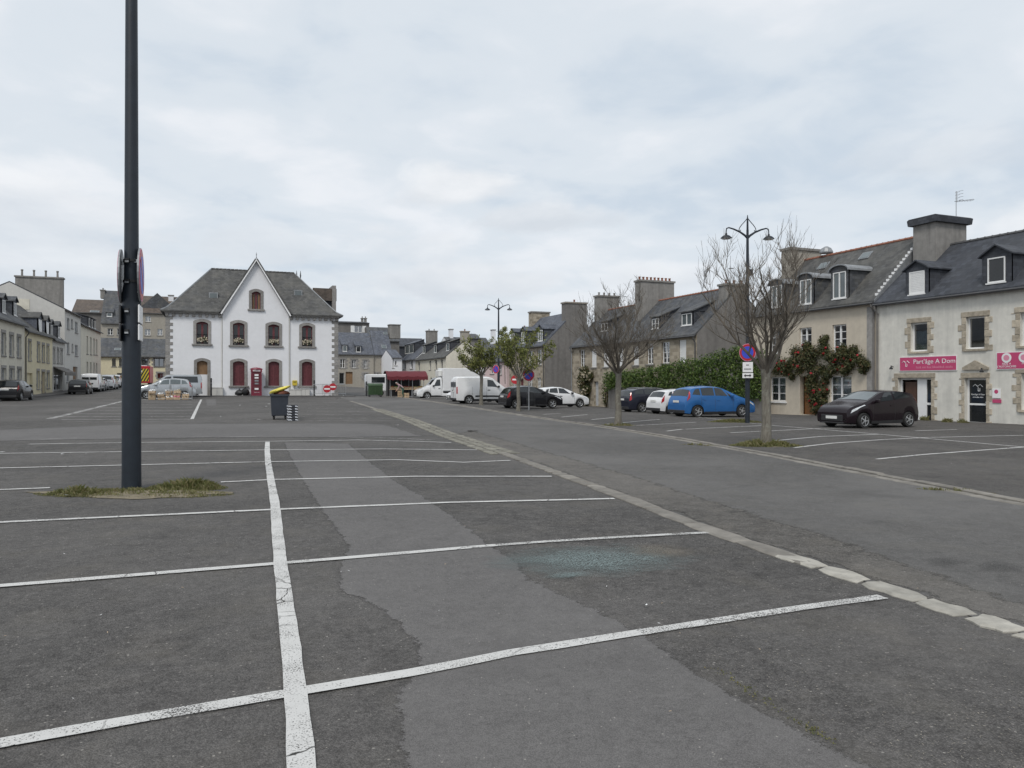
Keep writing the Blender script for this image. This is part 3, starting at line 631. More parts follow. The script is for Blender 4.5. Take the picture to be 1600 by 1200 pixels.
# ================================================================== HOUSES
class House:
    """facade in the local plane y=0 facing -y, x to the viewer's right, y into the house"""
    def __init__(s, name, label, cat, face, X, Y, W, D, eave, ridge, wall, roof, eo=.22, ov=.0, cat2=None, roofkind='gable', gutter=True, base=1.5, sidewall=None):
        rz = {'W': -PI/2, 'E': PI/2, 'S': 0.}[face] if isinstance(face, str) else face
        z0 = g(X, Y); s.z0 = z0
        s.root = empty(name, (X, Y, z0), rz, label, cat)
        s.Mi = (Matrix.Translation((X, Y, z0)) @ Matrix.Rotation(rz, 4, 'Z')).inverted()
        s.W, s.D, s.H, s.rise = W, D, eave-z0, ridge-eave; s.wallm, s.roofm = T[wall], T[roof]; s.eo, s.ov = eo, ov; s.holes = []; s.kind = roofkind; s.base = base; s.gutter = gutter
        s.sl = s.rise/(D/2); s.side = T[sidewall] if sidewall else None
    def px(s, u, v, y=0.):
        o = s.Mi @ Vector((0, 0, EYE)); d = s.Mi.to_3x3() @ ray(u, v); t = (y-o.y)/d.y; p = o+d*t; return p.x, p.z
    def rect(s, u0, u1, v0, v1, y=0.):
        um = (u0+u1)/2; x0, _ = s.px(u0, v0, y); x1, _ = s.px(u1, v0, y); z1 = s.px(um, v0, y)[1]; z0 = s.px(um, v1, y)[1]; return x0, x1, z0, z1
    def window(s, r, style='cas', bars=3, frame='white_frame', sill='grey_stone', surround=None, curtain=None, name='window', rec=.16, leaf=2, shut=None, sill_h=.10, glass='glass', sw=.16):
        x0, x1, z0, z1 = r; s.holes.append((x0, x1, z0, z1)); m = MB(); t = .075; y = rec; d = .05
        fm = T[frame]
        if style == 'shutter':        # closed slatted shutter or roller blind
            f = MB().box(x0, x1, y-.02, y+.02, z0, z1)
            n = 9
            for k in range(n): zz = z0+(z1-z0)*(k+.15)/n; f.box(x0+.03, x1-.03, y-.04, y-.021, zz, zz+(z1-z0)/n*.7)
            o = f.build(name, fm, s.root)
        else:
            m.box(x0, x0+t, y, y+d, z0, z1).box(x1-t, x1, y, y+d, z0, z1).box(x0+t, x1-t, y, y+d, z0, z0+t).box(x0+t, x1-t, y, y+d, z1-t, z1)
            w = x1-x0
            for k in range(1, leaf): xc = x0+w*k/leaf; m.box(xc-t*.7, xc+t*.7, y-.01, y+d, z0+t, z1-t)
            for l in range(leaf):
                a, b = x0+w*l/leaf+t*.8, x0+w*(l+1)/leaf-t*.8
                for k in range(1, bars): zc = z0+(z1-z0)*k/bars; m.box(a, b, y+.01, y+d-.01, zc-.018, zc+.018)
            o = m.build(name, fm, s.root)
            MB().quad((x0+t*.5, y+d*.6, z0+t*.5), (x1-t*.5, y+d*.6, z0+t*.5), (x1-t*.5, y+d*.6, z1-t*.5), (x0+t*.5, y+d*.6, z1-t*.5)).build('pane', T[glass], o)
            if curtain:
                cu = MB(); cm, lo, hi = curtain; n = 14; zz0, zz1 = z0+(z1-z0)*lo, z0+(z1-z0)*hi
                for k in range(n): a, b = x0+.04+(w-.08)*k/n, x0+.04+(w-.08)*(k+1)/n; ya, yb = y+.10+.02*(k % 2), y+.10+.02*((k+1) % 2); cu.quad((a, ya, zz0), (b, yb, zz0), (b, yb, zz1), (a, ya, zz1))
                cu.build('curtain', T[cm], o)
        if sill: MB().box(x0-.12, x1+.12, -.07, rec-.01, z0-sill_h, z0-.002).build('sill', T[sill], o)
        if surround: s.surround(o, r, surround, sw)
        if shut:        # open leaves against the wall
            for a, b in ((x0-(x1-x0)*.5, x0-.01), (x1+.01, x1+(x1-x0)*.5)):
                q = MB().box(a, b, -.045, -.004, z0, z1)
                for k in range(8): zz = z0+(z1-z0)*(k+.2)/8; q.box(a+.03, b-.03, -.055, -.0455, zz, zz+(z1-z0)/8*.55)
                q.build('shutter', T[shut], o)
        return o
    def surround(s, o, r, mat, sw=.16, proud=.03):
        x0, x1, z0, z1 = r; k = 0; z = z0-.12; rr = random.Random(int(x0*100))
        MB().cbox(x0-sw*1.1, x1+sw*1.1, -proud-.01, .09, z1+.002, z1+.24, .012).build('lintel', T[mat], o)
        for side in (0, 1):
            z = z0-.1; k = side
            while z < z1-.02:
                h = min(rr.uniform(.26, .36), z1-z); w = sw*(1.7 if k % 2 else .9)*rr.uniform(.9, 1.1)
                a, b = (x0-w, x0-.002) if side == 0 else (x1+.002, x1+w)
                MB().cbox(a, b, -proud*rr.uniform(.7, 1.2), .09, z+.006, z+h-.006, .012).build('surround_stone', T[mat], o); z += h; k += 1
    def door(s, r, mat='wood', glassy=False, surround=None, name='door', rec=.2):
        x0, x1, z0, z1 = r; s.holes.append((x0, x1, z0, z1)); y = rec; t = .09
        if glassy:
            m = MB().box(x0, x0+t, y, y+.05, z0, z1).box(x1-t, x1, y, y+.05, z0, z1).box(x0+t, x1-t, y, y+.05, z0, z0+.1).box(x0+t, x1-t, y, y+.05, z1-t, z1).box(x0+t, x1-t, y, y+.05, z0+(z1-z0)*.41, z0+(z1-z0)*.45)
            o = m.build(name, T['white_frame'], s.root); MB().quad((x0+.05, y+.03, z0+.05), (x1-.05, y+.03, z0+.05), (x1-.05, y+.03, z1-.05), (x0+.05, y+.03, z1-.05)).build('pane', T['glass_dark'], o)
        else:
            m = MB().box(x0, x1, y, y+.05, z0, z1)
            for a in (.12, .55):
                for b in (.06, .40, .72): m.box(x0+(x1-x0)*a, x0+(x1-x0)*(a+.33), y-.02, y-.001, z0+(z1-z0)*b, z0+(z1-z0)*(b+.24))
            o = m.build(name, T[mat], s.root)
        MB().box(x1-.14, x1-.05, y-.07, y-.021, z0+1.0, z0+1.05).build('handle', T['galv'], o)
        if surround: s.surround(o, r, surround)
        return o
    def walls(s, mat=None):
        m = MB(); W, D, H, b = s.W, s.D, s.H, -s.base; hs = s.holes
        xs = sorted({0., W, *[q for h in hs for q in h[:2] if 0 < q < W]}); zs = sorted({b, H, *[q for h in hs for q in h[2:] if b < q < H]})
        for i in range(len(xs)-1):
            for j in range(len(zs)-1):
                xc, zc = (xs[i]+xs[i+1])/2, (zs[j]+zs[j+1])/2
                if any(h[0] < xc < h[1] and h[2] < zc < h[3] for h in hs): continue
                m.quad((xs[i], 0, zs[j]), (xs[i+1], 0, zs[j]), (xs[i+1], 0, zs[j+1]), (xs[i], 0, zs[j+1]))
        for x0, x1, z0, z1 in hs:
            d = .28
            m.quad((x0, 0, z0), (x0, d, z0), (x0, d, z1), (x0, 0, z1)).quad((x1, d, z0), (x1, 0, z0), (x1, 0, z1), (x1, d, z1)).quad((x0, 0, z1), (x0, d, z1), (x1, d, z1), (x1, 0, z1)).quad((x0, d, z0), (x0, 0, z0), (x1, 0, z0), (x1, d, z0))
        sd = MB()
        if s.kind == 'gable':
            ap = H+s.rise
            sd.poly([(0, D, b), (0, 0, b), (0, 0, H), (0, D/2, ap), (0, D, H)]).poly([(W, 0, b), (W, D, b), (W, D, H), (W, D/2, ap), (W, 0, H)])
        else: sd.quad((0, D, b), (0, 0, b), (0, 0, H), (0, D, H)).quad((W, 0, b), (W, D, b), (W, D, H), (W, 0, H))
        sd.quad((W, D, b), (0, D, b), (0, D, H), (W, D, H))
        if s.side: sd.build('side_wall', s.side, s.root)
        else: m.v, m.f = m.v+sd.v, m.f+[tuple(i+len(m.v) for i in f) for f in sd.f]
        s.wall = m.build('wall', s.wallm, s.root); return s.wall
    def roof(s, ridge=None, t=.12):
        W, D, H, eo, ov, sl = s.W, s.D, s.H, s.eo, s.ov, s.sl; zr = H+s.rise; ze = H-eo*sl
        k = t*math.sqrt(1+sl*sl)
        sec = [(-eo, ze+.01), (D/2, zr+.01), (D+eo, ze+.01), (D+eo, ze+k), (D/2, zr+k), (-eo, ze+k)]
        s.rf = MB().prism(sec, 'x', -ov, W+ov).build('roof', s.roofm, s.root); s.k = k
        if ridge:
            n = int((W+2*ov)/.38); m = MB()
            for i in range(n):
                a = -ov+(W+2*ov)*i/n; b = a+(W+2*ov)/n
                m.tube([(a, D/2, zr+k-.02), (b-.03, D/2, zr+k-.02), (b, D/2, zr+k-.02)], [.10, .10, .125], 6)
            m.build('ridge_tiles', T[ridge], s.rf)
        if s.gutter:
            MB().tube([(-ov, -eo-.06, ze+.03), (W+ov, -eo-.06, ze+.03)], .065, 6).build('gutter', T['zinc_dark'], s.root)
        return s.rf
    def pipe(s, x, mat='zinc'):
        ze = s.H-s.eo*s.sl
        MB().tube([(x, -s.eo-.06, ze), (x, -s.eo-.04, ze-.15), (x, -.07, ze-.45), (x, -.07, -s.base)], .05, 6).build('downpipe', T[mat], s.root)
    def chimney(s, x, y, wx, wy, top, mat='cement', pots=3, cap='cement', potm='terracotta', capk=.09, low=None, poth=.32):
        zt = top-s.z0; yy = min(y, s.D-y); zb = (s.H+yy*s.sl-1.2) if low is None else low-s.z0
        o = MB().box(x-wx/2, x+wx/2, y-wy/2, y+wy/2, zb, zt-.16).build('chimney', T[mat], s.root)
        MB().box(x-wx/2-capk, x+wx/2+capk, y-wy/2-capk, y+wy/2+capk, zt-.158, zt).build('chimney_cap', T[cap], o)
        for i in range(pots):
            q = MB(); yy = y-wy/2+wy*(i+.5)/pots; q.lathe([(.11, 0), (.09, poth*.75), (.12, poth*.8), (.12, poth)], 8, x, yy, zt+.001); q.build('chimney_pot', T[potm], o)
        return o
    def dormer(s, u0, u1, v0, v1, kind='gable', cheek='slate', glass='glass_dark', frame='white_frame', bars=1, leaf=2, blind=False, side=.14, head=.16, sillz=None):
        """window rectangle given as seen; stands where its sill meets the roof"""
        z = s.H+.6
        for _ in range(12):
            y = max(.05, (z-s.H-s.k)/s.sl+.02); x0, x1, z0, z1 = s.rect(u0, u1, v0, v1, y); z = z*.4+(z0-.08)*.6
        a, b, zt = x0-side, x1+side, z1+head
        yb = lambda zz: min(s.D/2, (zz-s.H-s.k*.5)/s.sl+.05)      # depth where the roof reaches a height
        yf = y; zs = z0-.1
        m = MB()
        m.box(a, x0, yf, yf+.08, zs, zt).box(x1, b, yf, yf+.08, zs, zt).box(x0, x1, yf, yf+.08, z1, zt).box(x0, x1, yf, yf+.08, zs, z0)
        for xx in (a, b): m.poly([(xx, yf, zs), (xx, yf, zt), (xx, yb(zt), zt), (xx, yb(zs), zs)][::(1 if xx == a else -1)])
        d = m.build('dormer', T[cheek], s.root)
        xm = (a+b)/2; e = .12; yr = yf-.14
        if kind == 'gable':
            hr = (b-a)*.30; zr = zt+hr; k = .07
            MB().poly([(a, yf, zt), (b, yf, zt), (xm, yf, zr)]).build('dormer_gable', T[cheek], d)
            r = MB()
            for q in (-1, 1):
                xe = xm+q*((b-a)/2+e); ze = zt-hr*e/((b-a)/2)
                P = [(xe, yr, ze), (xm, yr, zr), (xm, yb(zr)+.3, zr), (xe, yb(ze)+.1, ze)]; Q = [(p[0], p[1], p[2]+k) for p in P]
                r.add(P+Q, [(0, 1, 2, 3), (4, 5, 6, 7), (0, 1, 5, 4), (1, 2, 6, 5), (2, 3, 7, 6), (3, 0, 4, 7)])
            r.build('dormer_roof', s.roofm, d)
        elif kind == 'shed':
            rs = s.sl*.42; L_ = 4.0
            yh = (zt-s.H-s.k)/s.sl; L_ = min((zt+.0-(s.H+s.k)-s.sl*yf)/(s.sl-rs)+.3, s.D/2-yf)
            P = [(a-e, yr, zt-.14*rs), (b+e, yr, zt-.14*rs), (b+e, yf+L_, zt+L_*rs), (a-e, yf+L_, zt+L_*rs)]; Q = [(p[0], p[1], p[2]+.09) for p in P]
            MB().add(P+Q, [(3, 2, 1, 0), (4, 5, 6, 7), (0, 1, 5, 4), (1, 2, 6, 5), (2, 3, 7, 6), (3, 0, 4, 7)]).build('dormer_roof', s.roofm, d)
            for xx in (a, b): MB().poly([(xx, yf, zt-.02), (xx, yf+L_, zt+L_*rs), (xx, yf+L_, zt-.1)]).build('dormer_cheek', T[cheek], d)
        else:           # segmental zinc top
            n = 10; hr = (b-a)*.26; P = [(xm+(b-a+.12)/2*math.cos(PI-PI*i/n), zt+hr*math.sin(PI*i/n)) for i in range(n+1)]
            MB().prism([(p[0], p[1]) for p in P], 'y', yf-.02, yf+.06).build('dormer_gable', T[cheek], d)
            Pi = [(xm+(b-a+.12)/2*math.cos(PI-PI*i/n), zt+hr*math.sin(PI*i/n)+.003) for i in range(n+1)]; Po = [(xm+((b-a)/2+.13)*math.cos(PI-PI*i/n), zt+(hr+.07)*math.sin(PI*i/n)+.003) for i in range(n+1)]
            MB().prism(Pi+Po[::-1], 'y', yr, yb(zt)+.15).build('dormer_roof', T['zinc'], d)
        t = .055; w = MB(); y2 = yf+.03
        w.box(x0, x0+t, y2-.06, y2, z0, z1).box(x1-t, x1, y2-.06, y2, z0, z1).box(x0+t, x1-t, y2-.06, y2, z0, z0+t).box(x0+t, x1-t, y2-.06, y2, z1-t, z1)
        if not blind:
            for k in range(1, leaf): xc = x0+(x1-x0)*k/leaf; w.box(xc-.04, xc+.04, y2-.06, y2, z0+t, z1-t)
            for k in range(1, bars): zc = z0+(z1-z0)*k/bars; w.box(x0+t, x1-t, y2-.05, y2-.01, zc-.02, zc+.02)
        w.box(x0-.06, x1+.06, yf-.08, yf-.031, z0-.07, z0-.005)
        w.build('window_frame', T[frame], d)
        if blind:
            q = MB(); n = 12
            for k in range(n): q.box(x0+t, x1-t, y2-.045, y2-.01, z0+t+(z1-z0-2*t)*k/n, z0+t+(z1-z0-2*t)*(k+.92)/n)
            q.build('roller_shutter', T['white_frame'], d)
        else: MB().quad((x0+.03, y2-.02, z0+.03), (x1-.03, y2-.02, z0+.03), (x1-.03, y2-.02, z1-.03), (x0+.03, y2-.02, z1-.03)).build('pane', T[glass], d)
        return d
    def skylight(s, u, v, w=.6, h=.7, open_=0):
        y = s.D*.25
        for _ in range(8): x, z = s.px(u, v, y); y = y*.4+.6*max(.1, min(s.D/2-.2, (z-s.H-s.k)/s.sl))
        z = s.H+s.k+y*s.sl; c = 1/math.sqrt(1+s.sl**2); n = Vector((0, -s.sl*c, c)); up = Vector((0, c, s.sl*c)); p = Vector((x, y, z)); X = Vector((1, 0, 0))
        def fr(m, w, h, t0, t1, mm=None):
            P = [p+X*a*w/2+up*b*h/2 for a, b in ((-1, -1), (1, -1), (1, 1), (-1, 1))]
            m.add([q+n*t0 for q in P]+[q+n*t1 for q in P], [(3, 2, 1, 0), (4, 5, 6, 7), (0, 1, 5, 4), (1, 2, 6, 5), (2, 3, 7, 6), (3, 0, 4, 7)])
        a = MB(); fr(a, w, h, -.05, .07); o = a.build('skylight', T['zinc'], s.root); b = MB(); fr(b, w*.8, h*.82, .0705, .08); b.build('pane', T['car_glass_light'], o)
        return o
def onX(u, X): r = ray(u, HV); d = X/r.x; return r.y*d
def onY(u, Y): r = ray(u, HV); d = Y/r.y; return r.x*d
def antenna(loc, h, label, seed=0, rz=.6):
    o = empty('television_antenna', loc, rz, label, 'antenna')
    MB().tube([(0, 0, -1.2), (0, 0, h)], .022, 5).build('mast', T['galv'], o)
    m = MB().tube([(-.1, 0, h*.62), (1.0, 0, h*.72)], .014, 4)
    for k in range(6): x = .1+k*.16; m.tube([(x, -.18, h*.63+x*.07), (x, .18, h*.63+x*.07)], .01, 4)
    m.build('yagi', T['galv'], o)
    p = MB()
    for k in range(4):
        z = h*.98-k*.16; p.tube([(.05, -.14, z), (.3, -.14, z+.05)], .01, 4).tube([(.05, .14, z), (.3, .14, z+.05)], .01, 4)
    p.tube([(.05, 0, h), (.05, 0, h-.6)], .015, 4); p.build('panel_aerial', T['galv'], o); return o
GL = ('curtain', 0, 1)
# ---------------- shop house, right edge
XR = 32.6
ys = onX(1369, XR)-.02
h = House('terraced_house', 'weathered white house with magenta shop signs and ochre stone window surrounds', 'house', 'W', XR, ys, ys-13.0, 7.0, 5.82, 8.72, 'render_shop', 'slate_new'); SH = h
h.window(h.rect(1423, 1449, 504, 549), 'cas', 1, leaf=1, surround='ochre_stone', curtain=('curtain_blue', 0, .72), sill='ochre_stone', sw=.2)
h.window(h.rect(1509.5, 1538.5, 494.5, 545), 'cas', 1, leaf=1, surround='ochre_stone', sill='ochre_stone', sw=.22)
h.window(h.rect(1594, 1624, 487, 540), 'cas', 1, leaf=2, surround='ochre_stone', sill='ochre_stone', curtain=('curtain', 0, 1), sw=.22)
h.window(h.rect(1596, 1630, 583, 641), 'cas', 1, leaf=2, surround='ochre_stone', sill='ochre_stone', sw=.24)
x0, x1, z0, z1 = h.rect(1403, 1455, 590.5, 660)
xm = x0+(x1-x0)*.53
h.holes.append((x0, x1, z0, z1))
sh = MB().box(x0, x0+.09, .2, .26, z0, z1).box(x0+.09, xm, .2, .26, z1-.09, z1); so = sh.build('shop_doorway', T['white_frame'], h.root)
MB().box(x0+.09, xm-.0, 1.2, 1.25, z0, z1-.09).build('hall_wall', T['brown_board'], so); MB().box(x0+.25, xm-.1, .24, .28, z0, z1-.2).build('dim_hall_panel', T['dim_hall_brown'], so)  # dark slab fills the doorway; its colour stands for the dim interior
sp = MB().box(xm, xm+.52, .16, .22, z0, z1).box(xm+.52, x1, .16, .22, z0, z0+.1).box(x1-.08, x1, .16, .22, z0+.1, z1).box(xm+.52, x1-.08, .16, .22, z1-.08, z1).box(xm+.52, x1-.08, .16, .22, z0+(z1-z0)*.40, z0+(z1-z0)*.45)
sp.build('side_panel', T['white_frame'], so); MB().quad((xm+.5, .2, z0+.05), (x1-.04, .2, z0+.05), (x1-.04, .2, z1-.04), (xm+.5, .2, z1-.04)).build('pane', T['glass_dark'], so)
h.surround(so, (x0, x1, z0, z1), 'ochre_stone', .2)
dr = h.door(h.rect(1507, 1541, 590.5, 663), glassy=True, surround='ochre_stone', name='glass_door')
h.walls(); h.roof('slate_lid' if 'slate_lid' in T else 'zinc_dark'); h.pipe(.12, 'render_grey')
x, z = h.px(1525, 576); pd = MB().prism([(x-.62, z-.05), (x+.62, z-.05), (x+.62, z+.06), (x, z+.38), (x-.62, z+.06)], 'y', -.10, .02); po = pd.build('pediment', T['ochre_stone'], h.root)
MB().prism([(x-.36, z+.07), (x+.36, z+.07), (x, z+.26)], 'y', -.075, -.06).build('tympanum', T['grey_stone'], po)
h.dormer(1421, 1445, 424, 459, 'gable', 'slate_new', blind=True, side=.22, head=.12); h.dormer(1543.5, 1571, 402, 441, 'gable', 'slate_new', leaf=1, side=.28, head=.12)
ch = h.chimney(.95, 3.5, 1.35, 2.3, 10.3, 'cement', 0, 'slate_new', low=6.5, capk=.0)
zt = 10.3-h.z0; MB().prism([(.95-.86, zt-.30), (.95+.86, zt-.30), (.95+.92, zt), (.95+.80, zt+.07), (.95-.80, zt+.07), (.95-.92, zt)], 'y', 3.5-1.33, 3.5+1.33).build('slate_hood', T['slate_new'], ch)
antenna(h.root.matrix_world @ Vector((0, 0, 0)) if False else Vector((XR+4.3, ys-1.3, 10.4)), 1.45, 'aerial mast on the slate capped chimney of the shop house', 0, -.3)
def plate(par, name, mat, x0, x1, z0, z1, y0=-.05, y1=-.012): return MB().box(x0, x1, y0, y1, z0, z1).build(name, T[mat], par)
def letters(par, body, size, mat, x, z, y=-.056, align='CENTER', sq=1.0, name='lettering'):
    o = share(name, text_mesh(body, size, T[mat], align, .003, sq), par, (x, y, z)); o.rotation_euler = (PI/2, 0, 0); return o
# sign boards are things of their own, screwed on the wall
def board(name, label, u0, u1, v0, v1, border=True):
    q = SH.rect(u0, u1, v0, v1); mw = Matrix.Translation(SH.root.location) @ Matrix.Rotation(-PI/2, 4, 'Z')
    p = mw @ Vector(((q[0]+q[1])/2, 0, (q[2]+q[3])/2)); o = empty(name, p, -PI/2, label, 'sign'); w2, h2 = (q[1]-q[0])/2, (q[3]-q[2])/2
    if border: plate(o, 'border', 'sign_white', -w2, w2, -h2, h2, -.045, -.012)
    return o, w2, h2
o, w2, h2 = board('shop_sign', 'long magenta shop sign reading Part\'âge A Dom above the open doorway', 1406.5, 1496, 556.5, 579.5)
plate(o, 'panel', 'magenta', -w2+.03, w2-.03, -h2+.03, h2-.03, -.052, -.0455)
letters(o, "Part'âge A Dom", h2*.86, 'sign_white', w2*.24, h2*.27, sq=w2*1.38/(h2*.86*6.15))
def small_print(par, x0, x1, z, hh, mat, seed, y0=-.056, y1=-.0525):      # print too small to read in the photograph
    r = random.Random(seed); m = MB(); x = x0
    while x < x1-.03:
        for _ in range(r.randint(3, 8)):
            wl = hh*r.uniform(.35, .6); up = hh*(.5 if r.random() < .7 else .85); m.box(x, x+wl*.3, y0, y1, z-hh*.4, z-hh*.4+up).box(x+wl*.3, x+wl, y0, y1, z-hh*.4, z-hh*.4+hh*.16).box(x+wl*.3, x+wl, y0, y1, z, z+hh*.14); x += wl+hh*.14
            if x > x1: break
        x += hh*.4
    m.build('small_print', T[mat], par)
small_print(o, -w2*.38, w2*.90, -h2*.48, h2*.36, 'sign_pink', 4)
def roof_logo(par, x, z, s, mat, y=-.058):
    m = MB(); P = [(-.5, .12), (-.28, .30), (-.02, .08)], [(-.05, .12), (.2, .30), (.46, .06)]
    for pts in P:
        for a, b in zip(pts, pts[1:]): m.tube([(x+a[0]*s, y, z+a[1]*s), (x+b[0]*s, y, z+b[1]*s)], .028*s, 4)
    m.tube([(x, y, z+.05*s), (x, y, z-.32*s)], .028*s, 4).tube([(x, y, z-.32*s), (x+.17*s, y, z-.32*s)], .028*s, 4).tube([(x+.17*s, y, z-.32*s), (x+.17*s, y, z-.05*s)], .028*s, 4)
    m.build('logo', T[mat], par)
roof_logo(o, -w2*.76, .02, h2*1.25, 'sign_white')
o, w2, h2 = board('shop_sign', 'magenta sign with white round emblems at the right edge of the facade', 1558, 1618, 549.5, 577)
plate(o, 'panel', 'magenta', -w2+.03, w2-.03, -h2+.03, h2-.03, -.052, -.0455)
for xx, t1, t2 in ((-w2*.45, 'AIDE A', "L'AUTONOMIE"), (w2*.45, 'ME', '')):
    MB().lathe([(.22, -.062), (.22, -.053)], 20, xx, 0, h2*.33, 'y').build('emblem', T['sign_white'], o); MB().lathe([(.13, -.066), (.13, -.0622)], 16, xx, 0, h2*.33, 'y').build('emblem_ring', T['sign_pink'], o)
    letters(o, t1, .13, 'sign_white', xx, -h2*.36); (letters(o, t2, .13, 'sign_white', xx, -h2*.68) if t2 else None)
o, w2, h2 = board('wall_notice', 'small white notice with pink dot beside the glass door', 1551.5, 1564, 607, 622)
MB().lathe([(.09, -.052), (.09, -.046)], 14, 0, 0, h2*.35, 'y').build('dot', T['magenta'], o)
o, w2, h2 = board('wall_notice', 'narrow magenta plate under the white notice', 1551.5, 1565, 624, 629.5, False); plate(o, 'panel', 'magenta', -w2, w2, -h2, h2, -.04, -.012)
q = SH.rect(1512, 1536, 602, 616); xx, zz = (q[0]+q[1])/2, (q[2]+q[3])/2
roof_logo(dr, xx, zz+.1, .5, 'sign_white', .19); letters(dr, "Part'âge A Dom", .10, 'sign_white', xx, zz-.22, .185); small_print(dr, xx-.25, xx+.25, zz-.34, .07, 'sign_white', 6, .182, .186)
for (u, v) in ((1396, 573), (1537, 577)):
    x, z = SH.px(u, v); m = MB().tube([(x, -.01, z), (x, -.18, z+.05), (x+.1, -.28, z)], .02, 5).lathe([(.03, 0), (.09, -.1), (.08, -.14)], 8, x+.1, -.28, z); m.build('spot_lamp', T['black_metal'], SH.root)
# ---------------- beige house
yl = onX(1171.5, XR); yr = ys+.03
h = House('terraced_house', 'beige rendered house with three arched zinc dormers and red camellia over the door', 'house', 'W', XR+.05, yl, yl-yr, 7.0, 6.0, 9.5, 'render_beige', 'slate_old')
for q, cur in (((1300.5, 1322.5, 507, 552), ('curtain', .0, .35)), ((1249, 1268, 512, 557), None), ((1203, 1219, 516, 562), None)): h.window(h.rect(*q), 'cas', 4, curtain=cur, sill='grey_stone', rec=.12)
h.window(h.rect(1297, 1330.5, 587, 631), 'cas', 3, curtain=('curtain', 0, 1), sill='white_frame', rec=.1); h.window(h.rect(1203.5, 1227.5, 589, 627), 'cas', 3, curtain=('curtain', 0, 1), sill='white_frame', rec=.1)
h.door(h.rect(1250, 1275, 588, 648), 'wood', rec=.35)
h.walls(); h.roof('terracotta'); h.pipe(h.W-.12, 'render_grey')
MB().box(h.W-.62, h.W-.24, -.03, .1, -1, h.H-.35).build('pilaster', T['grey_stone'], h.root)
for q in ((1302, 1322, 425, 466), (1250.5, 1268, 437, 475), (1206, 1222, 446, 480)): h.dormer(*q, 'arch', 'slate', glass='car_glass_light', leaf=2, side=.17, head=.03)
h.skylight(1353, 400, .75, .6); h.skylight(1287, 416, .75, .6)
h.chimney(.75, 3.6, .85, 2.6, 10.45, 'render_tan', 0, 'cement', low=7.2); 
MB().lathe([(.42, 0), (.42, .08), (.3, .3), (.1, .42)], 12, 2.9, 3.6, 9.85-h.z0).build('roof_cowl', T['zinc'], h.root)
MB().prism([(-.2, h.H-.2*h.sl+h.k), (3.4, h.H+3.4*h.sl+h.k), (3.4, h.H+3.4*h.sl-.55), (-.2, h.H-.2*h.sl-.45)], 'x', h.W+.002, h.W+.025).build('flashing', T['zinc'], h.rf)
for i in range(16):       # mortar fillets along the party wall
    y = .05+i*.2; MB().box(h.W-.16, h.W-.02, y, y+.10, h.H+h.k+y*h.sl-.05, h.H+h.k+(y+.1)*h.sl+.03).build('mortar_fillet', T['sign_white'], h.rf)
# ---------------- long granite house
XS = 33.6
ya, yb_ = onX(893.5, XS), onX(1089, XS)
h = House('stone_house', 'long granite house with grey cement gable and row of clay chimney pots', 'house', 'W', XS, ya, ya-yb_, 7.6, 5.25, 8.85, 'stone', 'slate', sidewall='render_grey', base=2.2)
for q, st in (((906, 914, 546.5, 574), 0), ((924, 932, 545.5, 574), 1), ((942.5, 951, 545, 573.5), 1), ((966, 974, 543, 572), 1), ((989.5, 998, 541, 570.5), 1), ((1010.5, 1020.5, 536.5, 569), 0), ((1034, 1046, 534, 567.5), 0), ((1061, 1072, 531, 566.5), 1)):
    h.window(h.rect(*q), 'shutter' if st else 'cas', 4, sill='grey_stone', rec=.10 if st else .14)
h.door(h.rect(928, 935, 596, 634), 'grey_frame'); h.window(h.rect(943, 951, 594, 620), 'cas', 3); h.window(h.rect(905, 913, 596, 622), 'cas', 3)
h.walls(); h.roof('terracotta'); h.pipe(.1); h.pipe(h.W-.15, 'zinc_dark')
h.dormer(1019, 1029.5, 498, 513.5, 'shed', 'slate_new', bars=2, side=.12); h.dormer(1065.5, 1081, 490, 508, 'shed', 'slate_new', glass='car_glass_light', side=.12); h.dormer(940, 950, 505, 517, 'shed', 'slate_new', side=.12)
wy = h.W
def ch_at(h, u0, u1, v, y, wx=None, wy=1.0, **k):
    x0, z = h.px(u0, v, y); x1, _ = h.px(u1, v, y); return h.chimney((x0+x1)/2, y, wx or (x1-x0), wy, z+h.z0, **k)
x, z = h.px(1023, 440, 3.8); h.chimney(x+.3, 3.6, .9, 3.6, z+h.z0, 'cement', 9, low=6.2)
x, z = h.px(945, 463, 3.8); h.chimney(x+.4, 3.8, .9, 2.4, z+h.z0, 'cement', 4, low=6.2, potm='cement')
x, z = h.px(1128, 448, 3.8); h.chimney(h.W-.5, 3.8, .9, 2.2, z+h.z0, 'cement', 3, low=6.2)
xg, zg = h.W, h.px(1128, 500, 3.8)[1]
MB().box(h.W-.01, h.W+.04, 3.9, 4.3, zg-.35, zg+.35).build('gable_vent', T['granite'], h.root); MB().box(h.W+.041, h.W+.05, 4.0, 4.2, zg-.25, zg+.25).build('vent_glass', T['glass_dark'], h.root)
antenna(Vector((XS+3.8, yb_+.9, 8.9)), 2.6, 'tall aerial on the end chimney of the long granite house', 1, .8)
antenna(Vector((XS+3.6, ya-4.2, 9.0)), 1.6, 'small aerial on the left chimney of the long granite house', 1, .8)
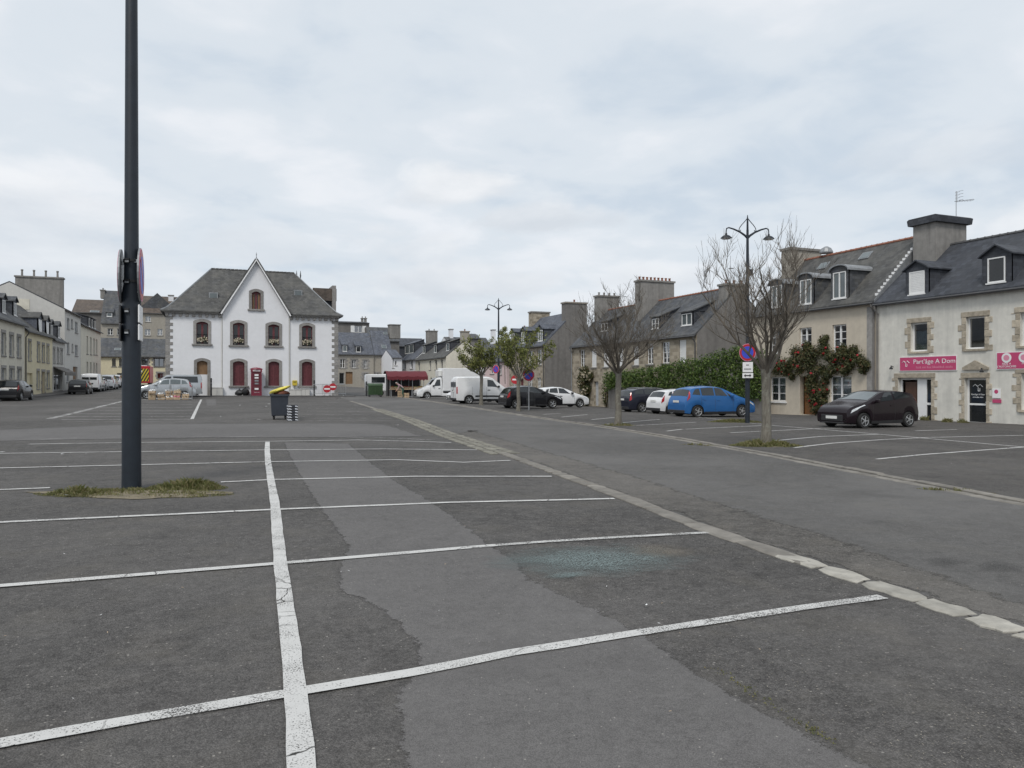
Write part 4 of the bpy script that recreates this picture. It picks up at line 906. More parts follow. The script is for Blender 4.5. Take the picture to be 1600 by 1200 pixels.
# ---------------- granite house with tall cement gable
X2 = 33.2
ya, yb_ = onX(796, X2), onX(850.5, X2)
h = House('stone_house', 'granite house with bare cement gable and slate dormers behind the leafy trees', 'house', 'W', X2, ya, ya-yb_, 7.4, 5.7, 9.3, 'stone', 'slate_blue', sidewall='render_grey', base=2.2)
for q in ((839.5, 846, 546, 570), (826, 832, 548, 571.5), (812, 817, 550, 572), (839, 845, 590, 610), (826, 832, 591, 611), (800, 805, 592, 612)): h.window(h.rect(*q), 'cas', 3, rec=.12)
h.door(h.rect(812, 818, 592, 626), 'red_wood')
h.walls(); h.roof(); h.pipe(h.W-.12, 'zinc_dark')
h.dormer(841, 848, 516, 533, 'gable', 'slate', glass='car_glass_light'); h.dormer(815, 821, 519, 536, 'gable', 'slate', glass='car_glass_light'); h.dormer(799, 804, 521, 538, 'gable', 'slate')
x, z = h.px(874, 477, 3.6); h.chimney(h.W-.53, 3.9, 1.1, 2.6, z+h.z0, 'render_grey', 1, 'granite', low=3)
x, z = h.px(815, 493, 3.6); h.chimney(.6, 3.7, 1.0, 2.4, z+h.z0, 'stone', 0, 'cement', low=6.5)
# ---------------- small pink house
ya, yb_ = onX(729, 34.5), onX(792, 34.5)
h = House('terraced_house', 'low pink rendered house half hidden behind the vans', 'house', 'W', 34.5, ya, ya-yb_, 6, 4.4, 7.0, 'render_pink', 'slate')
for q in ((738, 744, 568, 583), (752, 758, 569, 584), (766, 772, 569, 584), (778, 784, 570, 585)): h.window(h.rect(*q), 'cas', 2)
h.walls(); h.roof(); h.chimney(h.W-.5, 3, .8, 1.4, 8.6, 'render_white', 2)
# ---------------- cream row with three dormers
X3 = 33.0
ya, yb_ = onX(649, X3), onX(697, X3)
h = House('terraced_house', 'cream terraced house with three box dormers in a lichened slate roof', 'house', 'W', X3, ya, ya-yb_, 6.4, 5.55, 8.1, 'render_cream', 'slate_old', base=2.5)
for q in ((653, 656, 566, 579), (670.5, 673.5, 563.5, 578), (679.5, 683, 562.5, 577.5), (688.5, 692, 561, 576.5)): h.window(h.rect(*q), 'cas', 1, leaf=1, frame='grey_frame')
for q in ((655, 658, 590, 606), (672, 675, 590, 607), (683, 687, 590, 608)): h.window(h.rect(*q), 'cas', 1, leaf=1)
h.walls(); h.roof()
for q in ((661, 664.5, 541, 552), (678.5, 682.5, 539.5, 551), (697.5, 702, 536.5, 548)): h.dormer(*q, 'shed', 'slate_new', leaf=1, glass='car_glass_light', side=.2)
h.chimney(h.W-.5, 3.2, .8, 1.3, 9.6, 'render_tan', 1, 'granite', low=6); 
# ---------------- pale house with wide dormer and tall chimney
ya, yb2 = onX(627, X3), ya+.03
h = House('terraced_house', 'white house with broad two window dormer and tall cement chimney', 'house', 'W', X3, ya, ya-yb2, 6.6, 5.75, 8.7, 'render_white', 'slate_blue', base=2.5)
for q in ((630.5, 634.5, 563, 577), (641, 645, 562, 576), (631, 634.5, 590, 604)): h.window(h.rect(*q), 'cas', 1, leaf=1, curtain=('curtain', 0, 1))
h.walls(); h.roof(); h.dormer(633, 646, 539, 552, 'shed', 'slate_new', glass='car_glass_light', side=.3)
h.chimney(h.W-.7, 3.2, 1.1, 1.9, 10.9, 'cement', 2, 'cement', low=6, potm='cement')
# ---------------- white gabled house at the bend and granite row closing the square
def south(name, label, u0, u1, Y, D, eave, ridge, wall, roof, **k):
    x0, x1 = onY(u0, Y), onY(u1, Y); return House(name, label, 'house', 'S', x0, Y, x1-x0, D, eave, ridge, wall, roof, **k)
def vz(v, d): return EYE+(HV-v)*d/F
h = south('stone_house', 'granite house with dressed window surrounds closing the far end of the square', 515, 584, 130, 8, vz(552.5, 128), vz(520, 131), 'render_tan', 'slate_blue', base=2)
for q in ((531.5, 539, 561, 575), (550, 556.5, 562, 575), (568, 573.5, 563, 575.5), (568, 574, 583, 592.5)): h.window(h.rect(*q), 'cas', 2, surround='grey_stone', sw=.3, rec=.14)
h.window(h.rect(530, 538, 582.5, 600), 'cas', 1, leaf=1, glass='glass_dark', frame='grey_frame'); h.holes.append(h.rect(540, 551, 581, 600)); r = h.holes[-1]; MB().box(r[0], r[1], .2, .26, r[2], r[3]).build('garage_door', T['brown_board'], h.root)
h.walls(); h.roof(); h.dormer(535.5, 542, 540, 549, 'shed', 'slate', glass='car_glass_light', leaf=1, side=.1); h.dormer(556.5, 563.5, 541.5, 550, 'shed', 'slate', leaf=1, side=.1)
ch_at(h, 574, 584, 526, 4, wy=1.4, mat='render_tan', pots=0)
h = south('stone_house', 'narrow granite house with small skylight beside the garage', 584.3, 613, 130.3, 8, vz(552.5, 128), vz(516, 131), 'render_tan', 'slate_blue', base=2)
for q in ((599, 604.5, 562.5, 572.5), (586.5, 590.5, 583, 591), (598.5, 605.5, 582, 592)): h.window(h.rect(*q), 'cas', 1, surround='grey_stone', sw=.3)
h.walls(); h.roof(); h.skylight(600, 542, .9, .9); h.skylight(602, 521, .7, .7)
ch_at(h, 607.5, 624, 507, 4, wy=1.8, mat='cement', pots=0)
h = south('white_house', 'narrow white gabled house at the bend beyond the market stall', 612, 628, 122, 9, vz(558, 120), vz(545, 122), 'render_white', 'slate_blue', base=2)
h.window(h.rect(613.5, 615.5, 560, 575), 'cas', 1, leaf=1); h.window(h.rect(617, 620, 564, 571), 'cas', 1, leaf=1); h.walls(); h.roof()
h = south('apartment_house', 'tall grey rendered house with balcony behind the granite row', 505, 577, 145, 10, vz(506, 146), vz(501.5, 146), 'render_grey', 'slate_new', base=2); h.window(h.rect(554, 566, 509, 519.5), 'cas', 1, frame='white_frame', shut='white_frame'); h.walls(); h.roof()
for uu in (566, 571): ch_at(h, uu-1.5, uu+1.5, 497, 3, wy=.8, pots=1, potm='cement')
h = south('town_house', 'grey house with steep slate roof behind the granite row', 577.5, 624, 140, 9, vz(532, 140), vz(510, 141), 'render_grey', 'slate', base=2); h.walls(); h.roof(); h.skylight(603, 522, 1, .8)
h = south('town_house', 'dark slate roofed house filling the gap left of the white gable', 622, 668, 150, 9, vz(540, 150), vz(526, 150), 'slate_new', 'slate_new', base=2); h.walls(); h.roof()
h = south('town_house', 'slate roofed house with white gable chimneys far behind the trees', 703, 770, 150, 9, vz(535, 140), vz(517, 140), 'render_white', 'slate', base=3); h.walls(); h.roof(); ch_at(h, 702, 707, 514, 4.5, wy=1.2, mat='render_white', pots=0); ch_at(h, 768, 773, 515, 4.5, wy=1.2, mat='render_white', pots=0)
h = south('town_house', 'dark cement house wall rising behind the cream gable', 735.5, 750, 128, 5, vz(525, 128), vz(517, 128), 'render_grey', 'slate', base=3); h.walls(); h.roof()
# ---------------- left terrace, facades looking across the street
XL = -15.0
def east(name, label, u0, u1, eave, ridge, wall, roof, D=8, **k):
    y0, y1 = onX(u0, XL), onX(u1, XL); return House(name, label, 'house', 'E', XL, y0, y1-y0-.03, D, eave, ridge, wall, roof, **k)
h = east('terraced_house', 'cream house with slate dormers at the left edge', -60, 38.5, 6.42, 9.9, 'render_cream', 'slate')
for q in ((-22, -15, 513, 553), (-10, -4, 515, 554), (2.2, 8.5, 520, 555.5), (14.8, 21, 523.5, 557), (26.5, 32.5, 526.5, 558.5), (2.2, 9, 575.5, 600), (14.8, 22, 576, 600), (27, 33, 577, 600), (-10, -4, 575, 603)): h.window(h.rect(*q), 'cas', 3, frame='grey_frame', sill='grey_stone', surround='grey_stone', sw=.09, rec=.12)
h.walls(); h.roof(); h.dormer(3.5, 8, 469, 489, 'gable', 'slate_new', glass='car_glass_light'); h.dormer(21.5, 25.5, 473.5, 493, 'gable', 'slate_new', glass='car_glass_light'); h.chimney(h.W-.4, 4, .8, 2, 10.8, 'cement', 3)
antenna(Vector((XL-4, onX(14, XL), 10.0)), 1.5, 'aerial above the cream house at the left edge', 2, .4)
h = east('terraced_house', 'pale yellow house with two blue sided dormers on the left terrace', 38.7, 82, 6.05, 9.6, 'render_yellow', 'slate_old')
for q in ((44, 48.5, 533.5, 563), (58, 62, 537.5, 564.5), (65.5, 69.5, 539, 565.5), (73, 76.5, 540.5, 566.5), (57.5, 61.5, 580, 607.5), (73, 77, 582, 606.5)): h.window(h.rect(*q), 'cas', 3, frame='grey_frame', surround='grey_stone', sw=.1, rec=.12)
h.door(h.rect(65.3, 70, 581, 615), 'brown_board', surround='grey_stone'); h.door(h.rect(42, 51, 583, 619), 'render_yellow', name='blocked_gate')
h.walls(); h.roof('terracotta'); h.dormer(60, 65, 499.5, 520, 'gable', 'slate_blue', blind=True); h.dormer(72, 76, 503.5, 523, 'gable', 'slate_blue', blind=True); h.pipe(.1, 'zinc_dark')
h = east('terraced_house', 'narrow grey shop house with awning on the left terrace', 82.2, 101, 5.85, 9.4, 'render_pale', 'slate')
for q in ((83.5, 86, 545, 567), (89, 92, 546, 567.5), (94.5, 97.5, 547, 568)): h.window(h.rect(*q), 'cas', 2, frame='grey_frame', surround='grey_stone', sw=.1)
h.window(h.rect(84, 97, 585, 610), 'cas', 1, frame='grey_frame'); h.walls(); h.roof(); h.dormer(79, 82, 508, 526, 'gable', 'slate_new'); h.dormer(90.5, 93.5, 511, 528, 'gable', 'slate_new')
aw = h.rect(83, 99.5, 573, 583); MB().prism([(-.02, aw[3]), (-1.1, aw[2]+.1), (-1.1, aw[2]-.25), (-1.0, aw[2]-.25), (-1.0, aw[2]+.05), (-.02, aw[3]-.1)], 'x', aw[0], aw[1]).build('awning', T['render_grey'], h.root)
h = east('town_house', 'tall pale town house with huge cement chimney wall on the left terrace', 101.2, 126, 9.35, 12.0, 'render_pale', 'slate', D=10)
for q in ((104.5, 108.5, 497, 514), (111, 114, 499, 513), (117, 121.5, 503, 520), (104.5, 108.5, 535, 553), (112, 114.5, 537, 550), (117, 121.5, 539, 556), (104, 108.5, 576, 597)): h.window(h.rect(*q), 'cas', 2, frame='grey_frame', rec=.12)
h.door(h.rect(114, 121, 573, 606), 'brown_board'); h.walls(); h.roof(); h.chimney(.42, 2.35, .8, 4.3, 12.75, 'cement', 4, 'cement', low=8, potm='cement', poth=.7); h.chimney(h.W-.6, 4.5, 1.0, 3.4, 12.6, 'cement', 2, low=8, potm='cement')
MB().box(-.04, .3, 3.2, 5.6, 9.2-h.z0, 10.3-h.z0).build('lower_flue', T['render_cream'], h.root)
h = east('town_house', 'long cream town house with dormers in a slate mansard at the street end', 126.2, 157.5, 8.5, 11.2, 'render_cream', 'slate', D=9)
for u in (136.5, 142, 147, 151):
    h.window(h.rect(u-1.2, u+1.2, 525+(u-136)*.35, 553+(u-136)*.1), 'cas', 2, frame='grey_frame'); h.window(h.rect(u-1.2, u+1.2, 565+(u-136)*.15, 592-(u-136)*.1), 'cas', 2, frame='grey_frame')
h.walls(); h.roof()
for u in (139.5, 144, 148): h.dormer(u-1, u+1, 497+(u-139)*.5, 510+(u-139)*.4, 'shed', 'slate_new', leaf=1)
# ---------------- end of the left street
h = south('terraced_house', 'low cream house with slate roof and dark shutters behind the fire engine', 150, 268, 124, 8, vz(557, 112), vz(531, 116), 'render_yellow', 'slate', base=2)
for q in ((175, 181, 560, 572.5), (186, 194, 560, 572.5), (221, 231, 560, 572.5), (241, 256, 560, 573), (183, 193, 583, 592), (246, 255, 583, 591)): h.window(h.rect(*q), 'cas', 1, frame='zinc_dark', surround='grey_stone' if q[0] > 220 else None, sw=.2)
h.walls(); h.roof(); h.skylight(184, 546, .9, .7)
h = south('town_house', 'slate hung grey house with chimney above the low cream house', 157.5, 195, 136, 9, vz(508, 126), vz(462, 130), 'render_tan', 'slate', base=2)
for q in ((168, 176.5, 513, 523.5), (183, 190, 513, 523.5)): h.window(h.rect(*q), 'cas', 2)
h.walls(); h.roof(); h.dormer(167, 175, 489, 494.5, 'shed', 'slate', glass='car_glass_light', leaf=1); ch_at(h, 157.5, 164.5, 453, 4.5, wy=1.2, pots=1, potm='cement')
h = south('apartment_house', 'grey apartment house with gabled dormer beside the white building', 195.3, 280, 138, 10, vz(492, 128), vz(467, 132), 'render_tan', 'slate_brown', base=2)
for q in ((227, 235.5, 494, 502.5), (226, 235, 514, 524), (246, 254, 514, 524), (205, 213, 514, 524)): h.window(h.rect(*q), 'cas', 2)
h.walls(); h.roof(); x, z = h.px(246, 458, 1.5); MB().prism([(x-2.7, h.H-.3), (x+2.7, h.H-.3), (x+2.7, z-2.6), (x, z), (x-2.7, z-2.6)], 'y', 1.2, 6).build('roof_gable', T['slate'], h.root)
ch_at(h, 264.5, 270, 461, 4, wx=.8, wy=.8, mat='render_white', pots=0)
h = south('town_house', 'brown slate roof of the house far behind the left terrace', 112, 160, 150, 10, vz(492, 136), vz(473, 140), 'render_grey', 'slate_brown', base=2); h.walls(); h.roof(); h.skylight(148, 487, 1.5, .8)
# ================================================================== WHITE PUBLIC BUILDING
YW = 73.1
xa, xb = onY(259, YW), onY(528, YW)
h = House('public_building', 'large white rendered public building with steep central gable and red shutters', 'building', 'S', xa, YW, xb-xa, 10.8, vz(490.5, 68.8), 12.75, 'render_white', 'slate_old', eo=.38, roofkind='hip'); WB = h
gx0, gx1 = h.px(348, 500)[0], h.px(451, 500)[0]; gz = h.px(400.5, 408)[1]; gm = (gx0+gx1)/2
def arch(x0, x1, z1, f, n=8): return [(x0+(x1-x0)*i/n, z1-f+f*math.sin(PI*i/n)**.8*1.0 if 0 < i < n else z1-f) for i in range(n+1)]
def arch_window(r, kind, sill=True):
    """dressed stone ring with a segmental head, red joinery inside"""
    x0, x1, z0, z1 = r; h.holes.append((x0, x1, z0, z1)); b = .25; f = .17; P = -.055 if not kind.startswith('g') else -.055
    yo = -.10 if gx0 < (x0+x1)/2 < gx1 else 0.
    inn = [(x0, z0)]+arch(x0, x1, z1, f)+[(x1, z0)]; out = [(x0-b, z0)]+arch(x0-b, x1+b, z1+b, f*1.3)+[(x1+b, z0)]; n = len(inn)
    m = MB()
    for y0, y1 in ((yo-.05, yo+.16),):
        vs = [(p[0], y0, p[1]) for p in inn]+[(p[0], y0, p[1]) for p in out]+[(p[0], y1, p[1]) for p in inn]+[(p[0], y1, p[1]) for p in out]
        fs = []
        for i in range(n-1): fs += [(i, i+1, n+i+1, n+i)[::-1], (i, 2*n+i, 2*n+i+1, i+1)[::-1], (n+i, n+i+1, 3*n+i+1, 3*n+i)[::-1]]
        m.add(vs, fs)
    fr = MB(); y = yo+.19; t = .07
    pane = None
    o = m.build('window', T['grey_stone'], h.root)
    if sill: MB().cbox(x0-b-.12, x1+b+.12, yo-.14, yo+.17, z0-.17, z0-.003, .015).build('sill', T['grey_stone'], o)
    if kind in ('flower', 'gable'):
        fr.box(x0, x0+t, y, y+.05, z0, z1).box(x1-t, x1, y, y+.05, z0, z1).box(x0+t, x1-t, y, y+.05, z1-.22, z1).box((x0+x1)/2-.09, (x0+x1)/2+.09, y-.01, y+.05, z0, z1-.22)
        fr.build('frame', T['red_wood'], o); MB().quad((x0, y+.03, z0), (x1, y+.03, z0), (x1, y+.03, z1), (x0, y+.03, z1)).build('pane', T['glass_dark'], o)
        if kind == 'gable': MB().box(x0+t, (x0+x1)/2-.16, y-.0, y+.02, z0, z1-.24).box((x0+x1)/2+.16, x1-t, y-.0, y+.02, z0, z1-.24).build('inner_blind', T['brown_board'], o)
        else:
            rl = MB(); zt = z0+(z1-z0)*.43; rl.tube([(x0, yo-.02, zt), (x1, yo-.02, zt)], .02, 4).tube([(x0, yo-.02, z0+.08), (x1, yo-.02, z0+.08)], .015, 4)
            for k in range(9): xx = x0+(x1-x0)*(k+.5)/9; rl.tube([(xx, yo-.02, z0+.05), (xx, yo-.02, zt)], .009, 4)
            rl.build('railing', T['black_metal'], o); r_ = random.Random(int(x0*37)); fl = MB(); gr = MB(); MB().box(x0+.08, x1-.08, yo+.02, yo+.14, z0+.25, z0+.42).build('planter', T['black_metal'], o)
            for _ in range(170):
                c = Vector((r_.uniform(x0+.06, x1-.06), yo+r_.uniform(-.16, .06), z0+.42+r_.gauss(0, .10))); s = r_.uniform(.03, .06); q = MB() ; a = r_.uniform(0, 6)
                d1 = Vector((math.cos(a), .3, math.sin(a)))*s; d2 = Vector((-math.sin(a), -.3, math.cos(a)))*s
                (fl if r_.random() < .62 else gr).quad(c-d1, c-d2, c+d1, c+d2)
            fl.build('white_flowers', T['petal_white'], o); gr.build('flower_leaves', T['leaf_rose'], o)
    elif kind == 'shut':
        s2 = MB().box(x0, x1, y, y+.04, z0, z1); xm = (x0+x1)/2
        s2.box(x0, x1, y-.03, y-.001, z0+(z1-z0)*.78, z0+(z1-z0)*.81).box(xm-.06, xm+.06, y-.04, y-.001, z0, z0+(z1-z0)*.78)
        for a, bb in ((x0+.05, xm-.1), (xm+.1, x1-.05)):
            for k in range(5): xx = a+(bb-a)*k/5; s2.box(xx+.012, a+(bb-a)*(k+1)/5-.012, y-.018, y-.001, z0+.08, z0+(z1-z0)*.77)
        s2.build('shutter', T['red_wood'], o)
    else:
        zb = z0+(z1-z0)*.62; MB().box(x0, x1, y, y+.04, zb, z1).build('boarded_panel', T['brown_board'], o); MB().box(x0, x1, y-.03, y+.03, z0, zb-.003).build('infill', T['render_white'], o)
cr = lambda a, b, c, d: h.rect(210+a/4.444, 210+b/4.444, 390+c/4.444, 390+d/4.444)
for q in ((430, 512, 500, 655), (684, 764, 508, 663), (929, 1005, 520, 668), (1163, 1235, 526, 672)): arch_window(cr(*q), 'flower')
for q in ((684, 764, 775, 945), (930, 1005, 777, 946), (1163, 1235, 778, 946)): arch_window(cr(*q), 'shut')
x0, x1, z0, z1 = cr(434, 507, 772, 1022); arch_window((x0, x1, z0, z1), 'door', False)
gw = cr(815, 876, 292, 414)
# walls; the middle bay stands 10 cm proud and rises into the gable
m = MB(); hs = h.holes; H = h.H; W = h.W; D = h.D
def holed(m, X0, X1, Z0, Z1, y, hs):
    hs = [q for q in hs if q[1] > X0 and q[0] < X1 and q[3] > Z0 and q[2] < Z1]
    xs = sorted({X0, X1, *[a for q in hs for a in q[:2]]}); zs = sorted({Z0, Z1, *[a for q in hs for a in q[2:]]})
    for i in range(len(xs)-1):
        for j in range(len(zs)-1):
            xc, zc = (xs[i]+xs[i+1])/2, (zs[j]+zs[j+1])/2
            if not any(q[0] < xc < q[1] and q[2] < zc < q[3] for q in hs): m.quad((xs[i], y, zs[j]), (xs[i+1], y, zs[j]), (xs[i+1], y, zs[j+1]), (xs[i], y, zs[j+1]))
    for x0, x1, z0, z1 in hs:
        d = y+.3; m.quad((x0, y, z0), (x0, d, z0), (x0, d, z1), (x0, y, z1)).quad((x1, d, z0), (x1, y, z0), (x1, y, z1), (x1, d, z1)).quad((x0, y, z1), (x0, d, z1), (x1, d, z1), (x1, y, z1)).quad((x0, d, z0), (x0, y, z0), (x1, y, z0), (x1, d, z0))
base_h = list(hs)
holed(m, 0, gx0, -1.5, H, 0, base_h); holed(m, gx1, W, -1.5, H, 0, base_h); holed(m, gx0, gx1, -1.5, H, -.10, base_h)
for x in (gx0, gx1): m.quad((x, -.10, -1.5), (x, 0, -1.5), (x, 0, H), (x, -.10, H))
m.quad((0, D, -1.5), (0, 0, -1.5), (0, 0, H), (0, D, H)).quad((W, 0, -1.5), (W, D, -1.5), (W, D, H), (W, 0, H)).quad((W, D, -1.5), (0, D, -1.5), (0, D, H), (W, D, H))
# gable triangle with its window opening
gy = -.10; sl = (gz-H)/((gx1-gx0)/2)
def gxat(z, s): return gm+s*(gz-z)/sl
x0, x1, z0, z1 = gw
arch_window(gw, 'gable')
m.add([(gx0, gy, H), (gx1, gy, H), (gxat(z0, 1), gy, z0), (gxat(z0, -1), gy, z0)], [(0, 1, 2, 3)])
m.add([(gxat(z0, -1), gy, z0), (x0, gy, z0), (x0, gy, z1), (gxat(z1, -1), gy, z1)], [(0, 1, 2, 3)]); m.add([(x1, gy, z0), (gxat(z0, 1), gy, z0), (gxat(z1, 1), gy, z1), (x1, gy, z1)], [(0, 1, 2, 3)])
m.poly([(gxat(z1, -1), gy, z1), (gxat(z1, 1), gy, z1), (gm, gy, gz)])
m.build('wall', T['render_white'], h.root)
# hipped roof with bell-cast eaves
zr = 12.75-h.z0; rx0, rx1 = 3.75, W-3.6; ry = D/2; eo = .42
def hip(f, z): return [(-eo+(rx0+eo)*f, -eo+(ry+eo)*f, z), (W+eo-(W+eo-rx1)*f, -eo+(ry+eo)*f, z), (W+eo-(W+eo-rx1)*f, D+eo-(ry+eo)*f, z), (-eo+(rx0+eo)*f, D+eo-(ry+eo)*f, z)]
rings = [hip(0, H-.02), hip(0, H+.10), hip(.12, H+.42), hip(.24, H+.98), hip(1, zr)]
m = MB(); vs = [p for r in rings for p in r]; fs = []
for l in range(4):
    for i in range(4):
        if i == 0 and l < 3: continue
        fs.append((l*4+i, l*4+(i+1) % 4, l*4+4+(i+1) % 4, l*4+4+i))
m.add(vs, fs)
for l in range(3):      # the front eaves stop either side of the gabled bay
    a, b, c, d = rings[l][0], rings[l][1], rings[l+1][1], rings[l+1][0]
    ex = lambda z_, s_: gm+s_*min((gx1-gx0)/2+.12, (gz+.12-z_)/sl+.03)
    m.quad(a, (ex(a[2], -1), a[1], a[2]), (ex(d[2], -1), d[1], d[2]), d); m.quad((ex(b[2], 1), b[1], b[2]), b, c, (ex(c[2], 1), c[1], c[2]))
m.quad(rings[0][0], (gx0-.12, -eo, H-.02), (gx0-.12, .1, H-.02), (-eo, .1, H-.02)); m.quad((gx1+.12, -eo, H-.02), rings[0][1], (W+eo, .1, H-.02), (gx1+.12, .1, H-.02))
rf = m.build('roof', T['slate_old'], h.root)
rd = MB()
for i in range(22): a = rx0+(rx1-rx0)*i/22; rd.tube([(a, ry, zr), (a+(rx1-rx0)/22-.02, ry, zr)], [.09, .11], 6)
rd.build('ridge_tiles', T['slate_old'], rf)
for i, q in enumerate((hip(.24, H+.98), )):
    for k, e in ((0, (rx0, ry, zr)), (1, (rx1, ry, zr))): MB().tube([rings[1][k], rings[2][k], rings[3][k], e], .07, 5).build('hip_tiles', T['zinc'], rf)
# cross roof of the gable, verge boards
k = .14; G1 = MB()
for s in (-1, 1):
    e = .42; pe = (gm+s*((gx1-gx0)/2+e*.62), H-.02-e*.28)
    P = [(pe[0], pe[1]), (gm, gz+.10)]
    a0 = (P[0][0], -.42, P[0][1]); a1 = (gm, -.42, gz+.10); a2 = (gm, ry+.5, gz+.10); a3 = (P[0][0], 1.5, P[0][1])
    q = [a0, a1, a2, a3]; u = [(p[0]+s*.10, p[1], p[2]+.10) for p in q]
    G1.add(q+u, [(0, 1, 2, 3), (4, 5, 6, 7), (0, 1, 5, 4), (1, 2, 6, 5), (2, 3, 7, 6), (3, 0, 4, 7)])
G1.build('gable_roof', T['slate_old'], rf)
vb = MB()
for s in (-1, 1):
    pe = (gm+s*((gx1-gx0)/2+.10), H-.12); vb.add([(pe[0], -.44, pe[1]-.02), (pe[0]+s*.10, -.44, pe[1]+.07), (gm+s*.0, -.44, gz+.14), (gm, -.44, gz-.03), (pe[0], -.40, pe[1]-.02), (pe[0]+s*.10, -.40, pe[1]+.07), (gm+s*.0, -.40, gz+.14), (gm, -.40, gz-.03)], [(0, 1, 2, 3), (7, 6, 5, 4), (0, 1, 5, 4), (1, 2, 6, 5), (2, 3, 7, 6), (3, 0, 4, 7)])
vb.build('verge_board', T['sign_white'], h.root)
MB().lathe([(.03, 0), (.05, .1), (.02, .3), (.05, .36), (.01, .6)], 6, gm, -.42, gz+.15).build('finial', T['zinc'], rf)
# quoins and corbels
qm = MB().cbox(0, .62, -.035, .2, 0, .27, .015).mesh('quoin', T['grey_stone']); qs = MB().cbox(0, .38, -.035, .2, 0, .27, .015).mesh('quoin', T['grey_stone'])
n = int((H+.3-.35)/.29)
for i in range(n):
    z = -.3+i*.29; share('quoin', qm if i % 2 else qs, h.root, (-.035, 0, z)); o = share('quoin', qm if i % 2 else qs, h.root, (W+.035-(.62 if i % 2 else .38), 0, z))
cm = MB().cbox(-.14, .14, -.20, .0, -.28, 0, .02).mesh('corbel', T['grey_stone'])
for a, b in ((.1, gx0-.25), (gx1+.25, W-.1)):
    nn = int((b-a)/.52)
    for i in range(nn+1): share('corbel', cm, h.root, (a+(b-a)*i/nn, -.002, H-.13))
    MB().box(a-.2, b+.2, -.30, .0, H-.128, H-.022).build('cornice', T['grey_stone'], h.root)
for xx in (gx0-.06, gx1+.06): MB().tube([(xx, -.08, H-.25), (xx, -.08, -.4)], .045, 6).build('downpipe', T['render_pale'], h.root)
def roof_light(u, v):
    p0, p1 = Vector(rings[3][0]), Vector(rings[4][0]); s_ = (p1.z-p0.z)/(p1.y-p0.y); y = 2.
    for _ in range(10): x, z = h.px(u, v, y); y = p0.y+(z-p0.z)/s_
    MB().box(x-.4, x+.4, y-.25, y+.3, z-.3, z+.32).build('roof_light', T['zinc'], h.root); MB().box(x-.3, x+.3, y-.262, y-.251, z-.2, z+.22).build('light_pane', T['car_glass_light'], h.root)
roof_light(333.5, 462.5); roof_light(465.5, 458.5)
# rear wing seen past the right hip, with its dormer wall
MB().prism([(h.px(489, 453.5, 9)[0], H), (h.px(522, 453.5, 9)[0], H), (h.px(523, 450, 9)[0], h.px(500, 453.5, 9)[1]), (h.px(489, 450, 9)[0], h.px(500, 453.5, 9)[1])], 'y', 8.2, 10.2).build('rear_wing', T['slate_new'], h.root)
MB().prism([(h.px(487, 470, 9)[0], h.px(500, 471, 9)[1]), (h.px(523.5, 471, 9)[0], h.px(500, 471, 9)[1]), (h.px(523.5, 453, 9)[0], h.px(500, 453.5, 9)[1]+.1), (h.px(487, 453, 9)[0], h.px(500, 453.5, 9)[1]+.1)], 'y', 7.9, 8.19).build('rear_roof', T['slate_brown'], h.root)
x_, z_ = h.px(520.5, 449, 8.5); MB().box(x_-.2, x_+.2, 7.7, 10.3, H, z_+.1).build('rear_gable', T['grey_stone'], h.root)
for du in (463.5, 469.5):
    x_, z_ = h.px(du, 417, 9); MB().lathe([(.16, 0), (.10, .5), (.05, .7), (.12, .95), (.04, 1.1), (.08, 1.35), (.015, 1.9)], 7, x_, 9, zr-1.1).build('roof_finial', T['zinc_dark'], h.root)
# ---- things along its foot
def foot(u, y): X = onY(u, YW-y); return Vector((X, YW-y, g(X, YW-y)+.10))
def phone_box():
    p = foot(400.5, .75); o = empty('phone_box', p, 0, 'red telephone box with glazed door standing against the white building', 'phone box'); w = .45
    m = MB().box(-w, w, -w, w, 0, .18)
    for x in (-w, w-.1):
        for y in (-w, w-.1): m.box(x, x+.1, y, y+.1, .18, 2.2)
    m.box(-w+.1, w-.1, -w+.02, -w+.08, .18, .45); m.build('frame', T['red_box'], o)
    MB().box(-w-.03, w+.03, -w-.03, w+.03, 2.2, 2.42).build('head', T['red_box'], o)
    MB().lathe([(w*1.3, 0), (w*1.2, .08), (w*.7, .16), (.05, .20)], 12, 0, 0, 2.421).build('roof', T['red_box'], o)
    MB().box(-.32, .32, -w-.045, -w-.031, 2.25, 2.37).build('name_plate', T['sign_white'], o); letters(o, 'TELEPHONE', .11, 'red_box', 0, 2.31, -w-.05)
    MB().box(-w+.1, w-.1, -w+.03, -w+.05, .45, 2.2).box(-w+.03, -w+.05, -w+.1, w-.1, .2, 2.2).box(w-.05, w-.03, -w+.1, w-.1, .2, 2.2).build('pane', T['red_wood'], o)
    gb = MB()
    for k in range(1, 7): gb.box(-w+.1, w-.1, -w+.0, -w+.029, .45+k*.25-.02, .45+k*.25+.02)
    for x in (-.22, .22): gb.box(x-.012, x+.012, -w+.0, -w+.028, .45, 2.2)
    gb.build('glazing_bars', T['red_box'], o)
    for z, hh, mt in ((1.82, .16, 'sign_white'), (1.58, .14, 'sign_white'), (1.3, .16, 'zinc'), (1.05, .14, 'zinc'), (.55, .16, 'sign_white')): MB().box(-.17, .17, -w-.012, -w-.001, z, z+hh).build('notice', T[mt], o)
    letters(o, 'TELEPHONE', .09, 'sign_white', 0, .3, -w-.0)
phone_box()
p = foot(460.5, .22); o = empty('letter_box', p, 0, 'yellow letter box on the wall of the white building', 'letter box'); MB().cbox(-.22, .22, -.16, .14, .95, 1.45, .03).build('body', plain('letter box yellow', (.55, .42, .04), .45), o); MB().box(-.14, .14, -.18, -.161, 1.27, 1.32).build('slot', T['ink'], o); MB().box(-.03, .03, .0, .1, 0, .95).build('post', T['zinc'], o)
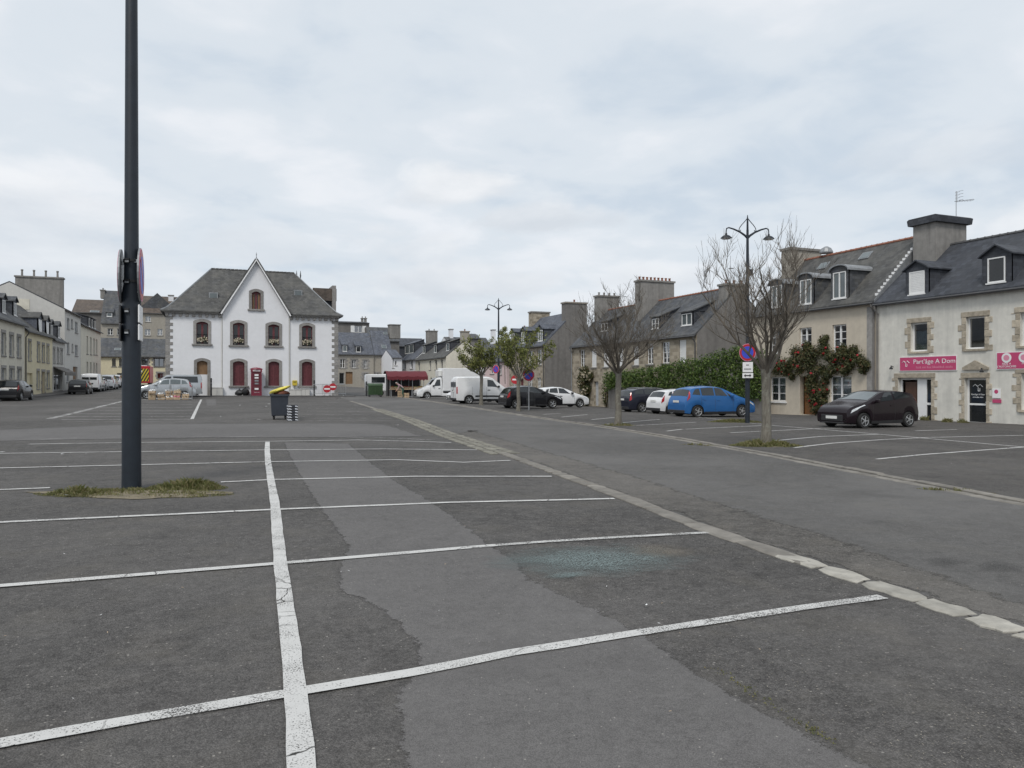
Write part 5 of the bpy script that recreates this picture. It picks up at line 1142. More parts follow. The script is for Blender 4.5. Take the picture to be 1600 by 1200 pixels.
def grey_box(u, w, d, hh, label, y=.3):
    o = empty('utility_box', foot(u, y), 0, label, 'utility box'); MB().cbox(-w/2, w/2, -d/2, d/2, 0, hh, .02).build('cabinet', T['render_pale'], o); MB().box(-w/2-.03, w/2+.03, -d/2-.03, d/2+.03, hh+.001, hh+.04).build('lid', T['render_pale'], o); MB().box(-.005, .005, -d/2-.006, -d/2-.001, .05, hh-.05).build('door_gap', T['ink'], o)
grey_box(462, 1.1, .35, .55, 'low cream utility box under the yellow letter box'); grey_box(477, .8, .35, .62, 'cream utility box right of the letter box'); grey_box(339, 1.0, .3, .7, 'cream utility box left of the first downpipe')
def bollard(u, y, label, hh=1.25):
    o = empty('bollard', foot(u, y), 0, label, 'bollard'); MB().lathe([(.07, 0), (.07, hh*.9), (.09, hh*.91), (.05, hh)], 8).build('post', T['black_metal'], o); MB().lathe([(.075, 0), (.075, .05)], 8, 0, 0, hh*.7).build('collar', T['zinc'], o)
bollard(491, 1.2, 'black post before the right window of the white building', 1.5); bollard(330, 1.2, 'black post beside the boarded door', 1.6); bollard(572.5, 2.5, 'thin black post beside the green container', 1.4)
def bag(p, s, label, seed):
    r = random.Random(seed); m = MB(); n = 12; vs = []
    for j in range(7):
        ph = PI*j/6-PI/2
        for i in range(n): q = 2*PI*i/n; k = s*(1+.22*r.uniform(-1, 1)); vs.append((k*1.2*math.cos(ph)*math.cos(q), k*.8*math.cos(ph)*math.sin(q), max(0, s*.75+k*.85*math.sin(ph))))
    m.add(vs, [(j*n+i, j*n+(i+1) % n, (j+1)*n+(i+1) % n, (j+1)*n+i) for j in range(6) for i in range(n)])
    o = empty('rubbish_bag', p, r.uniform(0, 3), label, 'bag'); m.build('sack', T['plastic_black'], o, smooth=50); MB().lathe([(.05, 0), (.03, .06), (.08, .16)], 7, 0, 0, s*1.5).build('knot', T['plastic_black'], o)
bag(foot(383.5, .5), .42, 'larger upright black rubbish sack left of the telephone box', 1); bag(foot(374, .55), .32, 'low black rubbish sack at the left of the pair', 2)
def barrier(p, rz, w, label, hh=1.1):
    o = empty('crowd_barrier', p, rz, label, 'barrier'); m = MB()
    m.tube([(-w/2, 0, .08), (-w/2, 0, hh-.1), (-w/2+.1, 0, hh), (w/2-.1, 0, hh), (w/2, 0, hh-.1), (w/2, 0, .08)], .022, 5).tube([(-w/2, 0, .2), (w/2, 0, .2)], .018, 5); m.build('frame', T['galv'], o)
    b = MB()
    for k in range(1, int(w/.13)): x = -w/2+k*.13; b.tube([(x, 0, .2), (x, 0, hh)], .009, 4)
    b.build('bars', T['galv'], o)
    for x in (-w/2+.25, w/2-.25): MB().tube([(x, -.28, 0), (x, -.24, .05), (x, .24, .05), (x, .28, 0)], .02, 5).build('foot', T['galv'], o)
barrier(foot(507, 1.3), .12, 2.2, 'galvanised crowd barrier before the right corner of the white building'); barrier(foot(522, 1.0), -.1, 2.2, 'second crowd barrier leaning at the right corner quoins')
def no_entry(u, label, y=1.7, sz=.36, zc=.66):
    o = empty('no_entry_sign', foot(u, y), 0, label, 'sign'); MB().lathe([(sz, -.02), (sz, .0)], 20, 0, 0, zc, 'y').build('disc', T['sign_red'], o); MB().box(-sz*.72, sz*.72, -.03, -.0205, zc-.07, zc+.07).build('bar', T['sign_white'], o)
    MB().tube([(-.2, .06, 0), (-.2, .03, zc)], .02, 5).tube([(.2, .06, 0), (.2, .03, zc)], .02, 5).tube([(-.3, -.2, .02), (-.2, .06, .1), (-.3, .3, .02)], .02, 5).tube([(.3, -.2, .02), (.2, .06, .1), (.3, .3, .02)], .02, 5).build('stand', T['galv'], o)
no_entry(511, 'round red no entry sign at the left of the pair by the barriers'); no_entry(520, 'round red no entry sign at the right of the pair by the barriers', 1.55, .34, .85)
# ================================================================== VEHICLES
def interp(pts, x):
    if x <= pts[0][0]: return pts[0][1]
    for (a, va), (b, vb) in zip(pts, pts[1:]):
        if x <= b: return va+(vb-va)*(x-a)/(b-a) if b > a else vb
    return pts[-1][1]
class Car:
    """x runs from the nose (0) to the tail (L); the finished root has the nose towards -x"""
    def __init__(s, spec):
        s.__dict__.update(spec); s.dx = .05; n = int(s.L/s.dx)+1
        s.xs = [s.L*i/(n-1) for i in range(n)]
        def smooth(pts, k):
            v = [interp(pts, x) for x in s.xs]
            for _ in range(k): v = [v[0]]+[(v[i-1]+2*v[i]+v[i+1])/4 for i in range(1, n-1)]+[v[-1]]
            return list(zip(s.xs, v))
        s.top_ = smooth(s.top, getattr(s, 'sm', 3)); s.belt_ = smooth(s.belt, 3)
    def hw(s, x):
        W = s.Wd/2; t = abs(x-s.L/2)/(s.L/2); return W*(1-(s.round_ if x < s.L/2 else s.round_*.8)*t**5-.015*t*t)
    def zb(s, x):
        z = s.sill+.05*(abs(x-s.L/2)/(s.L/2))**4
        for xa in s.axles:
            d = abs(x-xa); ra = s.rw*1.17
            if d < ra: z = max(z, s.rw+math.sqrt(ra*ra-d*d)-.01)
        return z
    def pt(s, x, r, sd=1):
        x = min(max(x, 0), s.L); hw = s.hw(x); zt = interp(s.top_, x); zl = min(interp(s.belt_, x), zt-.015); zb = min(s.zb(x), zl-.03); gh = zt-zl
        rw = .975-s.tumble*min(1, gh/.45); cr = s.crown*min(1, gh/.3)+.012
        rows = [(.955, zb), (.995, zb+.3*(zl-zb)), (1., zb+.66*(zl-zb)), (.972, zl), (.972+(rw-.972)*.5, zl+.46*gh), (rw, zl+.90*gh-cr*.2), (rw-.09, zl+gh-cr*.55), (rw*.5, zt-cr*.18), (0, zt)]
        i = min(7, int(r)); f = r-i; a, b = rows[i], rows[i+1]
        return Vector((x-s.L/2, sd*hw*(a[0]+(b[0]-a[0])*f), a[1]+(b[1]-a[1])*f))
    def body(s):
        m = MB(); R_ = [0, .5, 1, 1.5, 2, 2.5, 3, 3.5, 4, 4.5, 5, 5.5, 6, 7, 8]; n = len(R_); vs = []
        for x in s.xs: vs += [s.pt(x, r, -1) for r in R_]+[s.pt(x, r, 1) for r in R_[::-1][1:]]
        k = 2*n-1; fs = [(i*k+j, i*k+j+1, (i+1)*k+j+1, (i+1)*k+j) for i in range(len(s.xs)-1) for j in range(k-1)]
        fs.append(tuple(range(k))[::-1]); fs.append(tuple((len(s.xs)-1)*k+j for j in range(k)))
        return m.add(vs, fs)
    def patch(s, m, c, sides=(-1, 1), off=.006, nu=8, nv=5):
        """bilinear patch over the skin between four (x, row) corners"""
        for sd in sides:
            vs = []
            for i in range(nu+1):
                for j in range(nv+1):
                    u, v = i/nu, j/nv; x = (c[0][0]*(1-u)+c[1][0]*u)*(1-v)+(c[3][0]*(1-u)+c[2][0]*u)*v; r = (c[0][1]*(1-u)+c[1][1]*u)*(1-v)+(c[3][1]*(1-u)+c[2][1]*u)*v
                    p = s.pt(x, r, sd); e = .02; r2 = min(7.99, max(.01, r)); ax = s.pt(x+e, r2, sd)-s.pt(x-e, r2, sd); ar = s.pt(x, min(8, r2+.05), sd)-s.pt(x, r2-.05, sd)
                    nn = ax.cross(ar); nn = nn.normalized() if nn.length > 1e-9 else Vector((0, 0, 1))
                    ctr = Vector((p.x*.6, 0, .55)); 
                    if nn.dot(p-ctr) < 0: nn = -nn
                    vs.append(p+nn*off)
            fs = [(i*(nv+1)+j, (i+1)*(nv+1)+j, (i+1)*(nv+1)+j+1, i*(nv+1)+j+1) for i in range(nu) for j in range(nv)]
            m.add(vs, fs)
        return m
wheel_cache = {}
def wheel_mesh(r, wd, spokes):
    key = (round(r, 3), wd, spokes)
    if key not in wheel_cache:
        t = MB().lathe([(r*.62, -wd/2+.01), (r*.93, -wd/2), (r, -wd/2+.035), (r, wd/2-.035), (r*.93, wd/2), (r*.62, wd/2-.01)], 24, 0, 0, 0, 'y')
        a = MB().lathe([(r*.60, -wd/2+.005), (r*.64, -wd/2-.004), (r*.66, -wd/2+.012), (r*.57, -wd/2+.05), (r*.55, -wd/2+.07)], 24, 0, 0, 0, 'y', False)
        for k in range(spokes):
            q = 2*PI*k/spokes; c, s_ = math.cos(q), math.sin(q); w2 = r*.068
            P = [(r*.1, -w2*.9), (r*.62, -w2), (r*.62, w2), (r*.1, w2*.9)]
            a.add([(x*c-y*s_, -wd/2-.006+(.012 if x > r*.3 else -.0), x*s_+y*c) for x, y in P]+[(x*c-y*s_, -wd/2+.04, x*s_+y*c) for x, y in P], [(0, 1, 2, 3), (0, 4, 5, 1), (1, 5, 6, 2), (2, 6, 7, 3), (3, 7, 4, 0)])
        a.lathe([(r*.17, -wd/2-.012), (r*.17, -wd/2+.03)], 10, 0, 0, 0, 'y')
        wheel_cache[key] = (t.mesh('tyre', T['rubber'], True), a.mesh('rim', T['rim'], 30))
    return wheel_cache[key]
def car(spec, name, label, cat, pos, heading, paint, group=None, extra=None, roofbars=False):
    cobj = Car(spec); s = cobj
    o = empty(name, pos, heading+PI, label, cat, group)
    o.rotation_euler = (0, 0, heading+PI)
    bo = s.body().build('body', T[paint], o, smooth=32)
    MB().box(-s.L/2+.35, s.L/2-.3, -s.Wd/2+.27, s.Wd/2-.27, s.sill-.03, .62).build('underbody', T['plastic_black'], o)
    gm_ = getattr(s, 'glassm', 'car_glass')
    for q in s.side:
        for sd in (-1, 1): s.patch(MB(), q, (sd,), off=.008).build('side_window', T[gm_], bo, smooth=True)
    if s.wind: s.patch(MB(), [(s.wind[0], 5.75), (s.wind[1], 5.9), (s.wind[1], 8), (s.wind[0], 8)], off=.008).build('windscreen', T[getattr(s, 'windm', gm_)], o, smooth=True)
    if s.rear: s.patch(MB(), [(s.rear[0], 5.9), (s.rear[1], 5.6), (s.rear[1], 8), (s.rear[0], 8)], off=.008).build('rear_window', T[gm_], o, smooth=True)
    for q in s.head: 
        for sd in (-1, 1): s.patch(MB(), q, (sd,), off=.010, nu=5, nv=3).build('headlight', T['lamp_clear'], o, smooth=True)
    for q in s.tail:
        for sd in (-1, 1): s.patch(MB(), q, (sd,), off=.012, nu=5, nv=4).build('tail_light', T['lamp_red'], o, smooth=True)
    # door gaps, rub strips, handles
    for x in s.gaps: s.patch(MB(), [(x-.006, .3), (x+.006, .3), (x+.006, 3.1), (x-.006, 3.1)], off=.003, nu=1, nv=8).build('door_gap', T['ink'], bo)
    for x in s.handles: s.patch(MB(), [(x, 2.35), (x+.2, 2.38), (x+.2, 2.55), (x, 2.52)], off=.022, nu=2, nv=1).build('door_handle', T[paint] if paint not in ('p_white',) else T['plastic_black'], bo)
    lowm = MB(); [s.patch(MB(), [(s.axles[0]+s.rw*1.2, 0), (s.axles[1]-s.rw*1.2, 0), (s.axles[1]-s.rw*1.2, .45), (s.axles[0]+s.rw*1.2, .45)], (sd,), off=.006).build('sill_trim', T['plastic_black'], bo) for sd in (-1, 1)]
    L = s.L
    # bumpers: front grille, plates
    fz = interp(s.top_, .02); 
    MB().cbox(-L/2-.018, -L/2+.05, -s.hw(0)*.72, s.hw(0)*.72, s.sill+.09, min(fz-.05, s.sill+.34), .015).build('grille', T['plastic_black'], o)
    for x, nm, zz in ((-L/2-.03, 'number_plate', s.sill+.24), (L/2+.012 if not hasattr(s, 'plate_x') else s.plate_x-L/2, 'number_plate', s.plate_z)):
        MB().box(x, x+.012, -.26, .26, zz-.055, zz+.055).build(nm, T['plate_white'], o)
    MB().cbox(L/2-.06, L/2+.02, -s.hw(L)*.96, s.hw(L)*.96, s.sill+.04, s.sill+.2, .015).build('rear_bumper', T['plastic_black'], o)
    for sd in (-1, 1):      # fog lamp recesses in the front bumper
        MB().cbox(-L/2+.0, -L/2+.09, min(sd*s.hw(0)*.70, sd*s.hw(0)*.93), max(sd*s.hw(0)*.70, sd*s.hw(0)*.93), s.sill+.10, s.sill+.22, .012).build('fog_lamp', T['lamp_clear'] if sd > 2 else T['plastic_black'], o)
    MB().cbox(-L/2-.03, -L/2+.03, -s.hw(0)*.80, s.hw(0)*.80, s.sill+.01, s.sill+.06, .012).build('front_lip', T['plastic_black'], o)
    wx = s.mirror
    for sd in (-1, 1):
        p = s.pt(wx, 3.2, sd); MB().cbox(p.x-.09, p.x+.07, p.y+sd*.02-(.0 if sd > 0 else .17), p.y+sd*.02+(.17 if sd > 0 else 0), p.z+.0, p.z+.14, .03).build('wing_mirror', T['plastic_black'] if paint == 'p_white' else T[paint], o)
    tm, rm = wheel_mesh(s.rw, .2, s.spokes)
    for xa in s.axles:
        for sd in (-1, 1):
            w_ = share('wheel', tm, o, (xa-L/2, sd*(s.Wd/2-.115), s.rw), 0 if sd < 0 else PI); share('rim', rm, w_)
    if roofbars:
        for sd in (-1, 1): MB().tube([s.pt(x, 5.6, sd)+Vector((0, 0, .05)) for x in (s.L*.45, s.L*.55, s.L*.7, s.L*.84)], .018, 5).build('roof_bar', T['galv'], o)
    wp = s.wiper if hasattr(s, 'wiper') else None
    if extra: extra(o, s)
    return o
HATCH = dict(L=3.9, Wd=1.70, sill=.19, rw=.30, axles=(.76, 3.24), round_=.16, tumble=.20, crown=.07, spokes=5,
    top=[(0, .60), (.05, .70), (.30, .80), (.85, .95), (1.02, 1.0), (1.75, 1.36), (2.05, 1.44), (2.6, 1.46), (3.2, 1.41), (3.5, 1.34), (3.74, .98), (3.86, .90), (3.9, .72)],
    belt=[(0, .58), (.4, .74), (1.0, .90), (2, .94), (3.3, 1.02), (3.6, 1.02), (3.9, .8)],
    wind=(1.10, 1.80), rear=(3.50, 3.74), side=[[(1.50, 3.3), (2.38, 3.25), (2.38, 4.9), (1.98, 4.85)], [(2.46, 3.25), (3.12, 3.3), (3.02, 4.8), (2.46, 4.9)], [(3.18, 3.3), (3.42, 3.5), (3.28, 4.6), (3.10, 4.75)]],
    head=[[(.10, 2.5), (.62, 2.75), (.62, 3.1), (.16, 3.1)]], tail=[[(3.68, 2.3), (3.86, 2.2), (3.74, 4.4), (3.60, 4.4)]], gaps=(1.22, 2.42, 3.2), handles=(2.15, 2.95), plate_z=.78, mirror=1.42)
FIESTA = dict(HATCH, L=3.95, Wd=1.72, axles=(.80, 3.28), top=[(0, .62), (.04, .74), (.25, .86), (.85, 1.02), (1.0, 1.07), (1.82, 1.42), (2.2, 1.48), (2.75, 1.48), (3.3, 1.42), (3.58, 1.33), (3.80, 1.0), (3.92, .92), (3.95, .75)],
    belt=[(0, .6), (.3, .76), (1.0, .93), (2, 1.0), (3.3, 1.14), (3.6, 1.18), (3.95, .85)], windm='car_glass_light', tumble=.22, rw=.305, tail=[[(3.66, 3.2), (3.84, 2.9), (3.78, 5.0), (3.66, 4.8)]],
    head=[[(.14, 2.45), (.86, 2.98), (.80, 3.6), (.22, 3.05)]], side=[[(1.62, 3.3), (2.40, 3.2), (2.40, 4.85), (2.06, 4.85)], [(2.48, 3.2), (3.36, 3.35), (3.10, 4.75), (2.48, 4.85)]], gaps=(1.25, 2.44), handles=(2.2,))
MPV = dict(HATCH, L=4.34, Wd=1.83, rw=.315, axles=(.92, 3.62), top=[(0, .62), (.06, .76), (.4, .90), (.95, 1.05), (1.1, 1.10), (1.95, 1.52), (2.3, 1.60), (2.9, 1.63), (3.6, 1.58), (3.95, 1.50), (4.16, 1.08), (4.28, .98), (4.34, .72)],
    belt=[(0, .6), (.4, .80), (1.1, .98), (2, 1.04), (3.6, 1.08), (4, 1.08), (4.34, .85)], wind=(1.2, 2.0), rear=(3.96, 4.16), side=[[(1.36, 3.3), (1.72, 3.3), (1.85, 4.4), (1.80, 4.3)], [(1.80, 3.3), (2.56, 3.25), (2.56, 4.9), (2.12, 4.85)], [(2.64, 3.25), (3.38, 3.25), (3.38, 4.85), (2.64, 4.9)], [(3.46, 3.3), (3.92, 3.5), (3.72, 4.7), (3.46, 4.8)]],
    tail=[[(4.06, 2.9), (4.24, 2.7), (4.06, 5.6), (3.98, 5.4)]], gaps=(1.5, 2.6, 3.42), handles=(2.3, 3.15), plate_z=.82, mirror=1.62, glassm='car_glass', spokes=5)
SUV = dict(MPV, L=4.45, Wd=1.84, top=[(0, .66), (.05, .82), (.4, .95), (1.1, 1.06), (1.25, 1.10), (1.95, 1.44), (2.3, 1.50), (3.2, 1.52), (3.9, 1.46), (4.2, 1.38), (4.38, 1.02), (4.45, .8)], rear=(4.2, 4.37), axles=(.9, 3.55), tail=[[(4.26, 2.6), (4.41, 2.5), (4.30, 5.2), (4.22, 5.0)]],
    side=[[(1.75, 3.3), (2.56, 3.25), (2.56, 4.9), (2.15, 4.85)], [(2.64, 3.25), (3.38, 3.25), (3.38, 4.85), (2.64, 4.9)], [(3.46, 3.3), (4.08, 3.5), (3.92, 4.7), (3.46, 4.8)]])
def van_spec(L=4.8, Wd=1.95, H=2.05, nose=1.0, cowl=1.2, side=None, rear_glass=False):
    return dict(L=L, Wd=Wd, sill=.26, rw=.33, axles=(.95, L-.95), round_=.12, tumble=.10, crown=.07, spokes=6, sm=2,
        top=[(0, .62), (.05, .84), (.3, .98), (nose, cowl), (nose+.12, cowl+.06), (nose+.95, H-.10), (nose+1.3, H-.01), (L*.6, H), (L-.12, H-.02), (L-.03, H-.1), (L, H-.35)],
        belt=[(0, .6), (.4, .86), (1.0, 1.12), (2, 1.22), (L, 1.22)], wind=(nose+.2, nose+.98), rear=None, side=side or [[(nose+.62, 3.2), (nose+1.45, 3.2), (nose+1.45, 4.6), (nose+1.0, 4.6)]],
        head=[[(.08, 2.2), (.55, 2.6), (.6, 3.2), (.14, 3.1)]], tail=[[(L-.09, 1.6), (L-.005, 1.6), (L-.005, 3.2), (L-.09, 3.2)]], gaps=(nose+.35, nose+1.52, nose+2.6), handles=(nose+1.25,), plate_z=.95, mirror=nose+.62)
def van_rear(o, s):
    L = s.L; zt = interp(s.top_, L)
    for sd in (-1, 1):
        m = MB().cbox(L/2+.004, L/2+.03, sd*.05 if sd > 0 else -s.hw(L)*.80, s.hw(L)*.80 if sd > 0 else -.05, 1.28, zt-.06, .008); m.build('rear_window', T['car_glass'], o)
    MB().box(L/2+.002, L/2+.012, -.012, .012, .5, zt-.02).build('door_gap', T['ink'], o); MB().cbox(L/2+.012, L/2+.05, -.16, -.04, .98, 1.06, .01).build('door_handle', T['plastic_black'], o)
    [s.patch(MB(), [(s.axles[0]+.46, .95), (s.axles[1]-.46, .95), (s.axles[1]-.46, 1.3), (s.axles[0]+.46, 1.3)], (sd,), off=.012).build('rub_strip', T['plastic_black'], o) for sd in (-1, 1)]
EX, WX, NY = 0., PI, PI/2         # headings: across the square, back, along the street
def spot(u, v): return G(u, v)
car(FIESTA, 'parked_car', 'plum black hatchback with silver wheel trims parked before the shop house', 'car', G(1356, 667), WX+.05, 'p_plum', 'parked cars')
car(MPV, 'parked_car', 'bright blue people carrier parked nose in to the ivy hedge', 'car', ground(1112, 38.8), EX-.02, 'p_blue', 'parked cars')
car(HATCH, 'parked_car', 'white hatchback between the blue people carrier and the dark estate', 'car', ground(1066, 42.6), EX, 'p_white', 'parked cars')
car(SUV, 'parked_car', 'dark navy estate car beyond the white hatchback by the ivy hedge', 'car', ground(1021, 45.8), EX, 'p_navy', 'parked cars', roofbars=True)
car(HATCH, 'parked_car', 'black hatchback with red tail lights behind the leafy tree trunk', 'car', ground(829, 47.5), EX, 'p_black', 'parked cars')
car(dict(HATCH, L=3.95), 'parked_car', 'white hatchback just beyond the black one under the leafy trees', 'car', ground(874, 52), EX, 'p_white', 'parked cars')
car(van_spec(), 'parked_van', 'white panel van with twin rear windows behind the leafy tree', 'van', ground(757, 55.5), EX-.05, 'p_white', 'vans', van_rear)
car(dict(HATCH, L=3.7), 'parked_car', 'small white car squeezed between the box lorry and the panel van', 'car', ground(735, 60.5), WX, 'p_white', 'parked cars')
# box lorry
def lorry():
    spec = van_spec(6.4, 2.0, 2.15, 1.15, 1.25); spec['round_'] = .10; spec['rw'] = .36
    spec['top'] = [(0, .66), (.05, .9), (.3, 1.02), (1.1, 1.24), (1.22, 1.30), (1.85, 2.05), (2.05, 2.15), (2.45, 2.17), (2.5, 2.1), (2.52, .62), (6.4, .6)]; spec['belt'] = [(0, .6), (.4, .9), (1., 1.16), (2.45, 1.25), (2.52, .58), (6.4, .56)]; spec['sm'] = 1
    spec['side'] = [[(1.62, 3.2), (2.3, 3.2), (2.3, 4.7), (1.95, 4.7)]]; spec['gaps'] = (1.3, 2.38); spec['handles'] = (2.1,); spec['axles'] = (1.0, 5.0); spec['mirror'] = 1.6; spec['plate_z'] = .5; spec['tail'] = [[(6.32, 1.0), (6.39, 1.0), (6.39, 2.4), (6.32, 2.4)]]
    p = G(698, 623.5)
    o = car(spec, 'box_lorry', 'white box lorry with its cab beside the market stall', 'lorry', p, WX-.03, 'p_white')
    L = 6.4
    bx = MB().cbox(-L/2+2.55, L/2+.3, -1.08, 1.08, .78, 3.05, .03).build('cargo_box', T['p_white'], o)
    for y in (-1.09, 1.09): MB().box(-L/2+2.56, L/2+.29, min(y, y*1.008), max(y, y*1.008), .78, .86).build('box_rail', T['galv'], bx)
    MB().box(-L/2+2.6, L/2+.2, -.6, .6, .5, .77).build('chassis', T['plastic_black'], o); MB().cbox(-L/2+2.2, -L/2+2.54, -.7, .7, 2.25, 2.85, .05).build('cooling_unit', T['plate_white'], o)
    MB().box(-L/2+3.0, -L/2+4.2, -1.0, -.95, .42, .76).build('side_guard', T['plastic_black'], o)
lorry()
# cars along the left terrace, seen from behind
car(dict(HATCH, tail=[[(3.62, 2.4), (3.86, 2.3), (3.74, 4.2), (3.58, 4.0)]]), 'parked_car', 'black hatchback at the left edge of the photo seen from behind', 'car', ground(21, 51.5), NY-.05, 'p_black', 'cars of the left street')
YS = lambda u, X: onX(u, X)
def street(u, X, sp, name, label, cat, paint, ex=None, rb=False):
    y = onX(u, X); car(sp, name, label, cat, Vector((X, y, g(X, y))), NY, paint, 'cars of the left street', ex, rb)
street(126, -12.3, HATCH, 'parked_car', 'black hatchback parked at the kerb in front of the white van on the left street', 'car', 'p_black')
street(145, -12.4, van_spec(4.6, 1.9, 1.95), 'parked_van', 'white van parked behind the black hatchback on the left street', 'van', 'p_white', van_rear)
street(155, -12.3, HATCH, 'parked_car', 'silver hatchback half hidden beyond the white street van', 'car', 'p_silver')
street(169, -11.9, dict(SUV, top=[(a, b*1.14) for a, b in SUV['top']]), 'parked_car', 'white off road car with roof bars on the left street', 'car', 'p_white', None, True)
street(180, -12.0, MPV, 'parked_car', 'white car just beyond the off road car', 'car', 'p_white'); street(189, -11.6, HATCH, 'parked_car', 'dark blue car farthest along the left street', 'car', 'p_navy')
# people carrier and minibus before the white building
car(dict(MPV, L=4.5, glassm='car_glass_light'), 'parked_car', 'silver people carrier behind the cage of crates', 'car', G(258, 623)+Vector((0, .5, 0)), WX, 'p_silver', 'vehicles before the white building')
car(van_spec(4.85, 1.95, 1.98, 1.0, 1.2, [[(1.6, 3.2), (2.45, 3.2), (2.45, 4.7), (2.0, 4.7)], [(2.6, 3.15), (4.55, 3.15), (4.5, 4.75), (2.6, 4.75)]]), 'minibus', 'silver minibus with long tinted windows before the white building', 'van', Vector((onY(268, 70.0), 70.0, g(-2, 70))), WX, 'p_silver', 'vehicles before the white building')
def fire_engine():
    p = ground(219, 100); o = empty('fire_engine', p, 0, 'red fire engine showing yellow and black chevrons on its tail', 'fire engine')
    MB().cbox(-1.2, 1.2, 0, 5.5, .45, 2.75, .05).build('body', T['sign_red'], o)
    for i in range(-8, 9):
        P = [(-1.05, .7), (1.05, .7), (1.05, 2.4), (-1.05, 2.4)]; c = i*.36
        for sd in (-1, 1):
            a = [(sd*0., 0)] 
        z0, z1 = .7, 2.4; pts = []
        for t in (0, .18): 
            pts.append((c+t, z0)); 
        q = [(c, z0), (c+.18, z0), (c+.18+.9, z1), (c+.9, z1)]
        def clip(poly, ax, val, keep):
            out = []
            for a, b in zip(poly, poly[1:]+poly[:1]):
                ia, ib = (a[ax]-val)*keep >= 0, (b[ax]-val)*keep >= 0
                if ia: out.append(a)
                if ia != ib: t = (val-a[ax])/(b[ax]-a[ax]); out.append((a[0]+(b[0]-a[0])*t, a[1]+(b[1]-a[1])*t))
            return out
        q = clip(clip(q, 0, -1.05, 1), 0, 1.05, -1)
        if len(q) > 2: MB().prism(q, 'y', -.03, -.021).build('chevron', T['ink'], o)
    MB().box(-1.05, 1.05, -.02, -.002, .7, 2.4).build('reflective_board', plain('chevron yellow', (.62, .50, .03), .5), o); MB().box(-.25, .25, -.05, -.031, 1.9, 2.15).build('number_plate', T['plate_white'], o)
    MB().cbox(-.8, .8, .2, .5, 2.751, 2.87, .02).build('light_bar', T['lamp_clear'], o)
    tm, rm = wheel_mesh(.45, .28, 6)
    for x in (-1.0, 1.0):
        for y in (1.2, 4.3): w_ = share('wheel', tm, o, (x, y, .45), PI/2 if x < 0 else -PI/2); share('rim', rm, w_)
fire_engine()
# ================================================================== LAMPS, SIGNS
def lamp(p, hgt, r0, r1, rz, label, lantern=(True, True), arm=.95):
    o = empty('street_lamp', p, rz, label, 'street lamp', 'street lamps')
    MB().lathe([(r0*1.05, -.1), (r0*1.02, .05), (r0, .3), (r0*.98, 2.9), (r0+(r1-r0)*.45, 3.1), (r1*1.3, hgt*.75), (r1, hgt*.93)], 16).build('pole', T['pole_paint'], o, smooth=True)
    h0 = hgt*.90; top = MB().lathe([(r1, 0), (r1*.8, hgt-h0-.25), (r1*.3, hgt-h0)], 10, 0, 0, h0); top.build('finial', T['pole_paint'], o)
    for i, sd in enumerate((-1, 1)):
        P = [(0, 0, h0-.1), (sd*.12, 0, h0+.02), (sd*arm*.35, 0, h0+.16), (sd*arm*.65, 0, h0+.28), (sd*arm*.88, 0, h0+.34), (sd*arm*.98, 0, h0+.30), (sd*arm, 0, h0+.20), (sd*arm, 0, h0+.10)]
        a = MB().tube(P, [.05, .05, .042, .036, .03, .028, .026, .022], 6).build('arm', T['pole_paint'], o, smooth=True)
        MB().tube([(0, 0, hgt-.12), (sd*.10, 0, hgt-.25), (sd*.26, 0, hgt-.42), (sd*.36, 0, hgt-.56), (sd*.38, 0, hgt-.66), (sd*.33, 0, hgt-.70), (sd*.30, 0, hgt-.64)], .018, 5).build('scroll', T['pole_paint'], o)
        if lantern[i]:
            MB().lathe([(.04, 0), (.05, -.08), (.14, -.11), (.23, -.19), (.24, -.22)], 14, sd*arm, 0, h0+.10).build('lantern', T['pole_paint'], a, smooth=True); MB().lathe([(.20, -.221), (.19, -.25), (.05, -.27)], 12, sd*arm, 0, h0+.10).build('lens', T['lamp_clear'], a)
    return o
lp = G(1168, 661)
la = lamp(lp, 8.95, .098, .05, -TH+.1, 'two armed swan neck street lamp beside the blue people carrier'); MB().cbox(-.02, .22, -.1, .1, 6.35, 6.62, .03).build('speaker_box', T['pole_paint'], la)
fl = ground(779, 63.5); lamp(fl, 9.0, .11, .055, -TH, 'distant two armed street lamp above the panel van')
fp = G(205.5, 764); fpl = lamp(fp, 10.2, .132, .062, -TH, 'tall dark blue grey lamp pole with back of signs in the foreground', arm=.9)
bpy.data.objects.remove(fpl.children[0]) if fpl.children[0].name.startswith('pole') else None
MB().lathe([(.128, -.15), (.126, .0), (.121, .5), (.103, 3.0), (.060, 7.3), (.05, 9.3)], 24).build('pole', T['pole_paint'], fpl, smooth=True)
for z in (2.55, 2.72, 3.05, 3.4): pass
def no_parking(par, r, name='sign_disc'):
    """disc in the local xz plane facing -y"""
    d = MB().lathe([(r, -.012), (r, .012)], 28, 0, 0, 0, 'y').build(name, T['zinc'], par)
    MB().lathe([(r*.985, -.0165), (r*.985, -.0125)], 28, 0, 0, 0, 'y').build('white_rim', T['sign_pink'], d)
    MB().lathe([(r*.93, -.020), (r*.93, -.017)], 28, 0, 0, 0, 'y').build('red_ring', T['sign_red'], d); MB().lathe([(r*.70, -.024), (r*.70, -.0205)], 24, 0, 0, 0, 'y').build('blue_field', T['sign_blue'], d)
    w_ = r*.085; P = [(-.5*r, .5*r), (.5*r, -.5*r)]; n_ = .7071*w_
    MB().prism([(P[0][0]-n_, P[0][1]-n_), (P[1][0]-n_, P[1][1]-n_), (P[1][0]+n_, P[1][1]+n_), (P[0][0]+n_, P[0][1]+n_)], 'y', -.028, -.0245).build('red_bar', T['sign_red'], d)
    return d
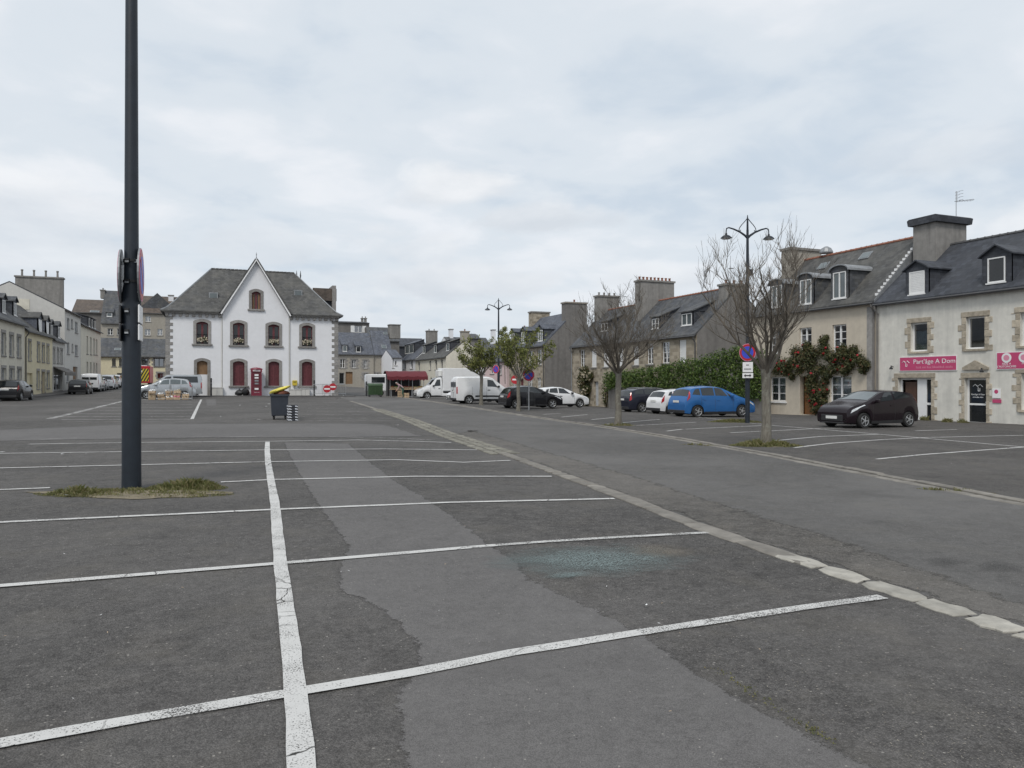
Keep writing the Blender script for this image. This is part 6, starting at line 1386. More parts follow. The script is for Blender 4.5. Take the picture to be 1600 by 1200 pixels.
def sign_set(p, rz, label, r=.32, plates=True, post=None, text=True):
    o = empty('no_parking_sign', p, rz, label, 'sign', 'no parking signs'); no_parking(o, r)
    if plates:
        pl = MB().cbox(-.23, .23, -.01, .01, -r-.47, -r-.03, .008).build('plate', T['sign_white'], o)
        if text:
            for z, n in ((-r-.16, 3), (-r-.33, 7)):
                q = MB(); rr = random.Random(n)
                for k in range(n): x = -.16*(n/7)+.32*(n/7)*(k+.5)/n; q.box(x-.015, x+.012, -.016, -.0105, z-.025, z+.025)
                q.build('plate_print', T['ink'], pl)
        p2 = MB().cbox(-.24, .24, -.01, .01, -r-.72, -r-.50, .008).build('arrow_plate', T['sign_white'], o)
        MB().prism([(-.17, -r-.61), (-.09, -r-.54), (-.09, -r-.585), (.09, -r-.585), (.09, -r-.54), (.17, -r-.61), (.09, -r-.68), (.09, -r-.635), (-.09, -r-.635), (-.09, -r-.68)], 'y', -.016, -.0105).build('arrow', T['ink'], p2)
    MB().box(-.05, .05, .013, .10, -.12, -.06).box(-.05, .05, .013, .10, .06, .12).build('bracket', T['black_metal'], o)
    if post: MB().tube([(0, .05, -post), (0, .05, r*.6)], .035, 8).build('post', T['galv'], o)
    return o
# on the right lamp, turned a little to the left
fwd = Vector((SI, CO, 0)); rgt = Vector((CO, -SI, 0))
dl = (lp-Vector((0, 0, lp.z))).length; z = at(1165, 551, (lp.x*SI+lp.y*CO)).z
sign_set(Vector((lp.x, lp.y, z))-fwd*.22-rgt*.06, -TH-.75, 'round blue and red no parking sign with two white plates on the right street lamp', .38)
sign_set(Vector((lp.x, lp.y, z))+rgt*.20+fwd*.1, -TH+2.3, 'dark back of the second no parking sign on the right street lamp', .36, False)
# foreground pole: pair of discs seen almost edge on
d0 = fp.x*SI+fp.y*CO
for sd, uu, lab, rz in ((-1, 189.5, 'edge on disc sign showing its dark back left of the foreground pole', -TH-PI/2+.465-.075), (1, 219.5, 'edge on no parking disc with purple face right of the foreground pole', -TH+PI/2+.455-.075)):
    vv = 432 if sd < 0 else 430
    p = at(uu, vv, d0); o = empty('no_parking_sign', p, rz, lab, 'sign', 'no parking signs'); no_parking(o, .40)
    for k, (v0, v1) in enumerate(((478, 506), (508, 533))):
        za, zb_ = at(uu, v0, d0).z-p.z, at(uu, v1, d0).z-p.z; MB().cbox(-.24, .24, -.012, .012, zb_, za, .008).build('plate', T['sign_white'] if sd > 0 else T['zinc_dark'], o)
    MB().box(-.04, .04, .013, .14, -.30, -.25).box(-.04, .04, .013, .14, .18, .23).box(-.04, .04, .013, .14, -.62, -.57).build('bracket', T['galv'], o)
for v in (408, 440, 485, 518):
    cl = MB(); z = at(205, v, d0).z-fp.z; rr = .118-.0102*(z-2.5); cl.lathe([(rr+.006, -.018), (rr+.006, .018)], 16, 0, 0, z); cl.box(-.03, .03, -rr-.03, -rr-.004, z-.025, z+.025)
    co_ = cl.build('clamp', T['black_metal'], fpl); MB().box(-.02, .035, -rr-.045, -rr-.031, z-.04, z-.015).build('clamp_buckle', T['galv'], co_)
# small signs by the leafy trees
sp_ = ground(826, 43.5); z = at(826, 586, 43.5).z; sign_set(Vector((sp_.x, sp_.y, z)), -TH-.3, 'no parking sign on a thin post above the black hatchback', .36, False, z-sp_.z)
sp2 = ground(775, 62.5); z = at(776, 577, 62.5).z; sign_set(Vector((sp2.x, sp2.y, z)), -TH-.7, 'small no parking sign on the distant street lamp', .36, False)
sp3 = ground(805.5, 56); z = at(805.5, 593, 56).z; o = empty('no_entry_sign', Vector((sp3.x, sp3.y, z)), -TH, 'red no entry sign half hidden behind the leafy tree trunk', 'sign'); MB().lathe([(.34, -.01), (.34, .01)], 20, 0, 0, 0, 'y').build('disc', T['sign_red'], o); MB().box(-.24, .24, -.018, -.0105, -.06, .06).build('bar', T['sign_white'], o); MB().tube([(0, .04, -z+sp3.z), (0, .04, .2)], .03, 6).build('post', T['galv'], o)
# litter bin on a post
bp = G(829.5, 641); o = empty('litter_bin', bp, 0, 'dark hooded litter bin on a post beside the leafy tree trunk', 'litter bin'); MB().lathe([(.20, .25), (.25, .35), (.26, .95), (.20, 1.08), (.06, 1.14)], 14).build('drum', T['plastic_black'], o, smooth=True); MB().tube([(0, .24, 0), (0, .24, 1.5)], .035, 6).build('post', T['galv'], o)
MB().lathe([(.265, 0), (.265, .04)], 14, 0, 0, .6).build('band', T['zinc_dark'], o)
# ================================================================== TREES AND PLANTS
def grow(seed, trunk, r0, H, spread, nl, leafy, up=.55, twig=1.0, dens=1.0, lean=(0, 0), limb0=.30, elmin=.42):
    """trunk, limbs and twigs as tapered tubes; returns the three meshes' builders and the twig tips"""
    r = random.Random(seed); tk, lb, tw = MB(), MB(), MB(); tips = []
    P = []; n = 7
    for i in range(n): t = i/(n-1); P.append(Vector((lean[0]*t+r.uniform(-.02, .02), lean[1]*t+r.uniform(-.02, .02), -.1+(trunk+.1)*t)))
    rad = [r0*(1.45 if i == 0 else (1.12 if i == 1 else 1-.12*i/n)) for i in range(n)]; rad[-1] = r0*1.02
    tk.tube(P, rad, 10); top = P[-1]
    def path(p, d, L, k, curl, wob):
        pts = [p.copy()]; d = d.normalized()
        for i in range(k):
            d = (d+Vector((0, 0, curl))+Vector((r.uniform(-1, 1), r.uniform(-1, 1), r.uniform(-.7, .7)))*wob).normalized(); p = p+d*L/k; pts.append(p.copy())
        return pts, d
    def inside(p):
        q = Vector((p.x/spread, p.y/spread, (p.z-(trunk+(H-trunk)*.46))/((H-trunk)*.60))); return q.length < 1.08
    for l in range(nl):
        a = 2*PI*l/nl+r.uniform(-.35, .35); el = r.uniform(elmin, max(1.05, elmin+.3)) if l % 3 else r.uniform(.9, 1.4)
        d = Vector((math.cos(a)*math.cos(el), math.sin(a)*math.cos(el), math.sin(el))); L = (H-trunk)*r.uniform(.55, .8)*(.75+.35*math.sin(el))
        R0 = r0*r.uniform(.22, .40); pts, de = path(top-Vector((0, 0, r.uniform(0, .28))), d, L, 8, .05, .19); rr = [R0*(1-.8*i/8)+.005 for i in range(9)]; rr[0] *= 1.35; 
        while not inside(pts[-1]) and (pts[-1]-pts[0]).length > 1.2: pts = [pts[0]+(q-pts[0])*.93 for q in pts]      # keep limbs within the crown
        lb.tube(pts, rr, 6)
        for b in range(int(9*dens)):
            i = r.randint(2, 8); p = pts[i]; ax = (pts[i]-pts[i-1]).normalized(); sd = Vector((r.uniform(-1, 1), r.uniform(-1, 1), r.uniform(-.4, .7))); d2 = (ax*.6+sd*.85+Vector((p.x, p.y, 0))*.12).normalized()
            L2 = L*r.uniform(.30, .55)*(1.15-.06*i); p2, _ = path(p, d2, L2, 5, .07*up*2, .16); r2 = rr[i]*.55
            if not inside(p2[-1]) and r.random() < .75: continue
            lb.tube(p2, [max(.0045, r2*(1-.8*k/5)) for k in range(6)], 4, False)
            for t in range(int(7*dens)):
                k = r.randint(1, 5); d3 = ((p2[k]-p2[k-1]).normalized()*.7+Vector((r.uniform(-1, 1), r.uniform(-1, 1), r.uniform(-.2, 1.0)))*.8).normalized(); L3 = r.uniform(.25, .7)*twig*(H-trunk)/4
                p3, _ = path(p2[k], d3, L3, 4, .10*up*2, .16)
                if not inside(p3[-1]) and r.random() < .8: continue
                tw.tube(p3, [.0055, .005, .004, .003, .002], 3, False); tips += p3[1:]
                for q in range(2 if not leafy else 1):
                    k2 = r.randint(1, 3); d4 = ((p3[k2+1]-p3[k2]).normalized()+Vector((r.uniform(-1, 1), r.uniform(-1, 1), r.uniform(-.2, .8)))*.7).normalized(); p4, _ = path(p3[k2], d4, L3*r.uniform(.3, .7), 3, .1, .14)
                    tw.tube(p4, [.004, .0035, .003, .002], 3, False); tips += p4[1:]
    return tk, lb, tw, tips, r
def leaves(m, tips, r, per, size, rx=.08):
    for p in tips:
        for _ in range(per):
            c = p+Vector((r.gauss(0, rx), r.gauss(0, rx), r.gauss(0, rx))); s = size*r.uniform(.6, 1.25)
            n = Vector((r.uniform(-1, 1), r.uniform(-1, 1), r.uniform(-.1, 1.3))).normalized(); a = n.orthogonal().normalized(); b = n.cross(a); q = r.uniform(0, 2*PI); a, b = a*math.cos(q)+b*math.sin(q), b*math.cos(q)-a*math.sin(q)
            m.add([c-a*s, c-b*s*.45+n*s*.12, c+a*s, c+b*s*.45+n*s*.12], [(0, 1, 2, 3)])
def tree(p, label, rz, leafsize=0, per=0, name='bare_tree', twigm='twig', **k):
    o = empty(name, p, rz, label, 'tree'); tk, lb, tw, tips, r = grow(leafy=bool(leafsize), **k)
    t = tk.build('trunk', T['bark'], o, smooth=60); lb.build('limbs', T['bark'] if leafsize else T['twig'], o, smooth=60); c = tw.build('crown', T[twigm], o)
    if leafsize:
        m = MB(); rr = random.Random(99); leaves(m, [q for q in tips if rr.random() < .6], r, per, leafsize); m.build('foliage', T['leaf_tree'], o)
    return o
tree(G(966, 665), 'rounded bare tree with dense twigs before the long granite house', .3, seed=3, trunk=2.15, r0=.125, H=5.7, spread=2.15, nl=13, dens=1.45, twig=.85, up=.35)
tree(G(1197, 697), 'large bare tree with lichened trunk beside the street lamp', 1.2, seed=8, trunk=2.05, r0=.125, H=6.6, spread=1.75, nl=10, dens=1.3, twig=.9, up=.6, elmin=.78)
tree(G(752, 633), 'left leafy young tree before the white panel van', .5, .09, 3, 'leafy_tree', seed=5, trunk=2.1, r0=.12, H=4.75, spread=2.7, nl=9, dens=.8, twig=1.0)
tree(G(810, 642.5), 'right leafy young tree beside the litter bin', 2., .085, 3, 'leafy_tree', seed=12, trunk=1.9, r0=.11, H=5.1, spread=2.1, nl=9, dens=.75, twig=1.0)
def leaf_cloud(m, r, pts, n, size, spread):
    for _ in range(n):
        c, rad = pts[r.randrange(len(pts))]; d = Vector((r.gauss(0, 1), r.gauss(0, 1), r.gauss(0, 1))).normalized()*rad*(abs(r.gauss(.72, .34))); p = c+d; s = size*r.uniform(.6, 1.3)
        nn = (d.normalized()+Vector((r.uniform(-1, 1), r.uniform(-1, 1), r.uniform(-.3, 1)))*.8).normalized(); a = nn.orthogonal().normalized(); b = nn.cross(a); q = r.uniform(0, 6.28); a, b = a*math.cos(q)+b*math.sin(q), b*math.cos(q)-a*math.sin(q)
        m.add([p-a*s, p-b*s*.5, p+a*s*.9+nn*(-.25*s), p+b*s*.5], [(0, 1, 2, 3)])
# garden wall under ivy
def ivy_hedge():
    X = 31.6; y0, y1 = onX(1188, 31.6), onX(948, X); r = random.Random(21); root = empty('garden_wall', (X, (y0+y1)/2, g(X, (y0+y1)/2)), 0, 'low garden wall wearing an overhanging hedge of ivy', 'wall')
    ym = (y0+y1)/2; zg = g(X, ym)
    MB().box(.15, .5, y0-ym, y1-ym, -1.5, 1.75).build('wall', T['render_grey'], root)
    pts = []; core = MB(); n = 90
    for i in range(n):
        t = i/(n-1); y = y0+(y1-y0)*t; u = 1188+(948-1188)*t
        for vv, uu in ((0, 0),): pass
        topz = interp([(0, 3.55), (.12, 3.75), (.22, 3.4), (.45, 2.95), (.7, 2.55), (1, 2.3)], t); low = interp([(0, .55), (.15, .5), (.4, 1.05), (.7, 1.25), (1, 1.0)], t)
        topz += .16*math.sin(i*1.7)+r.uniform(-.12, .14); k = max(3, int((topz-low)/.34))
        for j in range(k):
            z = low+(topz-low)*(j+.5)/k; pts.append((Vector((r.uniform(-.25, .35), y-ym+r.uniform(-.15, .15), z-zg)), r.uniform(.24, .42)))
    for t in range(3): pass
    m = MB(); leaf_cloud(m, r, pts, 26000, .085, 0); m.build('foliage', T['leaf_ivy'], root)
    st = MB()
    for i in range(40): y = r.uniform(y0, y1)-ym; st.tube([(.08, y, -.2), (.0, y+r.uniform(-.2, .2), .8), (.05, y+r.uniform(-.4, .4), 1.8), (.1, y+r.uniform(-.5, .5), 2.5)], [.03, .025, .02, .01], 4)
    st.build('stems', T['twig'], root)
ivy_hedge()
def climber(name, label, spots, n, size, stems, mat, petal, nf, fs, Xw, seed, droop=0):
    """spots are (u, v, radius in m) on the wall plane X = Xw"""
    r = random.Random(seed); r0_ = ray(spots[0][0], HV); pts = []
    def onw(u, v): q = ray(u, v); d = Xw/q.x; return Vector((q.x*d, q.y*d, EYE+q.z*d))
    base = onw(*stems[0][0]); base.z = g(base.x, base.y); o = empty(name, base, 0, label, 'climbing plant')
    for u, v, rad in spots: pts.append((onw(u, v)-base+Vector((-rad*.35, 0, 0)), rad))
    m = MB(); leaf_cloud(m, r, pts, n, size, 0); m.build('foliage', T[mat], o)
    f = MB()
    for _ in range(nf):
        c, rad = pts[r.randrange(len(pts))]; d = Vector((-abs(r.gauss(0, 1))-.3, r.gauss(0, 1), r.gauss(0, 1))).normalized()*rad*r.uniform(.75, 1.05); ctr = c+d
        for _k in range(7):
            nn = Vector((r.uniform(-1.2, .2), r.uniform(-1, 1), r.uniform(-1, 1))).normalized(); a = nn.orthogonal().normalized()*fs*r.uniform(.6, 1.1); b = nn.cross(a.normalized())*fs*r.uniform(.6, 1.1); q = ctr+nn*fs*.5; f.quad(q-a, q-b, q+a, q+b)
    f.build('flowers', T[petal], o)
    s = MB()
    for path in stems: P = [onw(*q)-base+Vector((-.06, 0, 0)) for q in path]; s.tube(P, [.045-.03*i/len(P) for i in range(len(P))], 5)
    s.build('stems', T['twig'], o); return o
XW = 32.62
climber('climbing_camellia', 'red flowering climber trained over the door of the beige house',
    [(1205, 566, .4), (1216, 575, .4), (1232, 578, .4), (1262, 540, .25), (1266, 548, .35), (1246, 550, .35), (1318, 546, .3), (1336, 548, .3), (1322, 578, .3), (1295, 585, .3), (1290, 596, .25), (1290, 610, .3), (1270, 612, .3), (1288, 626, .3), (1212, 560, .35), (1225, 572, .45), (1240, 566, .45), (1258, 558, .5), (1252, 576, .45), (1270, 570, .45), (1275, 552, .45), (1290, 545, .4), (1288, 532, .25), (1292, 528, .15), (1300, 558, .42), (1315, 556, .40), (1330, 556, .38), (1345, 562, .35), (1355, 570, .28), (1330, 570, .35), (1308, 574, .4), (1285, 578, .4), (1272, 590, .35), (1277, 605, .35), (1282, 618, .35), (1274, 625, .35), (1284, 634, .3), (1266, 600, .25), (1277, 638, .3), (1280, 612, .35), (1350, 578, .2), (1239, 588, .2)],
    24000, .070, [[(1276, 655), (1276, 620), (1278, 590), (1275, 560), (1288, 535)], [(1276, 640), (1274, 600), (1260, 575), (1230, 570), (1212, 562)], [(1276, 640), (1280, 600), (1300, 572), (1335, 565), (1355, 572)]], 'leaf_rose', 'petal_red', 46, .085, XW, 31)
climber('climbing_rose', 'pale flowering rose climbing the left end of the long granite house', [(916, 580, .5), (919, 590, .6), (914, 600, .55), (920, 608, .5), (916, 618, .5), (918, 626, .45), (924, 588, .4), (910, 590, .35)], 5200, .10, [[(917, 636), (916, 615), (918, 595), (915, 578)]], 'leaf_rose', 'petal_white', 130, .09, 33.5, 41)
climber('climbing_rose', 'darker leafy bush right of the granite house door', [(955, 605, .5), (954, 614, .55), (956, 622, .55), (953, 628, .45), (958, 598, .35)], 3600, .10, [[(955, 634), (955, 615), (954, 600)]], 'leaf_rose', 'petal_white', 18, .08, 33.4, 43)
climber('shrub', 'low green bush in front of the beige house corner', [(1182, 618, .35), (1178, 626, .35), (1186, 608, .3)], 1800, .07, [[(1180, 648), (1181, 620)]], 'leaf_ivy', 'petal_white', 0, .05, 32.2, 44)
climber('weed_tuft', 'yellowish shrub climbing beside the distant lamp', [(785, 520, .4), (790, 514, .3), (793, 524, .5)], 900, .10, [[(790, 600), (788, 520)]], 'leaf_tree', 'petal_white', 0, .05, 32.9, 45)
# ================================================================== BINS, CRATES, STALL
def wheelie():
    p = G(437, 655); o = empty('wheeled_bin', p, -TH+.28, 'large dark grey wheeled bin with a yellow sack on its open top', 'bin'); w, d, hh = .36, .42, 1.08
    gm_ = plain('bin plastic', (.030, .036, .048), .5, .12)
    def ring(k, z, ex=0): return [(-w*k-ex, -d*k-ex, z), (w*k+ex, -d*k-ex, z), (w*k+ex, d*k+ex, z), (-w*k-ex, d*k+ex, z)]
    R_ = [ring(.86, .16), ring(.89, .2), ring(1., 1.0), ring(1., 1.0, .04), ring(1., hh, .04), ring(.97, hh), ring(.95, .9)]; m = MB(); vs = [q for r in R_ for q in r]; fs = [(3, 2, 1, 0)]+[(l*4+i, l*4+(i+1) % 4, l*4+4+(i+1) % 4, l*4+4+i) for l in range(len(R_)-1) for i in range(4)]+[(24, 25, 26, 27)]
    m.add(vs, fs).build('body', gm_, o); MB().tube([(-w-.02, d+.1, 1.0), (w+.02, d+.1, 1.0)], .025, 6).build('handle', gm_, o)
    for x in (-w*.65, w*.65):
        for y, rr in ((-d*.6, .075), (d*.7, .11)): MB().lathe([(rr, -.03), (rr, .03)], 14, x, y, rr, 'x').build('wheel', T['rubber'], o); MB().box(x-.045, x+.045, y-.03, y+.03, rr, .19).build('fork', T['plastic_black'], o)
    for y in (-d-.05, ): 
        for x in (-w*.5, w*.5): MB().box(x-.02, x+.02, -d*.93, -d*.9, .3, .9).build('rib', gm_, o)
    # contents
    def sack(name, label, c, sx, sy, sz, mat, tilt, seed):
        r = random.Random(seed); n = 14; vs = []
        for j in range(9):
            ph = PI*j/8-PI/2
            for i in range(n): q = 2*PI*i/n; k = 1+.16*r.uniform(-1, 1); vs.append((sx*k*math.cos(ph)*math.cos(q), sy*k*math.cos(ph)*math.sin(q), sz*k*math.sin(ph)))
        b = MB().add(vs, [(j*n+i, j*n+(i+1) % n, (j+1)*n+(i+1) % n, (j+1)*n+i) for j in range(8) for i in range(n)]).build(name, mat, smooth=60); b.location = p+Matrix.Rotation(-TH+.28, 3, 'Z') @ Vector(c); b.rotation_euler = (0, tilt, -TH+.28); return tag(b, label, 'sack')
    sack('yellow_sack', 'crumpled bright yellow sack lying on the wheeled bin', (-.02, -.05, 1.26), .46, .3, .085, plain('yellow plastic', (.62, .53, .08), .45, .15, 5), -.33, 2)
    sack('waste', 'dark and rust coloured waste heaped under the yellow sack', (.06, .02, 1.08), .34, .36, .17, plain('rust waste', (.10, .028, .012), .7, .5, 7), -.1, 3)
wheelie()
def crate_mesh(w, d, hh, slat):
    m = MB(); n = 3
    for k in range(n):
        z = hh*(k+.12)/n; t = hh/n*.7
        m.box(-w/2, w/2, -d/2, -d/2+.012, z, z+t).box(-w/2, w/2, d/2-.012, d/2, z, z+t).box(-w/2, -w/2+.012, -d/2+.012, d/2-.012, z, z+t).box(w/2-.012, w/2, -d/2+.012, d/2-.012, z, z+t)
    for x in (-w/2+.012, w/2-.042):
        for y in (-d/2+.012, d/2-.042): m.box(x, x+.03, y, y+.03, 0, hh*1.08)
    m.box(-w/2+.012, w/2-.012, -d/2+.012, d/2-.012, .01, .02); return m
cb = G(457, 657.5); wmix = NT('printed crate side'); ob = wmix.facade(); f_ = wmix.voro(wmix.map(ob, (14, 22, 1)), 1.); wmix.set(col=wmix.mix(wmix.ramp(f_, [(.46, 0.), (.54, 1.)]), (.66, .68, .72), (.03, .035, .05)), rough=.6)
ck, cw = MB().cbox(-.21, .21, -.16, .16, 0, .105, .008).mesh('crate', T['plastic_black']), None
cwm = MB().box(-.212, .212, -.162, .162, .02, .085).mesh('crate_print', wmix.m)
for k in range(6):
    o = empty('carton_crate', cb+Vector((rnd.uniform(-.01, .01), rnd.uniform(-.01, .01), k*.112)), -TH+.28+rnd.uniform(-.07, .07), ['lowest', 'second lowest', 'third from the ground', 'third from the top', 'second from the top', 'topmost'][k]+' black and white crate in the stack beside the wheeled bin', 'crate', 'crates beside the bin'); share('tray', ck, o); share('printed_band', cwm, o, (0, 0, .001)); MB().box(-.08, .08, -.170, -.163, .07, .09).build('hand_hole', T['ink'], o)
# cage of wooden fruit crates before the people carrier
def crates():
    c0 = G(267, 624.5); c0.y -= .4; root = empty('wire_cage', c0, .0, 'galvanised wire cage standing round a heap of fruit crates', 'cage'); w, d, hh = 3.0, 1.1, 1.15; m = MB()
    for y in (d/2, -d/2):
        for z in (.1, hh): m.tube([(-w/2, y, z), (w/2, y, z)], .018, 4)
    for x in (-w/2, 0, w/2):
        for y in (-d/2, d/2): m.tube([(x, y, 0), (x, y, hh)], .02, 4)
    m.build('frame', T['galv'], root); b = MB()
    for k in range(28): x = -w/2+w*k/27; b.tube([(x, d/2, .1), (x, d/2, hh)], .008, 3)
    b.build('wire', T['galv'], root)
    cm = crate_mesh(.46, .34, .19, 3).mesh('crate_slats', T['crate_wood']); r = random.Random(4); n = 0
    words = ['front left corner', 'left end', 'left middle', 'middle', 'right middle', 'right end', 'front right corner']
    for col in range(5):
        for row in range((3, 2, 3, 3, 2)[col]):
            o = empty('fruit_crate', c0+Vector((-1.2+col*.56+r.uniform(-.05, .05), -.35+r.uniform(-.12, .12), .02+row*.235)), r.uniform(-.35, .35), f"pale wooden fruit crate, {(['bottom', 'middle', 'top'] if (3, 2, 3, 3, 2)[col] == 3 else ['lower', 'upper'])[row]} of the {['first', 'second', 'third', 'fourth', 'fifth'][col]} stack from the left before the people carrier", 'crate', 'fruit crates in the cage')
            share('slats', cm, o); q = MB()
            for _ in range(26): a = r.uniform(0, 6); s = r.uniform(.05, .12); cx, cy = r.uniform(-.18, .18), r.uniform(-.12, .12); q.add([(cx+s*math.cos(a), cy+s*math.sin(a), .16+r.uniform(0, .16)), (cx-s*math.sin(a), cy+s*math.cos(a), .15+r.uniform(0, .2)), (cx-s*math.cos(a), cy-s*math.sin(a), .16+r.uniform(0, .05)), (cx+s*math.sin(a), cy-s*math.cos(a), .15)], [(0, 1, 2, 3)])
            q.build('paper_lining', T[('sign_white', 'crate_wood', 'petal_white', 'sign_pink')[r.choice((0, 0, 1, 2, 2, 3))]], o); n += 1
crates()
def container():
    p = G(586, 620); o = empty('waste_container', p, -.05, 'green four wheeled waste container near the market stall', 'container'); gm_ = plain('container green', (.034, .070, .028), .5, .12)
    P = [(-.62, .22), (.55, .22), (.66, 1.12), (-.66, 1.12)]
    MB().prism([(-.45, .2), (.45, .2), (.55, 1.1), (-.55, 1.1)], 'x', -.68, .68).build('body', gm_, o); n = 8
    lid = [(-.58, 1.1)]+[(-.58+1.16*i/n, 1.12+.22*math.sin(PI*i/n)**.7) for i in range(n+1)]+[(.58, 1.1)]; MB().prism(lid, 'x', -.71, .71).build('lid', gm_, o)
    for x in (-.55, .55):
        for y in (-.35, .35): MB().lathe([(.1, -.03), (.1, .03)], 12, x, y, .1, 'x').build('wheel', T['rubber'], o); MB().box(x-.05, x+.05, y-.03, y+.03, .1, .2).build('fork', T['galv'], o)
    for sd in (-1, 1): MB().tube([(sd*.7, -.3, .95), (sd*.8, -.3, .95), (sd*.8, .3, .95), (sd*.7, .3, .95)], .02, 5).build('handle', T['galv'], o)
    for x in (-.35, 0, .35): MB().box(x-.03, x+.03, -.555, -.5, .3, 1.0).build('rib', gm_, o)
container()
def stall():
    c = ground(633, 74); o = empty('market_stall', c, -.1, 'market stall under a scalloped dark red awning', 'market stall'); w, d = 3.3, 2.6; red = plain('awning red', (.115, .013, .020), .8, .12)
    for x in (-w/2, -w/6, w/6, w/2):
        for y, hh in ((-d/2, 2.15), (d/2, 2.45)): MB().tube([(x, y, 0), (x, y, hh)], .03, 6).build('pole', T['galv'], o)
    n = 24; m = MB(); vs = []; ns = 6
    for i in range(n+1):
        x = -w/2-.35+(w+.7)*i/n; sag = .10*math.sin(PI*((i*4/n) % 1))
        for j in range(ns+1): t = j/ns; y = -d/2-.5+(d+.7)*t; z = 2.1+.55*math.sin(PI*min(1, t*.85+.0))-sag*.6*(1-t); vs.append((x, y, z))
    m.add(vs, [(i*(ns+1)+j, (i+1)*(ns+1)+j, (i+1)*(ns+1)+j+1, i*(ns+1)+j+1) for i in range(n) for j in range(ns)]).build('awning', red, o, smooth=True)
    v = MB()
    for i in range(n):
        a, b = vs[i*(ns+1)], vs[(i+1)*(ns+1)]; dz = .3+.06*(i % 2); v.quad((a[0], a[1]-.01, a[2]-dz), (b[0], b[1]-.01, b[2]-dz), (b[0], b[1]-.01, b[2]), (a[0], a[1]-.01, a[2]))
    v.build('valance', red, o); MB().box(-w/2, w/2, -d/2, -d/2+.9, .78, .83).build('counter', T['crate_wood'], o)
    MB().box(-w/2-.1, w/2+.1, d/2+.05, d/2+.08, .1, 2.4).build('back_sheet', T['plastic_black'], o)
    for x in (-1.5, -.5, .5, 1.5): MB().box(x-.03, x+.03, -d/2+.2, -d/2+.26, 0, .78).build('trestle', T['galv'], o)
    r = random.Random(6); cm = crate_mesh(.43, .36, .22, 3).mesh('crate_slats', T['crate_wood']); cols = [(.30, .10, .03), (.12, .2, .04), (.45, .3, .05), (.3, .03, .03)]
    for k in range(7):
        q = empty('produce_crate', c+Matrix.Rotation(-.1, 3, 'Z') @ Vector((-1.42+k*.47, -d/2+.3, .832)), -.1, f"{['first', 'second', 'third', 'fourth', 'fifth', 'sixth', 'seventh'][k]} crate of produce from the left on the stall counter", 'crate', 'crates on the stall'); share('slats', cm, q); f = MB()
        for _ in range(14): f.lathe([(.01, -.045), (.045, -.02), (.045, .02), (.01, .045)], 6, r.uniform(-.2, .2), r.uniform(-.13, .13), .22+r.uniform(-.02, .04))
        f.build('produce', plain('produce', cols[k % 4], .5), q)
    for k, (x, y, z) in enumerate(((-.95, -1.9, 0), (-.95, -1.9, .24), (-.95, -1.9, .48), (-.35, -1.95, 0), (-.35, -1.95, .24))):
        q = empty('produce_crate', c+Vector((x, y, z)), .05*k, ['bottom crate of the taller pile before the stall', 'middle crate of the taller pile before the stall', 'top crate of the taller pile before the stall', 'lower crate of the short pile before the stall', 'upper crate of the short pile before the stall'][k], 'crate', 'crates before the stall'); share('slats', cm, q); MB().box(-.22, .22, -.15, .15, .03, .17).build('cardboard_box', T['crate_wood'], q)
    # pale trailer behind
    t = ground(594, 80); q = empty('market_trailer', t, -.1, 'small white market trailer left of the stall', 'trailer'); MB().cbox(-1.6, 1.6, -.9, .9, .5, 2.3, .06).build('body', T['p_white'], q); MB().box(-1.0, .4, -.93, -.901, 1.4, 2.0).build('window', T['car_glass'], q)
    for sd in (-1, 1): MB().lathe([(.3, -.08), (.3, .08)], 14, 0, sd*.8, .3, 'y').build('wheel', T['rubber'], q)
stall()
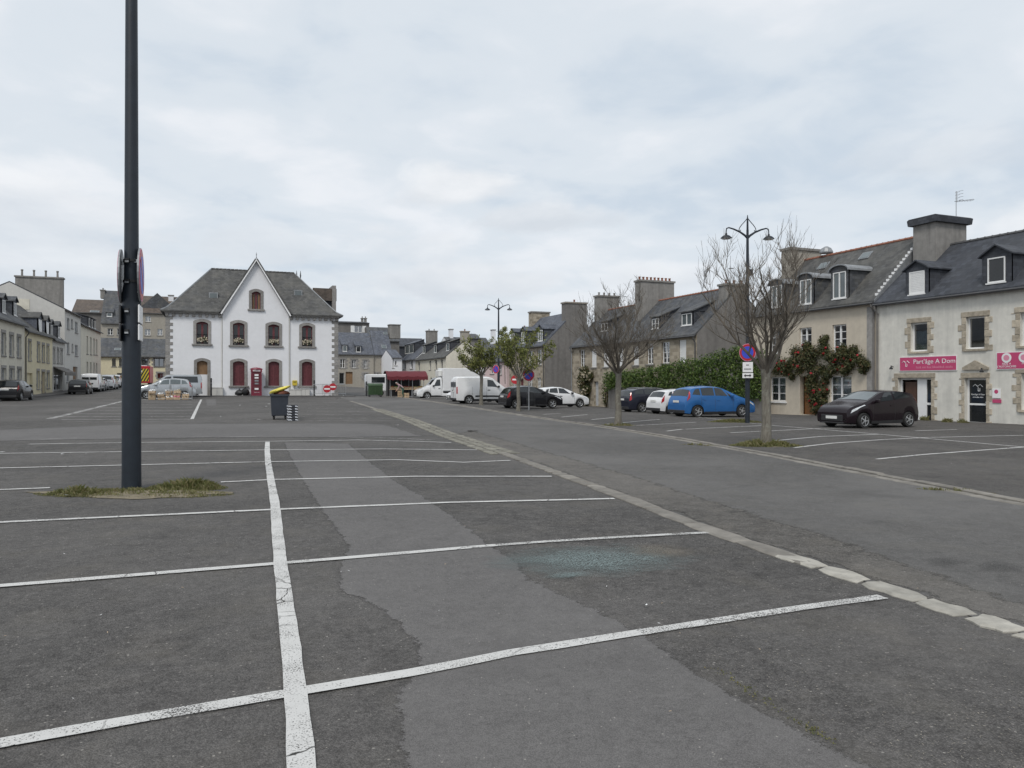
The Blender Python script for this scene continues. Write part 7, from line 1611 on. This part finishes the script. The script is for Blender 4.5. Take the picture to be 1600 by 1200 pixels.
# ================================================================== PERSON bending over the crates
def person():
    p = G(629.5, 621.5); p = p+Vector((0, -.1, 0)); o = empty('person', p, PI*.95, 'person in pinkish top and green trousers bending over crates before the stall', 'person')
    J = {'pel': (0, 0, .88), 'sp': (.16, 0, 1.06), 'ch': (.36, 0, 1.22), 'nk': (.48, 0, 1.30), 'hd': (.60, 0, 1.36), 'cr': (.69, 0, 1.42)}
    V = [J['pel'], J['sp'], J['ch'], J['nk'], J['hd'], J['cr']]; rad = [.15, .145, .16, .06, .095, .085]; E = [(0, 1), (1, 2), (2, 3), (3, 4), (4, 5)]
    for sd in (-1, 1):
        b = len(V); V += [(0, sd*.10, .82), (.05, sd*.12, .47), (-.04, sd*.12, .09), (.13, sd*.13, .04)]; rad += [.095, .065, .045, .04]; E += [(0, b), (b, b+1), (b+1, b+2), (b+2, b+3)]
        b = len(V); V += [(.38, sd*.19, 1.22), (.44, sd*.23, .95), (.58, sd*.18, .75), (.64, sd*.17, .68)]; rad += [.065, .05, .04, .032]; E += [(2, b), (b, b+1), (b+1, b+2), (b+2, b+3)]
        for f, (fx, fy) in enumerate(((.03, -.035), (.045, -.012), (.045, .012), (.035, .035), (0, -.05*sd))): k = len(V); V += [(.66+fx*.4, sd*.17+fy*.7, .65), (.68+fx, sd*.17+fy, .60)]; rad += [.011, .009]; E += [(b+3, k), (k, k+1)]
    me = bpy.data.meshes.new('body'); me.from_pydata(V, E, []); bo = bpy.data.objects.new('body', me); C.objects.link(bo); bo.parent = o
    md = bo.modifiers.new('skin', 'SKIN'); 
    if not me.skin_vertices:
        bm = bmesh.new(); bm.from_mesh(me); bm.verts.layers.skin.verify(); bm.to_mesh(me); bm.free()
    for i, sv in enumerate(me.skin_vertices[0].data): sv.radius = (rad[i], rad[i]); sv.use_root = (i == 0)
    bo.modifiers.new('sub', 'SUBSURF').levels = 1; bo.modifiers['sub'].render_levels = 1
    a = NT('person clothing'); sp = a.n('ShaderNodeSeparateXYZ'); a.L.new(a.tc.outputs['Object'], sp.inputs[0])
    legs = a.math('LESS_THAN', a.math('ADD', sp.outputs[2], a.math('MULTIPLY', sp.outputs[0], -.6)), .93); skin = a.math('MAXIMUM', a.math('GREATER_THAN', sp.outputs[0], .545), 0.0); shoe = a.math('LESS_THAN', sp.outputs[2], .09)
    arm = a.math('MULTIPLY', a.math('GREATER_THAN', a.math('ABSOLUTE', sp.outputs[1]), .145), a.math('GREATER_THAN', sp.outputs[0], .3)); legs = a.math('MULTIPLY', legs, a.math('SUBTRACT', 1.0, arm))
    c = a.mix(legs, (.36, .24, .26), (.035, .09, .065)); c = a.mix(skin, c, (.42, .25, .18)); c = a.mix(shoe, c, (.02, .02, .02)); a.set(col=c, rough=.85); me.materials.append(a.m)
    hm = MB(); vs = []; n = 10
    for j in range(6):
        ph = PI/2*j/5
        for i in range(n): q = 2*PI*i/n; vs.append((.645+.115*math.cos(ph)*math.cos(q)*.9-.02*math.sin(ph), .1*math.cos(ph)*math.sin(q), 1.405+.10*math.sin(ph)))
    hm.add(vs, [(j*n+i, j*n+(i+1) % n, (j+1)*n+(i+1) % n, (j+1)*n+i) for j in range(5) for i in range(n)]).build('hair', plain('grey hair', (.30, .28, .26), .8), o, smooth=True)
person()
